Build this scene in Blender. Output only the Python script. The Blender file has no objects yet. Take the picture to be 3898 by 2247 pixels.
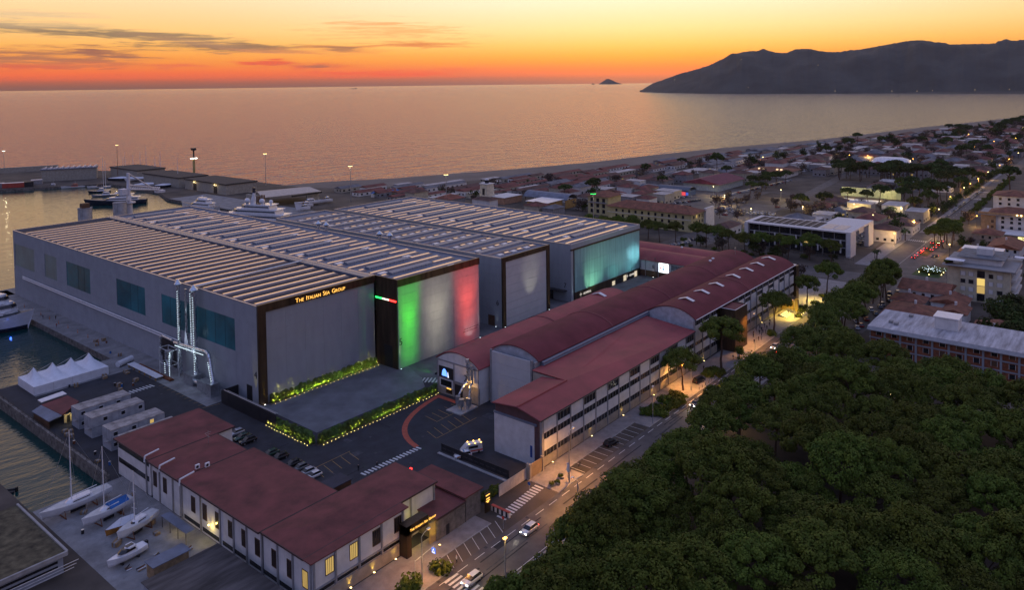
import bpy, bmesh, math, random
from mathutils import Vector, Matrix
R = math.radians
rnd = random.Random(7)
scene = bpy.context.scene
col = scene.collection

# ---------------------------------------------------------------- camera
# world axes: x runs along the street (away from the camera), y across it (towards the harbour), z up, metres
cam = bpy.data.cameras.new('camera')
cam.sensor_width = 36.0
cam.lens = 26.717
cam.shift_y = -0.17384
cam.clip_start = 1.0
cam.clip_end = 200000.0
cam_ob = bpy.data.objects.new('camera', cam)
col.objects.link(cam_ob)
YAW, PITCH, ROLL = .6857676, .0436619, -.01198239
fw = Vector((math.cos(YAW)*math.cos(PITCH), math.sin(YAW)*math.cos(PITCH), -math.sin(PITCH)))
rt = Vector((math.sin(YAW), -math.cos(YAW), 0))
up = rt.cross(fw)
r2 = rt*math.cos(ROLL) + up*math.sin(ROLL)
u2 = -rt*math.sin(ROLL) + up*math.cos(ROLL)
m3 = Matrix((r2, u2, -fw)).transposed()
cam_ob.matrix_world = Matrix.Translation((0, 0, 95)) @ m3.to_4x4()
scene.camera = cam_ob

# ---------------------------------------------------------------- render / view
scene.view_settings.view_transform = 'Standard'
scene.view_settings.look = 'None'
scene.view_settings.exposure = 0.0
scene.view_settings.gamma = 1.0
scene.cycles.use_denoising = True
scene.cycles.max_bounces = 4
scene.cycles.diffuse_bounces = 2
scene.cycles.glossy_bounces = 3
scene.cycles.transmission_bounces = 3
scene.cycles.volume_bounces = 0
scene.cycles.transparent_max_bounces = 4
scene.cycles.caustics_reflective = False
scene.cycles.caustics_refractive = False
scene.cycles.sample_clamp_indirect = 3.0
scene.cycles.use_light_tree = True

def lin(c):
    return tuple(((v/255)/12.92 if v/255 <= .04045 else ((v/255+.055)/1.055)**2.4) for v in c)

# ---------------------------------------------------------------- world: dusk sky, afterglow over the sea
world = bpy.data.worlds.new('World')
scene.world = world
world.use_nodes = True
NT = world.node_tree
NT.nodes.clear()
class NG:
    """tiny node-graph helper"""
    def __init__(s, nt): s.nt = nt; s.L = nt.links
    def n(s, t, **k):
        o = s.nt.nodes.new(t)
        for a, v in k.items(): setattr(o, a, v)
        return o
    def put(s, sock, v):
        if v is None: return
        if isinstance(v, bpy.types.NodeSocket): s.L.new(v, sock)
        else:
            try: sock.default_value = v
            except Exception: sock.default_value = (v[0], v[1], v[2], 1) if len(v) == 3 else v
    def m(s, op, a, b=None, c=None, clamp=False):
        o = s.n('ShaderNodeMath', operation=op, use_clamp=clamp)
        s.put(o.inputs[0], a); s.put(o.inputs[1], b); s.put(o.inputs[2], c)
        return o.outputs[0]
    def mix(s, f, a, b, bt='MIX'):
        o = s.n('ShaderNodeMix', data_type='RGBA', blend_type=bt)
        s.put(o.inputs[0], f)
        for k, v in ((6, a), (7, b)):
            if isinstance(v, bpy.types.NodeSocket): s.L.new(v, o.inputs[k])
            else: o.inputs[k].default_value = (v[0], v[1], v[2], 1)
        return o.outputs[2]
    def ss(s, x, a, b):
        o = s.n('ShaderNodeMapRange', interpolation_type='SMOOTHSTEP')
        s.put(o.inputs[0], x); o.inputs[1].default_value = a; o.inputs[2].default_value = b
        return o.outputs[0]
    def ramp(s, x, stops, interp='LINEAR'):
        o = s.n('ShaderNodeValToRGB')
        o.color_ramp.interpolation = interp
        e = o.color_ramp.elements
        while len(e) < len(stops): e.new(.5)
        for k, (p, c) in enumerate(stops):
            e[k].position = p
            e[k].color = (c[0], c[1], c[2], 1) if not isinstance(c, (int, float)) else (c, c, c, 1)
        s.put(o.inputs[0], x)
        return o.outputs[0]
    def noise(s, vec, scale, detail=4, rough=.55, dist=0):
        o = s.n('ShaderNodeTexNoise')
        if vec is not None: s.L.new(vec, o.inputs['Vector'])
        o.inputs['Scale'].default_value = scale; o.inputs['Detail'].default_value = detail
        o.inputs['Roughness'].default_value = rough; o.inputs['Distortion'].default_value = dist
        return o.outputs[0]
    def xyz(s, x, y, z):
        o = s.n('ShaderNodeCombineXYZ')
        for k, v in enumerate((x, y, z)): s.put(o.inputs[k], v)
        return o.outputs[0]
W = NG(NT)
GLOW = R(29.0)                      # azimuth of the set sun
tc = W.n('ShaderNodeTexCoord')
sep = W.n('ShaderNodeSeparateXYZ'); W.L.new(tc.outputs['Generated'], sep.inputs[0])
dx, dy, dz = sep.outputs
hl = W.m('SQRT', W.m('ADD', W.m('MULTIPLY', dx, dx), W.m('MULTIPLY', dy, dy)))
gd = W.m('DIVIDE', W.m('ADD', W.m('MULTIPLY', dx, math.cos(GLOW)), W.m('MULTIPLY', dy, math.sin(GLOW))), W.m('MAXIMUM', hl, .001))
elev = W.m('MAXIMUM', dz, 0.0)
sunside = W.ramp(elev, [(0, lin((132,92,84))), (.0065, lin((160,96,76))), (.012, lin((226,104,62))), (.018, lin((252,112,46))), (.027, lin((255,146,36))),
    (.036, lin((255,168,58))), (.050, lin((255,196,100))), (.070, lin((255,218,148))), (.105, lin((254,234,198))), (.17, lin((254,226,190))), (.26, lin((244,210,180))), (.42, lin((192,176,180))), (.65, lin((146,152,192))), (1.0, lin((132,146,200)))])
antiside = W.ramp(elev, [(0, lin((96,100,132))), (.06, lin((118,110,142))), (.16, lin((138,130,164))), (.32, lin((134,140,188))), (.6, lin((130,144,198))), (1.0, lin((132,146,200)))])
sky = W.mix(W.ss(gd, -.55, .8), antiside, sunside)
# deeper orange away from the brightest azimuth
az = W.m('ARCTAN2', dy, dx)
daz = W.m('SUBTRACT', az, GLOW)
off = W.m('MULTIPLY', W.ss(W.m('ABSOLUTE', daz), .12, .62), W.m('SUBTRACT', 1.0, W.ss(elev, .16, .4)))
sky = W.mix(W.m('MULTIPLY', off, .8), sky, (1.0, .80, .60), 'MULTIPLY')
# wispy clouds low over the sea: soft streaks in azimuth/elevation, broken up by stretched noise
cvec = W.xyz(W.m('MULTIPLY', az, 9.0), W.m('MULTIPLY', elev, 150.0), 3.7)
cn = W.noise(cvec, 1.0, 6, .62, 1.1)
cvec2 = W.xyz(W.m('MULTIPLY', az, 26.0), W.m('MULTIPLY', elev, 330.0), 9.1)
cn2 = W.noise(cvec2, 1.0, 4, .6, .6)
def px(xd, yd):                     # a direction read off the picture -> azimuth, sine of elevation
    X = (xd*1.5432-1949)/2892.9; Y = (445.88-yd*1.5432)/2892.9
    d = (fw + r2*X + u2*Y).normalized()
    return math.atan2(d.y, d.x), d.z
def cloud(prev, xd, yd, hw, hh, colr, dens, tilt=0.0):
    a0, e0 = px(xd, yd)
    sa, se = hw/1875.0, hh/1875.0
    u = W.m('DIVIDE', W.m('SUBTRACT', az, a0), sa)
    v = W.m('DIVIDE', W.m('SUBTRACT', W.m('SUBTRACT', elev, e0), W.m('MULTIPLY', W.m('SUBTRACT', az, a0), tilt)), se)
    q = W.m('ADD', W.m('MULTIPLY', u, u), W.m('MULTIPLY', v, v))
    f = W.m('SUBTRACT', 1.0, W.m('SQRT', q))
    f = W.m('ADD', f, W.m('MULTIPLY', W.m('SUBTRACT', W.m('ADD', W.m('MULTIPLY', cn, .62), W.m('MULTIPLY', cn2, .38)), .5), 5.5))
    f = W.m('MULTIPLY', W.ss(f, -.35, .8), dens)
    return W.mix(f, prev, lin(colr))
for c in ((235,82,290,12,(112,96,84),.85,.035), (90,60,130,10,(190,160,126),.6,0), (60,34,110,8,(206,180,146),.5,0), (90,142,210,22,(168,98,70),.85,0), (262,131,80,11,(150,88,70),.85,0), (190,162,200,9,(214,100,58),.65,0),
          (585,119,170,13,(118,88,74),.9,.02), (480,104,130,8,(170,126,96),.6,.12), (700,128,150,8,(226,140,84),.6,0), (960,80,165,24,(244,168,100),.75,0), (1050,108,105,7,(214,120,66),.9,.02), (905,58,90,6,(238,170,110),.7,-.02),
          (850,124,120,13,(232,140,70),.7,0), (838,121,50,8,(146,96,72),.75,0), (665,154,60,7,(236,70,40),.9,0), (770,163,95,9,(222,86,50),.85,0), (785,163,40,5,(142,88,72),.7,0), (985,182,170,8,(246,76,42),.8,0),
          (330,188,180,6,(236,98,52),.6,0), (1120,172,70,5,(246,104,52),.7,0), (40,166,80,9,(224,88,54),.75,0), (560,197,100,4,(204,92,62),.6,0), (870,40,80,6,(252,200,150),.6,-.02), (430,160,60,5,(238,104,56),.7,0)):
    sky = cloud(sky, *c)
bg = W.n('ShaderNodeBackground'); W.put(bg.inputs[0], sky); bg.inputs[1].default_value = 1.12
# the physical sky adds its faint share of blue scatter over the whole dome
nis = W.n('ShaderNodeTexSky', sky_type='NISHITA')
nis.sun_disc = False; nis.sun_elevation = R(1.0); nis.sun_rotation = R(90)-GLOW; nis.altitude = 50
bg2 = W.n('ShaderNodeBackground'); W.L.new(nis.outputs[0], bg2.inputs[0]); bg2.inputs[1].default_value = 0.02
add = W.n('ShaderNodeAddShader'); W.L.new(bg.outputs[0], add.inputs[0]); W.L.new(bg2.outputs[0], add.inputs[1])
wo = W.n('ShaderNodeOutputWorld'); W.L.new(add.outputs[0], wo.inputs[0])
world.cycles.sampling_method = 'MANUAL'; world.cycles.sample_map_resolution = 512

# ---------------------------------------------------------------- materials
MATS = {}
def mat(name, c, rough=.75, metal=0., var=.12, vscale=.6, bump=0., bscale=4., c2=None, spec=.4, emit=None, estr=0., coat=0., stretch=None, streak=0., trans=0.):
    if name in MATS: return MATS[name]
    m = bpy.data.materials.new(name); m.use_nodes = True
    g = NG(m.node_tree); b = m.node_tree.nodes['Principled BSDF']
    b.inputs['Roughness'].default_value = rough; b.inputs['Metallic'].default_value = metal
    b.inputs['Specular IOR Level'].default_value = spec
    if coat: b.inputs['Coat Weight'].default_value = coat
    t = g.n('ShaderNodeTexCoord').outputs['Object']
    if stretch:
        mp = g.n('ShaderNodeMapping'); g.L.new(t, mp.inputs[0]); mp.inputs['Scale'].default_value = stretch; t = mp.outputs[0]
    if var or c2:
        n = g.noise(t, vscale, 5, .6)
        lo = tuple(v*(1-var*2.2) for v in c); hi = tuple(min(1, v*(1+var*1.6)) for v in c)
        cc = g.ramp(n, [(.3, lo), (.7, c2 or hi)])
        if streak:
            mp = g.n('ShaderNodeMapping'); g.L.new(g.n('ShaderNodeTexCoord').outputs['Object'], mp.inputs[0]); mp.inputs['Scale'].default_value = (1.3, 1.3, .05)
            n2 = g.noise(mp.outputs[0], 1.0, 4, .6)
            cc = g.mix(g.m('MULTIPLY', g.ss(n2, .5, .75), streak), cc, tuple(v*.35 for v in c))
        g.L.new(cc, b.inputs['Base Color'])
        rr = g.m('ADD', g.m('MULTIPLY', n, .2), rough-.1, clamp=True); g.L.new(rr, b.inputs['Roughness'])
    else:
        b.inputs['Base Color'].default_value = (*c, 1)
    if bump:
        bn = g.n('ShaderNodeBump'); bn.inputs['Strength'].default_value = bump; bn.inputs['Distance'].default_value = .1
        g.L.new(g.noise(t, bscale, 4, .6), bn.inputs['Height']); g.L.new(bn.outputs[0], b.inputs['Normal'])
    if emit:
        b.inputs['Emission Color'].default_value = (*emit, 1); b.inputs['Emission Strength'].default_value = estr
    if trans: b.inputs['Transmission Weight'].default_value = trans
    MATS[name] = m
    return m
def glow(name, c, s):
    if name in MATS: return MATS[name]
    return mat(name, (.02, .02, .02), .5, var=0, emit=c, estr=s)

# ---------------------------------------------------------------- mesh building
class MB:
    def __init__(s): s.v = []; s.f = []; s.m = []; s.sm = []; s.mi = 0; s.smooth = False
    def face(s, idx): s.f.append(tuple(idx)); s.m.append(s.mi); s.sm.append(s.smooth)
    def pts(s, p): k = len(s.v); s.v.extend([tuple(q) for q in p]); return list(range(k, k+len(p)))
    def quad(s, *p): s.face(s.pts(p)); return s
    def box(s, x0, x1, y0, y1, z0, z1):
        i = s.pts([(x0,y0,z0),(x1,y0,z0),(x1,y1,z0),(x0,y1,z0),(x0,y0,z1),(x1,y0,z1),(x1,y1,z1),(x0,y1,z1)])
        for q in ((3,2,1,0),(4,5,6,7),(0,1,5,4),(1,2,6,5),(2,3,7,6),(3,0,4,7)): s.face([i[k] for k in q])
        return s
    def cbox(s, cx, cy, cz, lx, ly, lz): return s.box(cx-lx/2, cx+lx/2, cy-ly/2, cy+ly/2, cz-lz/2, cz+lz/2)
    def loft(s, rings, cap=True, closed=True):
        """rings: lists of equal length; joined by quads"""
        ids = [s.pts(r) for r in rings]; n = len(rings[0])
        for a, b in zip(ids, ids[1:]):
            for k in range(n if closed else n-1):
                s.face([a[k], a[(k+1) % n], b[(k+1) % n], b[k]])
        if cap:
            o = s.smooth; s.smooth = False
            s.face(list(reversed(s.pts(rings[0])))); s.face(s.pts(rings[-1])); s.smooth = o
        return s
    def tube(s, p0, p1, r0, r1=None, n=8, cap=True):
        p0, p1 = Vector(p0), Vector(p1); r1 = r0 if r1 is None else r1
        d = (p1-p0).normalized(); a = d.orthogonal().normalized(); b = d.cross(a)
        rg = [[p+(a*math.cos(t)+b*math.sin(t))*r for t in (2*math.pi*k/n for k in range(n))] for p, r in ((p0, r0), (p1, r1))]
        o = s.smooth; s.smooth = n > 5; s.loft(rg, False); s.smooth = o
        if cap: s.face(s.pts(rg[0])[::-1]); s.face(s.pts(rg[1]))
        return s
    def path(s, pts, r, n=8):
        for a, b in zip(pts, pts[1:]): s.tube(a, b, r, r, n)
        return s
    def ball(s, c, r, n=10, sz=1.0, lo=-1.0):
        rg = []
        for j in range(n//2+1):
            t = math.asin(max(-1, lo)) + (math.pi/2-math.asin(max(-1, lo)))*j/(n//2)
            rr = max(.001, math.cos(t))*r
            rg.append([(c[0]+rr*math.cos(2*math.pi*k/n), c[1]+rr*math.sin(2*math.pi*k/n), c[2]+math.sin(t)*r*sz) for k in range(n)])
        o = s.smooth; s.smooth = True; s.loft(rg, True); s.smooth = o
        return s
    def prism(s, poly, axis, a, b):
        """2-D polygon swept along an axis; axis x: poly=(y,z), y: (x,z), z: (x,y)"""
        f = {'x': lambda p, t: (t, p[0], p[1]), 'y': lambda p, t: (p[0], t, p[1]), 'z': lambda p, t: (p[0], p[1], t)}[axis]
        return s.loft([[f(p, a) for p in poly], [f(p, b) for p in poly]])
    def mesh(s, name, mats, org=(0, 0, 0)):
        me = bpy.data.meshes.new(name)
        me.from_pydata([(x-org[0], y-org[1], z-org[2]) for x, y, z in s.v], [], s.f)
        for mm in (mats if isinstance(mats, (list, tuple)) else [mats]): me.materials.append(mm)
        if any(s.m): me.polygons.foreach_set('material_index', s.m)
        if any(s.sm): me.polygons.foreach_set('use_smooth', s.sm)
        bm = bmesh.new(); bm.from_mesh(me); bmesh.ops.recalc_face_normals(bm, faces=bm.faces); bm.to_mesh(me); bm.free()
        return me
    def build(s, name, mats, parent=None, org=None, **tags):
        if parent is not None: org = tuple(worldloc(parent)) if org is None else org
        elif org is None:
            xs, ys, zs = zip(*s.v); org = ((min(xs)+max(xs))/2, (min(ys)+max(ys))/2, min(zs))
        return link(name, s.mesh(name, mats, org), parent, (0, 0, 0) if parent is not None else org, **tags)
def worldloc(o):
    l = Vector(o.location)
    while o.parent: o = o.parent; l += o.location
    return l
def link(name, me, parent=None, loc=(0, 0, 0), rz=0, sc=1, **tags):
    o = bpy.data.objects.new(name, me); col.objects.link(o)
    o.location = loc; o.rotation_euler = (0, 0, rz)
    if sc != 1: o.scale = (sc,)*3 if isinstance(sc, (int, float)) else sc
    if parent is not None: o.parent = parent
    for k, v in tags.items():
        if v: o[{'cat': 'category'}.get(k, k)] = v
    return o
def thing(name, label, cat, loc=(0, 0, 0), rz=0, group=None, sc=1):
    return link(name, None, None, loc, rz, sc, label=label, cat=cat, group=group)
def part(name, mb, m, parent, **t): return mb.build(name, m, parent, **t)
def bx(name, m, parent, *a, **t): return MB().box(*a).build(name, m, parent, **t)
def copy_tree(o, parent=None, loc=None, rz=None, label=None, group=None, sc=None):
    c = o.copy(); col.objects.link(c); c.parent = parent
    if loc is not None: c.location = loc
    if rz is not None: c.rotation_euler = (0, 0, rz)
    if sc is not None: c.scale = (sc,)*3
    if label: c['label'] = label
    if group: c['group'] = group
    for ch in list(o.children): copy_tree(ch, c)
    return c
def setting(name, mb, m): return mb.build(name, m, kind='structure')
def lamp(name, kind, loc, energy, colr, aim=None, size=.3, angle=60, blend=.6, parent=None):
    l = bpy.data.lights.new(name, kind); l.energy = energy; l.color = colr
    if kind in ('SPOT', 'POINT'): l.shadow_soft_size = size
    if kind == 'SPOT': l.spot_size = R(angle); l.spot_blend = blend
    o = bpy.data.objects.new(name, l); col.objects.link(o)
    if parent is not None: o.parent = parent; loc = Vector(loc)-worldloc(parent)
    o.location = loc
    if aim is not None:
        d = Vector(aim)-(worldloc(parent)+Vector(loc) if parent is not None else Vector(loc))
        o.rotation_euler = d.to_track_quat('-Z', 'Y').to_euler()
    return o
def text_mesh(s, size, depth=.06):
    cu = bpy.data.curves.new('lettering', 'FONT'); cu.body = s; cu.size = size; cu.extrude = depth; cu.resolution_u = 3; cu.offset = -.012*size
    o = bpy.data.objects.new('lettering', cu); col.objects.link(o)
    bpy.context.view_layer.update()
    me = bpy.data.meshes.new_from_object(o.evaluated_get(bpy.context.evaluated_depsgraph_get()))
    bpy.data.objects.remove(o); bpy.data.curves.remove(cu)
    return me
def lettering(name, s, size, m, parent, loc, face='-y', depth=.06, width=None, **t):
    """flat letters standing proud of a wall; face = the way the letters look"""
    me = text_mesh(s, size, depth); me.materials.clear(); me.materials.append(m)
    o = link(name, me, parent, Vector(loc)-(worldloc(parent) if parent is not None else Vector()), **t)
    o.rotation_euler = {'-y': (R(90), 0, 0), '-x': (R(90), 0, R(-90)), '+x': (R(90), 0, R(90)), 'up': (0, 0, 0), 'upy': (0, 0, R(90))}[face]
    if width:
        w = max(v.co.x for v in me.vertices)-min(v.co.x for v in me.vertices)
        for v in me.vertices: v.co.x *= width/w
    return o
# ================================================================ MATERIALS
M = {}
M['asphalt'] = mat('asphalt', (.033,.034,.041), .85, var=.18, vscale=.25, bump=.2, bscale=6)
M['road'] = mat('road_asphalt', (.105,.094,.09), .8, var=.2, vscale=.18, bump=.2, bscale=5)
M['pave'] = mat('paving', (.26,.235,.225), .85, var=.12, vscale=.5, bump=.2, bscale=5)
M['kerb'] = mat('kerbstone', (.34,.33,.32), .85)
M['slab'] = mat('forecourt_slab', (.15,.158,.168), .6, var=.18, vscale=.14)
M['apron'] = mat('concrete_apron', (.13,.13,.135), .75, var=.2, vscale=.15, bump=.2)
M['quay'] = mat('quay_concrete', (.24,.235,.235), .85, var=.18, vscale=.2, streak=.3)
M['dirt'] = mat('bare_ground', (.085,.07,.058), .95, var=.3, vscale=.05, c2=(.13,.105,.085))
M['grass'] = mat('grass', (.05,.085,.02), .95, var=.3, vscale=.4)
M['sand'] = mat('sand', (.17,.145,.125), .95, var=.12, vscale=.03)
M['paint'] = mat('white_road_paint', (.62,.62,.6), .7, var=.1, vscale=1.5)
M['ypaint'] = mat('yellow_road_paint', (.42,.25,.06), .7, var=.15, vscale=1.5)
M['redpath'] = mat('red_path_paint', (.42,.09,.05), .75, var=.12, vscale=.8)
M['conc'] = mat('concrete_wall', (.295,.318,.355), .8, var=.05, vscale=.22, bump=.1, streak=.10)
M['steel'] = mat('galvanised_steel', (.55,.57,.6), .35, .9, var=.1, vscale=1.2)
M['duct'] = mat('spiral_duct', (.6,.64,.68), .28, .9, var=.1, vscale=2)
M['dark'] = mat('dark_metal', (.03,.03,.034), .5, .3, var=.1)
M['brown'] = mat('bronze_cladding', (.075,.05,.03), .42, .55, var=.25, vscale=.5, stretch=(1,1,.15))
M['rib'] = mat('roof_rib_sheet', (.20,.145,.135), .45, 0, var=.15, vscale=.5)
M['cap'] = mat('rib_highlight_strip', (.98,.74,.55), .12, .95, var=.04, vscale=.8)  # sunset highlight of the ribs, its warm tint put into the colour
M['deck'] = mat('roof_deck', (.04,.04,.055), .8, var=.2, vscale=.3)
M['deckb'] = mat('roof_membrane', (.17,.19,.24), .7, var=.15, vscale=.3)
M['skyl'] = mat('polycarbonate', (.16,.19,.25), .35, var=.1, vscale=1)
M['hatch'] = mat('hatch_white', (.72,.72,.74), .35, var=.05)
M['panel'] = mat('door_panel', (.30,.325,.35), .42, var=.04, vscale=.4, stretch=(1,1,.3))
M['lpanel'] = mat('pale_wall_panel', (.5,.5,.5), .5, var=.04, vscale=.35)
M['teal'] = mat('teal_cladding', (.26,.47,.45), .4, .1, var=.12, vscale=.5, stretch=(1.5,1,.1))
M['glassg'] = mat('green_glazing', (.02,.14,.17), .4, .0, var=.3, vscale=.06, spec=.3)
M['glass'] = mat('dark_glazing', (.016,.017,.021), .12, var=.2, vscale=.3, spec=.6)
M['roofred'] = mat('red_roof_sheet', (.31,.064,.064), .68, var=.14, vscale=.12, bump=.25, bscale=1.2)
M['roofbrn'] = mat('red_brown_roof', (.165,.046,.043), .8, var=.2, vscale=.2, bump=.35, bscale=2)
M['white'] = mat('white_wall', (.66,.64,.62), .8, var=.07, vscale=.35, streak=.15)
M['trim'] = mat('grey_trim', (.27,.265,.27), .75, var=.1)
M['shutter'] = mat('brown_shutter', (.10,.052,.028), .65, var=.15)
M['beige'] = mat('beige_base', (.33,.29,.24), .85, var=.1)
M['trunk'] = mat('pine_bark', (.10,.06,.042), .95, var=.25, vscale=3, bump=.4)
M['rubber'] = mat('tyre_rubber', (.016,.016,.016), .8, var=0)
M['gel'] = mat('yacht_white', (.74,.74,.76), .25, var=.04, coat=.4)
M['navy'] = mat('navy_hull', (.015,.022,.045), .2, var=.1, coat=.5)
M['rust'] = mat('rust', (.2,.07,.03), .9, var=.3, vscale=2)
M['timber'] = mat('timber', (.3,.2,.11), .85, var=.2)
M['canvas'] = mat('white_canvas', (.72,.73,.77), .6, var=.05)
M['blue'] = mat('blue_tarp', (.02,.13,.4), .6, var=.15)
M['wallrock'] = mat('harbour_wall_stone', (.16,.145,.13), .9, var=.35, vscale=.6, bump=.5, streak=.4)
M['l_white'] = glow('lit_white', (1,.93,.82), 7)
M['l_warm'] = glow('lit_warm', (1,.72,.28), 7)
M['l_amber'] = glow('lit_amber', (1,.46,.08), 8)
M['l_red'] = glow('lit_red', (1,.02,.015), 9)
M['l_green'] = glow('lit_green', (.02,.9,.12), 4)
M['l_cool'] = glow('lit_cool', (.72,.9,1), 3)
M['l_sign'] = glow('lit_sign', (1,.50,.09), 2.2)
M['l_win'] = glow('lit_window', (1,.66,.2), .55)
M['l_blue'] = glow('lit_blue', (.03,.1,1), 5)

# water
def water(name, c, wscale, bump, rough, big=2.6, spec=.5):
    m = bpy.data.materials.new(name); m.use_nodes = True
    g = NG(m.node_tree); b = m.node_tree.nodes['Principled BSDF']
    b.inputs['Base Color'].default_value = (*c, 1); b.inputs['Roughness'].default_value = rough
    b.inputs['IOR'].default_value = 1.33 if big < 5 else 1.75; b.inputs['Specular IOR Level'].default_value = spec
    t = g.n('ShaderNodeTexCoord').outputs['Object']
    mp = g.n('ShaderNodeMapping'); g.L.new(t, mp.inputs[0]); mp.inputs['Rotation'].default_value = (0, 0, R(38)); mp.inputs['Scale'].default_value = (.55, 1.6, 1)
    h = g.m('ADD', g.noise(mp.outputs[0], wscale, 3, .6), g.m('MULTIPLY', g.noise(mp.outputs[0], wscale*.2, 4, .65), big))
    h = g.m('ADD', h, g.m('MULTIPLY', g.noise(mp.outputs[0], wscale*.5, 3, .6), big*.45))
    bn = g.n('ShaderNodeBump'); bn.inputs['Strength'].default_value = bump; bn.inputs['Distance'].default_value = 1.0 if big < 5 else 1.3
    g.L.new(h, bn.inputs['Height']); g.L.new(bn.outputs[0], b.inputs['Normal'])
    return m
M['sea'] = water('sea_water', (.035,.033,.04), .15, .72, .12, 12.0, 1.0)
M['basin'] = water('harbour_water', (.005,.042,.04), .35, .11, .05, 2.6)

# ================================================================ SETTING
WZ = -2.2
shore = [(430,652),(484,636),(536,603),(609,577),(689,545),(786,518),(915,499),(1056,469),(1275,404),(1476,369),(1727,330),(1997,272),(2326,215),(3100,40),(4300,-300),(5600,-700)]
inner = [(425,600),(455,545),(505,520),(560,500),(640,468),(738,446),(880,425),(1049,398),(1190,362),(1360,330),(1580,278),(1850,232),(2150,180),(2900,10),(4100,-340),(5500,-760)]
mb = MB(); S_ = 90000.
mb.quad((-S_,-S_,WZ),(S_,-S_,WZ),(S_,S_,WZ),(-S_,S_,WZ)); sea = setting('sea', mb, M['sea'])
# sheltered harbour and canal water, a touch calmer, just above the sea sheet
mb = MB(); z = WZ+.02
for p in (((76.9,190),(60,190),(60,277),(76.9,277)), ((113.9,277),(-260,277),(-260,420),(113.9,420)), ((-260,420),(-260,1000),(330,830),(330,420))):
    mb.quad(*[(x, y, z) for x, y in p])
setting('harbour_water', mb, M['basin'])
# land, one sheet with the harbour cut out
land = ([(5500,-3200)] + [(x, y) for x, y in reversed(inner)] + [(425,830),(352,985),(297,1003),(60,1075),(60,925),(247,834),(331,797),(331,690),(316,645),(315,600),(315,470),(311,414),
        (113.7,414),(113.7,277),(76.7,277),(76.7,190),(60,190),(60,277),(-260,277),(-700,277),(-700,-3200)])
mb = MB()
ids = mb.pts([(x, y, 0) for x, y in land]); mb.face(ids)
low = mb.pts([(x, y, -7) for x, y in land])
n = len(land)
for k in range(n): mb.mi = 1; mb.face([ids[k], low[k], low[(k+1) % n], ids[(k+1) % n]])
me = mb.mesh('ground', [M['dirt'], M['wallrock']])
bm = bmesh.new(); bm.from_mesh(me); bmesh.ops.triangulate(bm, faces=[f for f in bm.faces if len(f.verts) > 4]); bm.to_mesh(me); bm.free()
link('ground', me, kind='structure')
mb = MB()
for (a, b), (c, d) in zip(zip(inner, shore), zip(inner[1:], shore[1:])):
    for t0, t1 in ((0, .6), (.6, 1.0)):
        def pt(i, s, t):
            zz = .06 if t == 0 else (-.7 if t == .6 else WZ-.25)
            return (i[0]+(s[0]-i[0])*t, i[1]+(s[1]-i[1])*t, zz)
        mb.quad(pt(a, b, t0), pt(c, d, t0), pt(c, d, t1), pt(a, b, t1))
setting('beach', mb, M['sand'])

def sheet(name, m, z, *rects):
    mb = MB()
    for r in rects:
        if len(r) == 4 and not isinstance(r[0], tuple): x0, x1, y0, y1 = r; r = ((x0,y0),(x1,y0),(x1,y1),(x0,y1))
        mb.face(mb.pts([(p[0], p[1], z) for p in r]))
    return setting(name, mb, m)
sheet('yard', M['asphalt'], .012, (76.7,345,112,277), (113.9,340,277,340), (209,222,340,402), (200,345,340,414))
sheet('quayside', M['quay'], .024, (113.9,123.7,212,412), (84.9,113.9,261,277), (113.9,315,401,414), (315,350,414,640))
sheet('apron', M['apron'], .03, ((168,166),(345,166),(345,188.4),(168,188.4)), (209,223,188.4,340), (253.5,267.8,188.4,350), (326.4,345,170,350))
sheet('forecourt', M['slab'], .05, ((123.6,171.6),(163.8,170.6),(168.5,177),(173,188.2),(168.5,188.3),(168.5,199.6),(123.8,199.6)))
street = sheet('street', M['road'], .014, (-60,392,90.6,101.6), (392,520,78,101.6), (520,1500,89.4,98.8))
sheet('side_street', M['road'], .020, (374,394,101.6,420), (394,412,60,78), (300,392,77,84))
sheet('canal_yard', M['quay'], .022, (60.2,79.9,100,190), (20,60,100,140))
sheet('car_park', M['road'], .028, (470,640,200,330), (560,600,150,200), (455,560,112,150), (395,470,190,215))
sheet('lawn', M['grass'], .036, (456,470,186,214), (452,500,84,88.5), (405,430,70,82))
sheet('playing_field', M['dirt'], .044, (572,636,188,238))
sheet('sports_court', M['hatch'], .052, (602,640,151,182))
sheet('avenue', M['road'], .060, ((560,205),(575,198),(1180,252),(1170,262)), (1180,1190,90,330))
# pavement with real kerbs
def pavement(m, *rects):
    mb = MB()
    for x0, x1, y0, y1 in rects: mb.box(x0, x1, y0, y1, -.1, .13)
    o = setting('pavement', mb, m)
    return o
pv = pavement(M['pave'], (40,104,101.6,112.6), (104,120.5,105.9,112.6), (139.5,150,101.7,111), (150,182,106.4,111), (182,330.5,101.6,111), (330.5,372,101.6,118), (-60,330,88.3,90.6), (412,520,101.7,110), (520,900,98.9,101.5))
for x0, x1, y0, y1 in ((40,104,101.42,101.6),(104,120.5,105.72,105.9),(139.5,150,101.52,101.7),(150,182,106.22,106.4),(182,330.5,101.42,101.6),(-60,330,90.6,90.78)):
    mb = MB().box(x0, x1, y0, y1, -.1, .15); link('kerb', mb.mesh('kerb', M['kerb'], worldloc(pv)), pv)

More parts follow.
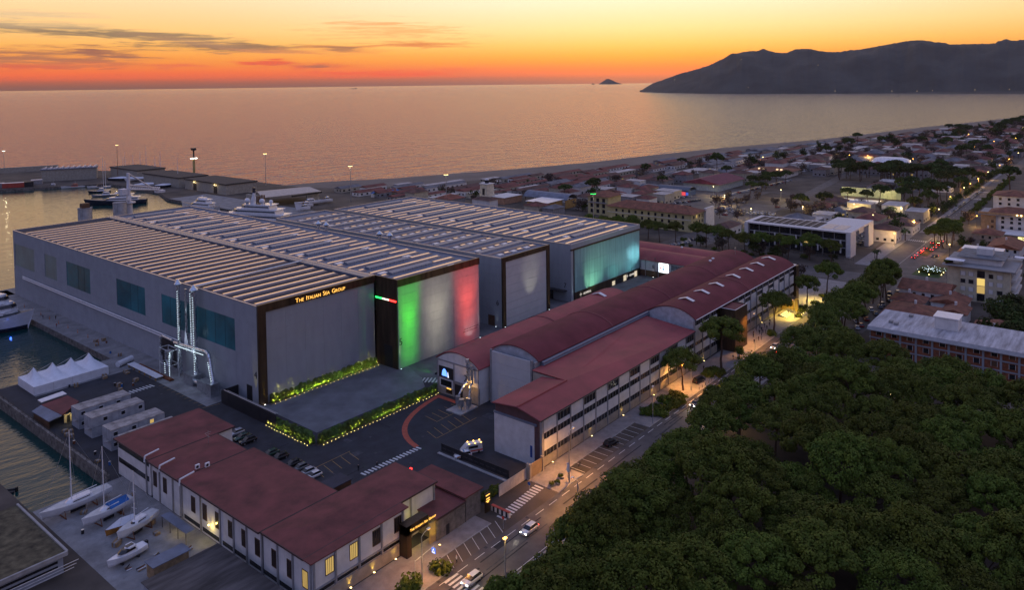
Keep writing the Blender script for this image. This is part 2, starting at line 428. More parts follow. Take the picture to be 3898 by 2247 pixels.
# painted markings: one piece each, children of the sheet they lie on
def bar(l, w): return MB().box(0, l, -w/2, w/2, 0, .004)
dash = bar(3, .16).mesh('lane_dash', M['paint'])
def mark(name, me, par, x, y, z, rz=0): return link(name, me, par, Vector((x, y, z))-worldloc(par), rz)
for k in range(34): mark('lane_dash', dash, street, 84+k*5, 100.2, .016)
long = bar(60, .15).mesh('edge_line', M['paint'])
for k in range(4): mark('edge_line', long, street, 84+k*60.2, 91.5, .016)
mark('edge_line', bar(110, .15).mesh('edge_line', M['paint']), street, 398, 91.7, .016)
for k in range(18): mark('lane_dash', dash, street, 530+k*12, 94, .016)
stripe = bar(3.6, .55).mesh('zebra_stripe', M['paint'])
yard = bpy.data.objects['yard']
def zebra(par, x, y, n, dxx, dyy, rz, z, me=stripe):
    for k in range(n): mark('zebra_stripe', me, par, x+dxx*k, y+dyy*k, z, rz)
zebra(street, 100.2, 92.2, 8, 0, 1.1, 0, .018)                      # near crossing
zebra(yard, 123.6, 104.2, 15, 1.08, .09, R(90), .02, bar(2.5, .55).mesh('zebra_stripe', M['paint']))   # across the gateway
zebra(yard, 117.2, 143.3, 17, 1.1, -.06, R(95), .02, bar(1.7, .55).mesh('zebra_stripe', M['paint']))
zebra(yard, 104.2, 239.8, 8, 1.05, 0, R(100), .02, bar(2.6, .5).mesh('zebra_stripe', M['paint']))
zebra(bpy.data.objects['apron'], 164.6, 176.4, 7, .65, -.95, R(28), .035, bar(3.8, .5).mesh('zebra_stripe', M['paint']))
zebra(street, 396.5, 92.4, 9, 0, 1.1, 0, .018); zebra(street, 491, 92.4, 9, 0, 1.1, 0, .018); zebra(street, 690, 90.2, 8, 0, 1.1, 0, .018); zebra(street, 735, 90.2, 8, 0, 1.1, 0, .018)
yl = bar(5, .12).mesh('bay_line', M['ypaint']); yl2 = bar(26, .12).mesh('bay_line', M['ypaint'])
for k in range(11): mark('bay_line', yl, yard, 112.6, 212+k*2.7, .02, R(-14))
for k in range(6): mark('bay_line', yl, yard, 141.5+k*2.7, 143.5, .02, R(74))
mark('bay_line', bar(16, .12).mesh('bay_line', M['ypaint']), yard, 141.5, 143.3, .02)
for k in range(6): mark('bay_line', yl, yard, 148.8+k*2.6, 150.6, .02, R(84))
mark('bay_line', bar(13.5, .12).mesh('bay_line', M['ypaint']), yard, 148.6, 150.4, .02)
for k in range(7): mark('bay_line', yl, yard, 104.8+k*2.7, 150.5, .02, R(80))
mark('bay_line', bar(18, .12).mesh('bay_line', M['ypaint']), yard, 104.5, 156, .02)
for k in range(13): mark('bay_line', yl, yard, 100.5, 150+k*2.6, .02, R(4))
wl = bar(4.6, .12).mesh('bay_line', M['paint'])
for k in range(7): mark('bay_line', wl, street, 104.6+k*2.5, 101.7, .018, R(62))
for k in range(12): mark('bay_line', wl, street, 151+k*2.6, 101.9, .018, R(90))
pm = [mat('asphalt_patch_dark', (.022,.022,.026), .9, var=.2), mat('asphalt_patch_pale', (.06,.06,.066), .85, var=.25, vscale=.8)]
pr_ = random.Random(4)
for k in range(46):
    x_, y_ = pr_.uniform(88,165), pr_.uniform(136,246)
    if (79 < x_ < 102 and 112 < y_ < 194) or (118 < x_ < 169 and 164 < y_ < 212) or (82 < x_ < 99 and y_ > 194) or (y_ > 211 and x_ > 113): continue
    l_, w_ = pr_.choice(((5,.5),(9,.4),(3,2.2),(2.4,1.6),(12,.35),(4,3))); mark('asphalt_patch', MB().box(0,l_,-w_/2,w_/2,0,.003).mesh('asphalt_patch', pm[k % 2]), yard, x_, y_, .0145+.0006*k/8, pr_.choice((0,R(90),pr_.uniform(0,3))))
for k in range(34):
    x_ = pr_.uniform(84,300); l_, w_ = pr_.choice(((6,.6),(14,.4),(3,1.8),(20,.3))); mark('asphalt_patch', MB().box(0,l_,-w_/2,w_/2,0,.002).mesh('asphalt_patch', pm[k % 2]), street, x_, pr_.uniform(92.4,99.6), .0142+.00002*k, pr_.uniform(-.03,.03))
drain = MB().box(-.35,.35,-.35,.35,0,.004).mesh('drain_cover', M['dark'])
for k in range(16): mark('drain_cover', drain, street, 86+k*13.7, 101.1, .0165)
for x_, y_ in ((126,150),(131,158),(112,176),(104,205),(140,147),(110,232),(128,139)): mark('drain_cover', drain, yard, x_, y_, .022)
# curved red footpath in the yard
mb = MB(); prev = None
for k in range(25):
    t = k/24
    P0, P1, P2, P3 = (Vector(p) for p in ((134.9,144.0), (136.5,153), (143,160.5), (161.5,162.6)))
    c = P0*(1-t)**3+P1*3*t*(1-t)**2+P2*3*t*t*(1-t)+P3*t**3
    d = (P1-P0)*3*(1-t)**2+(P2-P1)*6*t*(1-t)+(P3-P2)*3*t*t; d.normalize(); nn = Vector((-d.y, d.x))*.75
    cur = (c+nn, c-nn)
    if prev: mb.quad((*prev[0], .03), (*prev[1], .03), (*cur[1], .03), (*cur[0], .03))
    prev = cur
mb.quad((160.8,163.3,.031),(160.8,152.6,.031),(162.4,152.6,.031),(162.4,163.3,.031))
setting('red_footpath', mb, M['redpath'])

# ---------------------------------------------------------------- far headland and islets
M['hill'] = mat('wooded_hill', (.04,.044,.04), .95, var=.3, vscale=.004, bump=.3, bscale=.02)
def ray(xd, yd):
    X = (xd*1.5432-1949)/2892.9; Y = (445.88-yd*1.5432)/2892.9
    return fw + r2*X + u2*Y
def headland(name, sil, base, depth, step, label=None):
    """wooded ridge standing in the sea: silhouette crest behind a shoreline"""
    mb = MB(); rings = []
    def interp(tab, x):
        for (a, b), (c, d) in zip(tab, tab[1:]):
            if a <= x <= c:
                t = (x-a)/(c-a); t = t
                return b+(d-b)*t
        return tab[-1][1] if x > tab[-1][0] else tab[0][1]
    x = sil[0][0]
    r = random.Random(5); jag = 0
    from mathutils import noise as mn
    while x <= sil[-1][0]:
        yb = interp(base, x); yc = interp(sil, x)
        jag = mn.noise(Vector((x*.11, 3, 1)))*1.0 + mn.noise(Vector((x*.7, 7, 2)))*1.5
        amp = min(1, max(0, (yb-yc)/22))
        d = ray(x, yb); t = (WZ-.5-95)/d.z; p0 = Vector((0, 0, 95))+d*t
        dist = Vector((p0.x, p0.y)).length; hd = Vector((p0.x, p0.y, 0)).normalized()
        dc = ray(x, yc-jag*amp); k = (dist+depth*(.35+.65*amp))/Vector((dc.x, dc.y)).length
        pc = Vector((0, 0, 95))+dc*k; hz = max(2, pc.z)
        ring = []
        for i in range(13):
            u = i/8
            if i <= 8:
                q = Vector((p0.x, p0.y, 0)).lerp(Vector((pc.x, pc.y, 0)), u); zz = (WZ-.5)+(hz-WZ)*(1-(1-u)**1.7)
                if 0 < i < 8: zz += hz*.07*mn.noise(Vector((x*.02, u*3, 0)))*2 + hz*.02*mn.noise(Vector((x*.09, u*9, 4)))
            else:
                v = (i-8)/4; q = Vector((pc.x, pc.y, 0))+hd*(depth*1.5*v); zz = hz*(1-v)**1.3-5*v
            ring.append((q.x, q.y, zz))
        rings.append(ring); x += step
    ids = [mb.pts(r_) for r_ in rings]
    for a, b in zip(ids, ids[1:]):
        for k in range(12): mb.smooth = True; mb.face([a[k], b[k], b[k+1], a[k+1]])
    o = mb.build(name, M['hill'], org=(0, 0, 0), kind='structure')
    return o
headland('headland', [(1578,226),(1590,217),(1610,205),(1640,195),(1680,183),(1720,172),(1750,160),(1775,148),(1800,138),(1830,128),(1850,125),(1880,126),(1930,130),(1960,127),(2000,125),(2040,127),(2075,128),(2110,123),(2140,118),(2200,107),(2240,100),(2268,98),(2290,100),(2320,106),(2345,109),(2380,108),(2440,107),(2490,103),(2526,100),(2600,96),(2760,104),(2900,130),(3050,180),(3150,212)],
    [(1578,227),(1640,229),(1750,231),(2000,231),(2200,230),(2526,229.5),(3150,226)], 1500, 1.5)
headland('islet', [(1477,206.6),(1483,203),(1490,198.5),(1497,194.5),(1501,193.8),(1508,196.5),(1516,200.5),(1524,204),(1534,206.4)], [(1477,207.6),(1534,207.2)], 500, 1.0)
headland('rock', [(1459,206.8),(1463,205.2),(1467,206.9)], [(1459,207.8),(1467,207.8)], 200, .8)
# low shore at the foot of the hills, across the bay
headland('far_shore', [(2205,228),(2215,226.3),(2280,226.0),(2400,225.6),(2526,224.6),(2700,224)], [(2205,229.6),(2300,231.5),(2526,231.5),(2700,231)], 300, 3)
# ================================================================ SHIPYARD HALLS
def arc_rib(x0, x1, w, h, taper=.7, n=9):
    """one vaulted roof tile lying along x, centred on y=0"""
    mb = MB(); mb.smooth = True
    prof = [(w/2*math.cos(math.pi*k/n), h*math.sin(math.pi*k/n)) for k in range(n+1)]
    rings = [[(x0, y*.8, z*.15) for y, z in prof], [(x0+taper, y, z) for y, z in prof], [(x1-taper, y, z) for y, z in prof], [(x1, y*.8, z*.15) for y, z in prof]]
    return mb.loft(rings, True)
def highlight_for(L):
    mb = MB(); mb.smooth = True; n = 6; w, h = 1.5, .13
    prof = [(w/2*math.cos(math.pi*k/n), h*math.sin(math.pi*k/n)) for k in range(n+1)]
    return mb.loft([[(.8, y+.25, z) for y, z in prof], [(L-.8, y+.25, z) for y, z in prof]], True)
HIGHLIGHTS = {}
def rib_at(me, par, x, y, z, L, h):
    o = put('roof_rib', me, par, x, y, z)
    if L not in HIGHLIGHTS: HIGHLIGHTS[L] = highlight_for(L).mesh('ridge_strip', M['cap'])
    link('ridge_strip', HIGHLIGHTS[L], o, (0, 0, h-.05)); return o  # bright strip added along each rib as its highlight
def put(name, me, par, x, y, z, rz=0): return link(name, me, par, Vector((x, y, z))-worldloc(par), rz)
def shell(par, x0, x1, y0, y1, h, m, deck, t=.35):
    """side and rear walls plus roof deck of a hall; the front is built by hand"""
    bx('rear_wall', m, par, x0, x1, y1-t, y1, 0, h)
    bx('side_wall', m, par, x1-t, x1, y0+.6, y1-t, 0, h)
    bx('roof_deck', deck, par, x0+.3, x1-t, y0+.6, y1-t, h-.9, h-.55)
def coping(par, x0, x1, y0, y1, h, m):
    for nm, a in (('coping', (x0-.12, x0+.33, y0, y1, h, h+.14)), ('coping', (x1-.4, x1+.06, y0, y1, h, h+.14)), ('coping', (x0+.33, x1-.4, y1-.45, y1+.06, h, h+.14))):
        bx(nm, m, par, *a)
def uplight(loc, aim, energy, c, angle=26, label=None, group='wall uplights', m='l_warm', blend=.7, size=.12):
    t = thing('uplight', label, 'lamp', loc, group=group)
    part('housing', MB().tube((loc[0],loc[1],loc[2]), (loc[0],loc[1],loc[2]+.22), .2, .24, 8), M['dark'], t)
    part('lens', MB().tube((loc[0],loc[1],loc[2]+.222), (loc[0],loc[1],loc[2]+.24), .2, .2, 8), M[m], t)
    lamp('uplight_beam', 'SPOT', (loc[0], loc[1], loc[2]+.3), energy, c, aim, size, angle, blend, t)
    return t

# ---------------------------------------------------------------- hall 4
H4 = thing('shipyard_hall', 'huge grey concrete hall with dark bronze portal, green side windows and ribbed roof, numbered 4', 'hall', (123.7,199.5,0), group='shipyard halls')
x0, x1, y0, y1, h = 123.7, 168.6, 199.5, 401.0, 30.0
wins = [(212.0,258.6),(270.8,293.6),(317.0,340.1),(350.4,363.5),(375.6,399.2)]
bx('side_wall', M['conc'], H4, x0+.3, x0+.55, y0+.4, y1, 0, h)
edges = [y0+.02]
for a, b in wins: edges += [a, b]
edges += [y1]
for a, b in zip(edges[::2], edges[1::2]):
    if b-a > .3: bx('wall_panel', M['conc'], H4, x0, x0+.3, a, b, 14.0, 24.0)
for za, zb in ((0,4.6),(4.63,9.3),(9.33,13.97),(24.03,30.0)):
    ya = y0+.02
    while ya < y1-.1:
        yb = min(ya+12.2, y1)
        if za == 0 and ya < 233.2 < yb: pass
        bx('wall_panel', M['conc'], H4, x0, x0+.298, ya, yb-.04, za, zb); ya = yb
for k, (a, b) in enumerate(wins):
    w = bx('window', M['glassg'] if k < 3 else mat('faded_glazing%d' % k, (.14,.22,.23), .4, var=.15, vscale=.1), H4, x0+.12, x0+.28, a, b, 14.0, 24.0)
    if k < 3:
        for q in range(1, int((b-a)//5.8)): link('mullion', MB().box(x0+.08, x0+.12, a+q*5.8-.05, a+q*5.8+.05, 14, 24).mesh('mullion', M['dark'], worldloc(w)), w)
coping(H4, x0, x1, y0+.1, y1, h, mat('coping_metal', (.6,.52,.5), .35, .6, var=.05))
bx('rear_wall', M['conc'], H4, x0+.55, x1, y1-.35, y1-.01, 0, h-.02)
bx('roof_deck', M['deck'], H4, x0+.56, x1-.4, y0+.6, y1-.36, h-.8, h-.5)
bx('portal_fascia', M['brown'], H4, x0-.06, x1+.3, y0-.5, y0+.3, 27.9, 30.35)
bx('portal_column', M['brown'], H4, x0-.05, 126.3, y0-.45, y0+.35, 0, 27.9)
for k in range(6):
    a = 126.32+k*7.0
    lf = bx('door_leaf', M['panel'], H4, a, min(a+6.97, 168.5), y0-.02, y0+.25, .1, 27.88)
    for q in range(1, 9): link('seam', MB().box(a+.05, min(a+6.9, 168.45), y0-.03, y0-.02, q*3.1, q*3.1+.035).mesh('seam', M['trim'], worldloc(lf)), lf)
bx('door_track', M['dark'], H4, 126.3, 168.6, y0-.3, y0-.05, 0, .1)
for k in range(8): bx('column_band', M['dark'], H4, 123.9, 126.1, y0-.47, y0-.45, 3+k*2.2, 3.06+k*2.2)
rib = arc_rib(0, 40.2, 3.2, .4).mesh('roof_rib', M['rib'])
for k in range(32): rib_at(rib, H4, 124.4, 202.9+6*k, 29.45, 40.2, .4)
bx('walkway', M['skyl'], H4, 165.4, 167.9, y0+1, y1-1, 29.55, 30.15)
for xx in (165.5, 167.8): part('walkway_rail', MB().tube((xx, 214, 31.0), (xx, y1-2, 31.0), .06, .06, 6), M['steel'], H4)
post = MB().tube((0,0,0), (0,0,.9), .05, .05, 5).mesh('rail_post', M['steel'])
for k in range(24):
    for xx in (165.5, 167.8): put('rail_post', post, H4, xx, 214+8*k, 30.1)
part('roof_pipe', MB().tube((122.9,233.3,30.75), (165.6,236.0,30.75), .22, .22, 8).tube((122.9,234.1,30.75), (165.6,236.8,30.75), .18, .18, 8), M['steel'], H4)
lettering('number', '4', 3.2, M['dark'], H4, (x0-.06, 201.9, 8.0), '-x', .05)
bx('side_door', M['dark'], H4, x0-.03, x0, 203.2, 206.2, .05, 5.2)
# the lit name on the portal: large initials, small capitals
sx = 136.6
for word, gap in (('T',0),('HE',.75),('I',0),('TALIAN',.75),('S',0),('EA',.75),('G',0),('ROUP',0)):
    big = len(word) == 1
    o = lettering('sign_letters', word, 1.95 if big else 1.5, M['l_sign'], H4, (sx, y0-.58, 28.25), '-y', .04)
    w = max(v.co.x for v in o.data.vertices)
    sx += w+(.12 if big else .1)+gap
# ---------------------------------------------------------------- hall 5
def roof_rows(par, x0, x1, ys, z, sk0, sk1, deckm):
    """alternating rows: vaulted tiles broken by a long glazed skylight, and full-length tiles with a flat middle"""
    sl = arc_rib(0, sk0-x0-1.6, 3.1, .4).mesh('roof_rib', M['rib']); sr = arc_rib(0, x1-sk1-3.4, 3.1, .4).mesh('roof_rib', M['rib'])
    full = arc_rib(0, x1-x0-4.6, 3.1, .36).mesh('roof_rib', M['rib'])
    mid = MB().box(0, sk1-sk0-6, -1.7, 1.7, 0, .42).mesh('flat_tile', M['rib'])
    sky_ = MB().prism([(-1.5,0),(-1.25,.75),(.9,1.0),(1.5,.1)], 'x', 0, sk1-sk0).mesh('skylight', M['skyl'])
    fin = MB().box(-.05, .05, -1.56, -1.3, .02, .8).mesh('skylight_bar', M['steel'])
    hat = MB().box(0, 3.2, -1.1, 1.1, 0, .3).mesh('roof_hatch', M['hatch'])
    for k, y in enumerate(ys):
        if k % 2:
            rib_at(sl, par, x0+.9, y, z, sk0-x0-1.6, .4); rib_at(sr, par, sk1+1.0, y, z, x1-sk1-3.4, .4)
            s = put('skylight', sky_, par, sk0, y, z)
            for q in range(int((sk1-sk0)//2.2)): link('skylight_bar', fin, s, (1.1+q*2.2, 0, 0))
        else:
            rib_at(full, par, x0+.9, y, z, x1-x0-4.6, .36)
            if k % 4 == 0: put('roof_hatch', hat, par, sk1+1, y-3, z+.1)
            else: put('roof_hatch', hat, par, sk0-2.2, y-3, z+.1)
H5 = thing('shipyard_hall', 'grey hall numbered 5 whose pale front is floodlit green, white and red', 'hall', (168.7,188.2,0), group='shipyard halls')
x0, x1, y0, y1, h = 168.7, 209.3, 188.2, 401.0, 30.0
bx('side_wall', M['brown'], H5, x0-.1, x0+.25, y0+.31, 198.95, 0, 30.36)
bx('side_wall', M['conc'], H5, x0+.3, x0+.5, 199.9, y1, 28.4, 29.3)
shell(H5, x0, x1, y0, y1, h, M['conc'], M['deckb']); coping(H5, x0+.4, x1, y0+.6, y1, h, MATS['coping_metal'])
bx('portal_fascia', M['brown'], H5, x0-.2, x1+.1, y0-.35, y0+.3, 28.0, 30.36)
for (a, b) in ((168.95,178.4),(178.44,195.9),(195.94,209.25)):
    for q in range(9): bx('front_panel', mat('ribbed_front_panel', (.3,.3,.3), .55, var=.05, vscale=.5, stretch=(1,1,.4)), H5, a, b, y0, y0+.3, .1+q*3.1, 3.16+q*3.1 if q < 8 else 27.98)
bx('joint_cover', M['trim'], H5, 195.4, 195.9, y0-.06, y0-.003, 0, 17.5)
lettering('number', '5', 3.4, M['dark'], H5, (168.95, y0-.1, 8.1), '-y', .05)
wt = MB(); r_ = random.Random(3)
for k, (xa, xb) in enumerate(((201.0,208.6),(200.2,208.2))):     # two lines of small lettering, too small to read
    q = xa
    while q < xb: w_ = r_.uniform(.25,.7); wt.box(q, min(q+w_, xb), y0-.04, y0-.003, 5.05-k*.85, 5.3-k*.85); q += w_+r_.uniform(.12,.3)
part('wall_text', wt, M['dark'], H5, kind='stuff')
for k, nm in enumerate(('l_green', 'l_white', 'l_red')):
    bx('flag_light', M[nm] if nm != 'l_white' else glow('flag_white', (1,.9,.75), 2.2), H5, x0-.3, x0-.12, 199.0-3.45*(k+1)+.06, 199.0-3.45*k, 22.75, 23.2)
roof_rows(H5, x0+.6, x1-.6, [192.4+6*k for k in range(34)], 29.45, 174.5, 194.0, None)
bx('service_door', M['dark'], H5, x0-.14, x0-.1, 191, 195, .05, 7.5)
# ---------------------------------------------------------------- hall 6
H6 = thing('shipyard_hall', 'grey hall numbered 6 with plain panelled front door framed in bronze', 'hall', (223.0,188.4,0), group='shipyard halls')
x0, x1, y0, y1, h = 223.0, 253.7, 188.4, 340.0, 27.4
for q in range(8): bx('wall_panel', M['panel'], H6, x0, x0+.3, y0+.31, y1-.36, q*3.4+.02, min(q*3.4+3.38, h))
shell(H6, x0, x1, y0, y1, h, M['conc'], M['deckb']); coping(H6, x0, x1, y0+.5, y1, h, MATS['coping_metal'])
bx('portal_column', M['brown'], H6, x0-.05, 225.0, y0-.3, y0+.3, 0, 25.7); bx('portal_column', M['brown'], H6, 251.6, x1+.05, y0-.3, y0+.3, 0, 25.7)
bx('portal_fascia', M['brown'], H6, x0-.05, x1+.05, y0-.31, y0+.31, 25.7, 27.6)
zs = [.1,3,6,9.2,12.6,16,19.4,23.2,25.68]
for a, b in zip(zs, zs[1:]): bx('door_panel', M['lpanel'], H6, 225.02, 251.58, y0, y0+.25, a, b-.06)
lettering('number', '6', 3.0, M['dark'], H6, (x0-.05, 191.6, 8.6), '-x', .05)
bx('side_door', M['shutter'], H6, x0-.04, x0-.005, 192.4, 195.8, .05, 4.2)
sk = MB().prism([(-1.4,0),(-1.2,.7),(.9,.9),(1.4,.1)], 'x', 0, 28.4).mesh('skylight', M['skyl'])
hat = MB().box(0, 2.6, -.9, .9, 0, .35).mesh('roof_hatch', M['hatch']); sh = arc_rib(0, 4.2, 2.6, .4, .3).mesh('roof_rib', M['rib']); fl = arc_rib(0, 29.2, 2.2, .35).mesh('roof_rib', M['rib'])
for k in range(12):
    y = 196.5+12*k
    if k < 11: put('skylight', sk, H6, 224.4, y+6, 26.8)
    put('roof_rib', fl, H6, 223.9, y+1.4, 26.8)
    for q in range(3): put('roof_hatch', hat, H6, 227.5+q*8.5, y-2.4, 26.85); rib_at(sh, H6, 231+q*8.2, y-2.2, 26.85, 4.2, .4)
# ---------------------------------------------------------------- hall 7
H7 = thing('shipyard_hall', 'hall numbered 7 with glowing teal panelled front above a brown base', 'hall', (267.5,187.0,0), group='shipyard halls')
x0, x1, y0, y1, h = 267.5, 326.5, 187.0, 350.0, 25.2
for q in range(8): bx('wall_panel', M['panel'], H7, x0, x0+.3, y0+.31, y1-.36, q*3.15+.02, min(q*3.15+3.13, h))
shell(H7, x0, x1, y0, y1, h, M['conc'], M['deckb']); coping(H7, x0, x1, y0+.5, y1, h, MATS['coping_metal'])
bx('portal_fascia', M['panel'], H7, x0-.05, x1+.05, y0-.2, y0+.3, 23.2, 25.3)
bx('portal_lintel', M['brown'], H7, x0-.04, x1+.04, y0-.35, y0+.29, 22.5, 23.19)
bx('portal_column', M['panel'], H7, x0-.05, 269.0, y0-.2, y0+.3, 0, 22.49); bx('portal_column', M['dark'], H7, 269.0, 270.3, y0-.05, y0+.3, 0, 22.49)
bx('base_band', M['brown'], H7, 270.3, x1, y0-.3, y0+.25, 0, 3.68)
zs = [3.7,9.8,15.9,22.48]
for a, b in zip(zs, zs[1:]):
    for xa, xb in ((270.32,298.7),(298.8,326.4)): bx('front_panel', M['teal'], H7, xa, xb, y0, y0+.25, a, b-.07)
M['l_dimwhite'] = glow('dim_white', (1,.9,.8), .9)
for tx, px0, sz in (('ADMIRAL', 276.5, 1.5), ('ADMIRAL', 316.0, 1.5)):
    lettering('sign_letters', tx, sz, M['l_dimwhite'], H7, (px0, y0-.36, 1.5), '-y', .03)
    st = MB()
    for k in range(4):
        a = k*math.pi/2; st.face(st.pts([(px0-2+1.3*math.cos(a), y0-.36, 2.1+1.3*math.sin(a)), (px0-2+.18*math.cos(a+.785), y0-.36, 2.1+.18*math.sin(a+.785)), (px0-2, y0-.37, 2.1), (px0-2+.18*math.cos(a-.785), y0-.36, 2.1+.18*math.sin(a-.785))]))
    part('star_emblem', st, M['l_dimwhite'], H7)
for k in range(7): bx('display_window', M['glass'] if k % 3 else glow('shop_window', (1,.85,.6), .7), H7, 300.5+k*3.4, 303.0+k*3.4, y0-.34, y0-.305, .3, 2.3 if k < 3 else 3.0)
lettering('number', '7', 3.0, M['dark'], H7, (x0-.05, 190.9, 6.0), '-x', .05)
bx('side_opening', M['glass'], H7, x0-.03, x0-.005, 196.5, 205, .05, 4.6); bx('canopy', M['dark'], H7, x0-3, x0-.01, 189, 206, 4.7, 5.0)
roof_rows(H7, x0+.6, x1-.6, [191+6*k for k in range(26)], 24.6, 283.0, 309.5, None)
# roof cowls between halls 5 and 6
def cowl(x, y, z0, z1, i):
    t = thing('vent_cowl', 'galvanised roof vent with conical cap between the grey halls', 'vent', (x, y, z0), group='roof vents between the halls')
    part('flue', MB().tube((x,y,z0), (x,y,z1), .75, .75, 12), M['duct'], t)
    part('cap', MB().tube((x,y,z1), (x,y,z1+.7), .75, 1.4, 12).tube((x,y,z1+.7), (x,y,z1+2.0), 1.4, .1, 12), M['duct'], t)
for i, (x, y) in enumerate(((211,288),(211.2,282.5),(211.6,246.5),(212,240.5))): cowl(x, y, .1, 31.5, i)

# ---------------------------------------------------------------- floodlights and uplights of the halls
FL = 'facade floodlights'
for xx, hw, c, k_ in ((173.6,5.0,(.07,1,.02),1.9), (187.0,8.2,(1,.90,.66),.75), (202.7,6.6,(1,.09,.06),2.0)):
    t = thing('floodlight', 'small black floodlight on the apron aimed up at the tricolour front', 'lamp', (xx, 175.5, .05), group=FL)
    part('housing', MB().cbox(xx, 175.5, .35, .9, .4, .5), M['dark'], t)
    for zt, e in ((3,1500), (8,2500), (13,4600), (18,8000), (23,13000), (27,16000)):
        d_ = math.hypot(12.5, zt-.8); va = 62 if zt < 10 else (50 if zt < 20 else 40); ha = math.degrees(2*math.atan(hw*1.4/d_))
        l_ = lamp('flood_beam', 'SPOT', (xx, 175.8, .8), e*k_, c, (xx, 188.2, zt), .3, max(va, ha), 1.0, t); l_.scale = (math.tan(R(ha/2))/math.tan(R(max(va, ha)/2)), math.tan(R(va/2))/math.tan(R(max(va, ha)/2)), 1)
t = thing('floodlight', 'small floodlight lighting the wall text beside the red front', 'lamp', (203.5, 183.5, .05), group=FL)
part('housing', MB().cbox(203.5, 183.5, .25, .4, .3, .3), M['dark'], t); lamp('flood_beam', 'SPOT', (203.5, 183.6, .5), 700, (.95,.97,1), (203.8, 188.2, 5.2), .2, 62, .8, t)
UW = (1,.96,.72); UY = (1,.74,.12)
UL = 'thin uplight at the foot of a hall corner throwing a narrow beam'
for (x, y, e, c, m, lab) in ((169.3,187.6,900,UW,'l_cool',UL), (168.3,198.6,700,(1,.82,.2),'l_warm',UL), (208.9,187.6,900,(.85,1,.9),'l_cool',UL), (224.0,187.9,800,(1,.9,.4),'l_cool',UL), (252.8,187.9,800,(1,.85,.3),'l_cool',UL), (268.2,186.5,900,(.7,.95,1),'l_cool',UL), (125.0,198.7,800,(1,.85,.12),'l_white',UL)):
    uplight((x, y, .05), (x, y+.75, 16), e*7, c, 11, lab, 'corner uplights', m, .6)
uplight((121.9,201.2,.05), (123.4,201.2,9), 1800, (1,.8,.1), 22, UL, 'corner uplights', 'l_warm', .9)
uplight((222.2,191.2,.05), (222.9,191.2,6), 160, (.9,.95,1), 40, UL, 'corner uplights', 'l_cool', .9)
t = thing('floodlight', 'cool white floodlight washing the right end of the teal front', 'lamp', (325.6,178,.05), group=FL)
part('mast', MB().tube((325.6,178,0),(325.6,178,9.5),.1,.08,6), M['dark'], t); part('head', MB().cbox(325.6,178,9.7,.5,.5,.3), M['dark'], t)
lamp('flood_beam', 'SPOT', (325.6,178.3,9.8), 5200, (.45,.85,1), (322,187,11.5), .2, 70, .95, t)
t = thing('floodlight', 'floodlight washing the lower left of the teal front green', 'lamp', (280,179,.05), group=FL)
part('housing', MB().cbox(280,179,.3,.5,.35,.4), M['dark'], t); lamp('flood_beam', 'SPOT', (280,179.3,.7), 5000, (.6,1,.55), (284,187,9), .3, 80, .9, t)
for xx, c_ in ((288,(.45,1,.75)),(303,(.32,1,.85)),(317,(.3,.92,1))):  # fill floods added for a brighter, more even teal front
    t = thing('floodlight', 'added fill floodlight evening out the teal front', 'lamp', (xx,177,.05), group=FL)
    part('housing', MB().cbox(xx,177,.3,.5,.35,.4), M['dark'], t); lamp('flood_beam', 'SPOT', (xx,177.3,.7), 2800, c_, (xx,187,13), .3, 90, 1.0, t)
t = thing('floodlight', 'floodlight washing the plain front door of hall 6', 'lamp', (240,178,.05), group=FL)
part('housing', MB().cbox(240,178,.3,.5,.35,.4), M['dark'], t); lamp('flood_beam', 'SPOT', (240,178.3,.7), 5000, (1,.95,.7), (241,188.4,18), .3, 40, 1.0, t)

# ---------------------------------------------------------------- extraction plant on the west wall of hall 4
PL = thing('extraction_plant', 'silver ducts, stacks and fan housings strung with white lights on the concrete wall', 'ducts', (121,240,0))
for zz in (10.55, 9.75): part('wall_pipe', MB().tube((122.7,387.4,zz), (122.7,244,zz), .24, .24, 8), M['hatch'], PL)
brk = MB().box(0, .8, -.05, .05, 0, .12).mesh('pipe_bracket', M['dark'])
for k in range(24): put('pipe_bracket', brk, PL, 122.6, 246+6*k, 9.45)
def stack(y, x, zb, zt, r, cap=True):
    part('stack', MB().tube((x,y,zb), (x,y,zt-2.2), r, r, 14), M['duct'], PL)
    if cap: part('stack_cowl', MB().tube((x,y,zt-2.2), (x,y,zt-1.6), r, r*1.9, 14).tube((x,y,zt-1.6), (x,y,zt), r*1.9, .12, 14), M['duct'], PL)
stack(242.2, 121.4, 1.0, 32.2, .62); stack(238.3, 122.0, 9, 31.6, .45, False); stack(234.6, 121.8, 9, 31.6, .42, False); stack(231.6, 121.2, 1.0, 32.0, .72)
part('duct', MB().path([(121.6,246,10.2),(120.9,224.5,12.0),(120.6,222.4,11.6),(120.4,221.6,10.6),(119.8,218.6,3.6)], .55, 12), M['duct'], PL)
part('duct', MB().path([(121.9,256.5,3.5),(121.9,256.5,9.5),(121.9,254.6,10.6),(121.9,248,10.4)], .45, 10), M['duct'], PL)
part('fan_housing', MB().box(117.8,120.6,216.6,219.4,.05,4.0), M['steel'], PL); part('fan_housing', MB().box(118.6,121.6,220.6,226.4,.05,3.0), M['steel'], PL); part('fan_housing', MB().box(118.8,121.8,229.5,235.5,.05,3.4), M['steel'], PL)
part('fan_duct', MB().tube((119.8,226.5,1.6),(119.8,229.6,1.6),.8,.8,12), M['duct'], PL)
fr = MB()
for xx in (117.6, 120.6):
    for yy in (241.6, 248.4): fr.box(xx-.12, xx+.12, yy-.12, yy+.12, 0, 9.2)
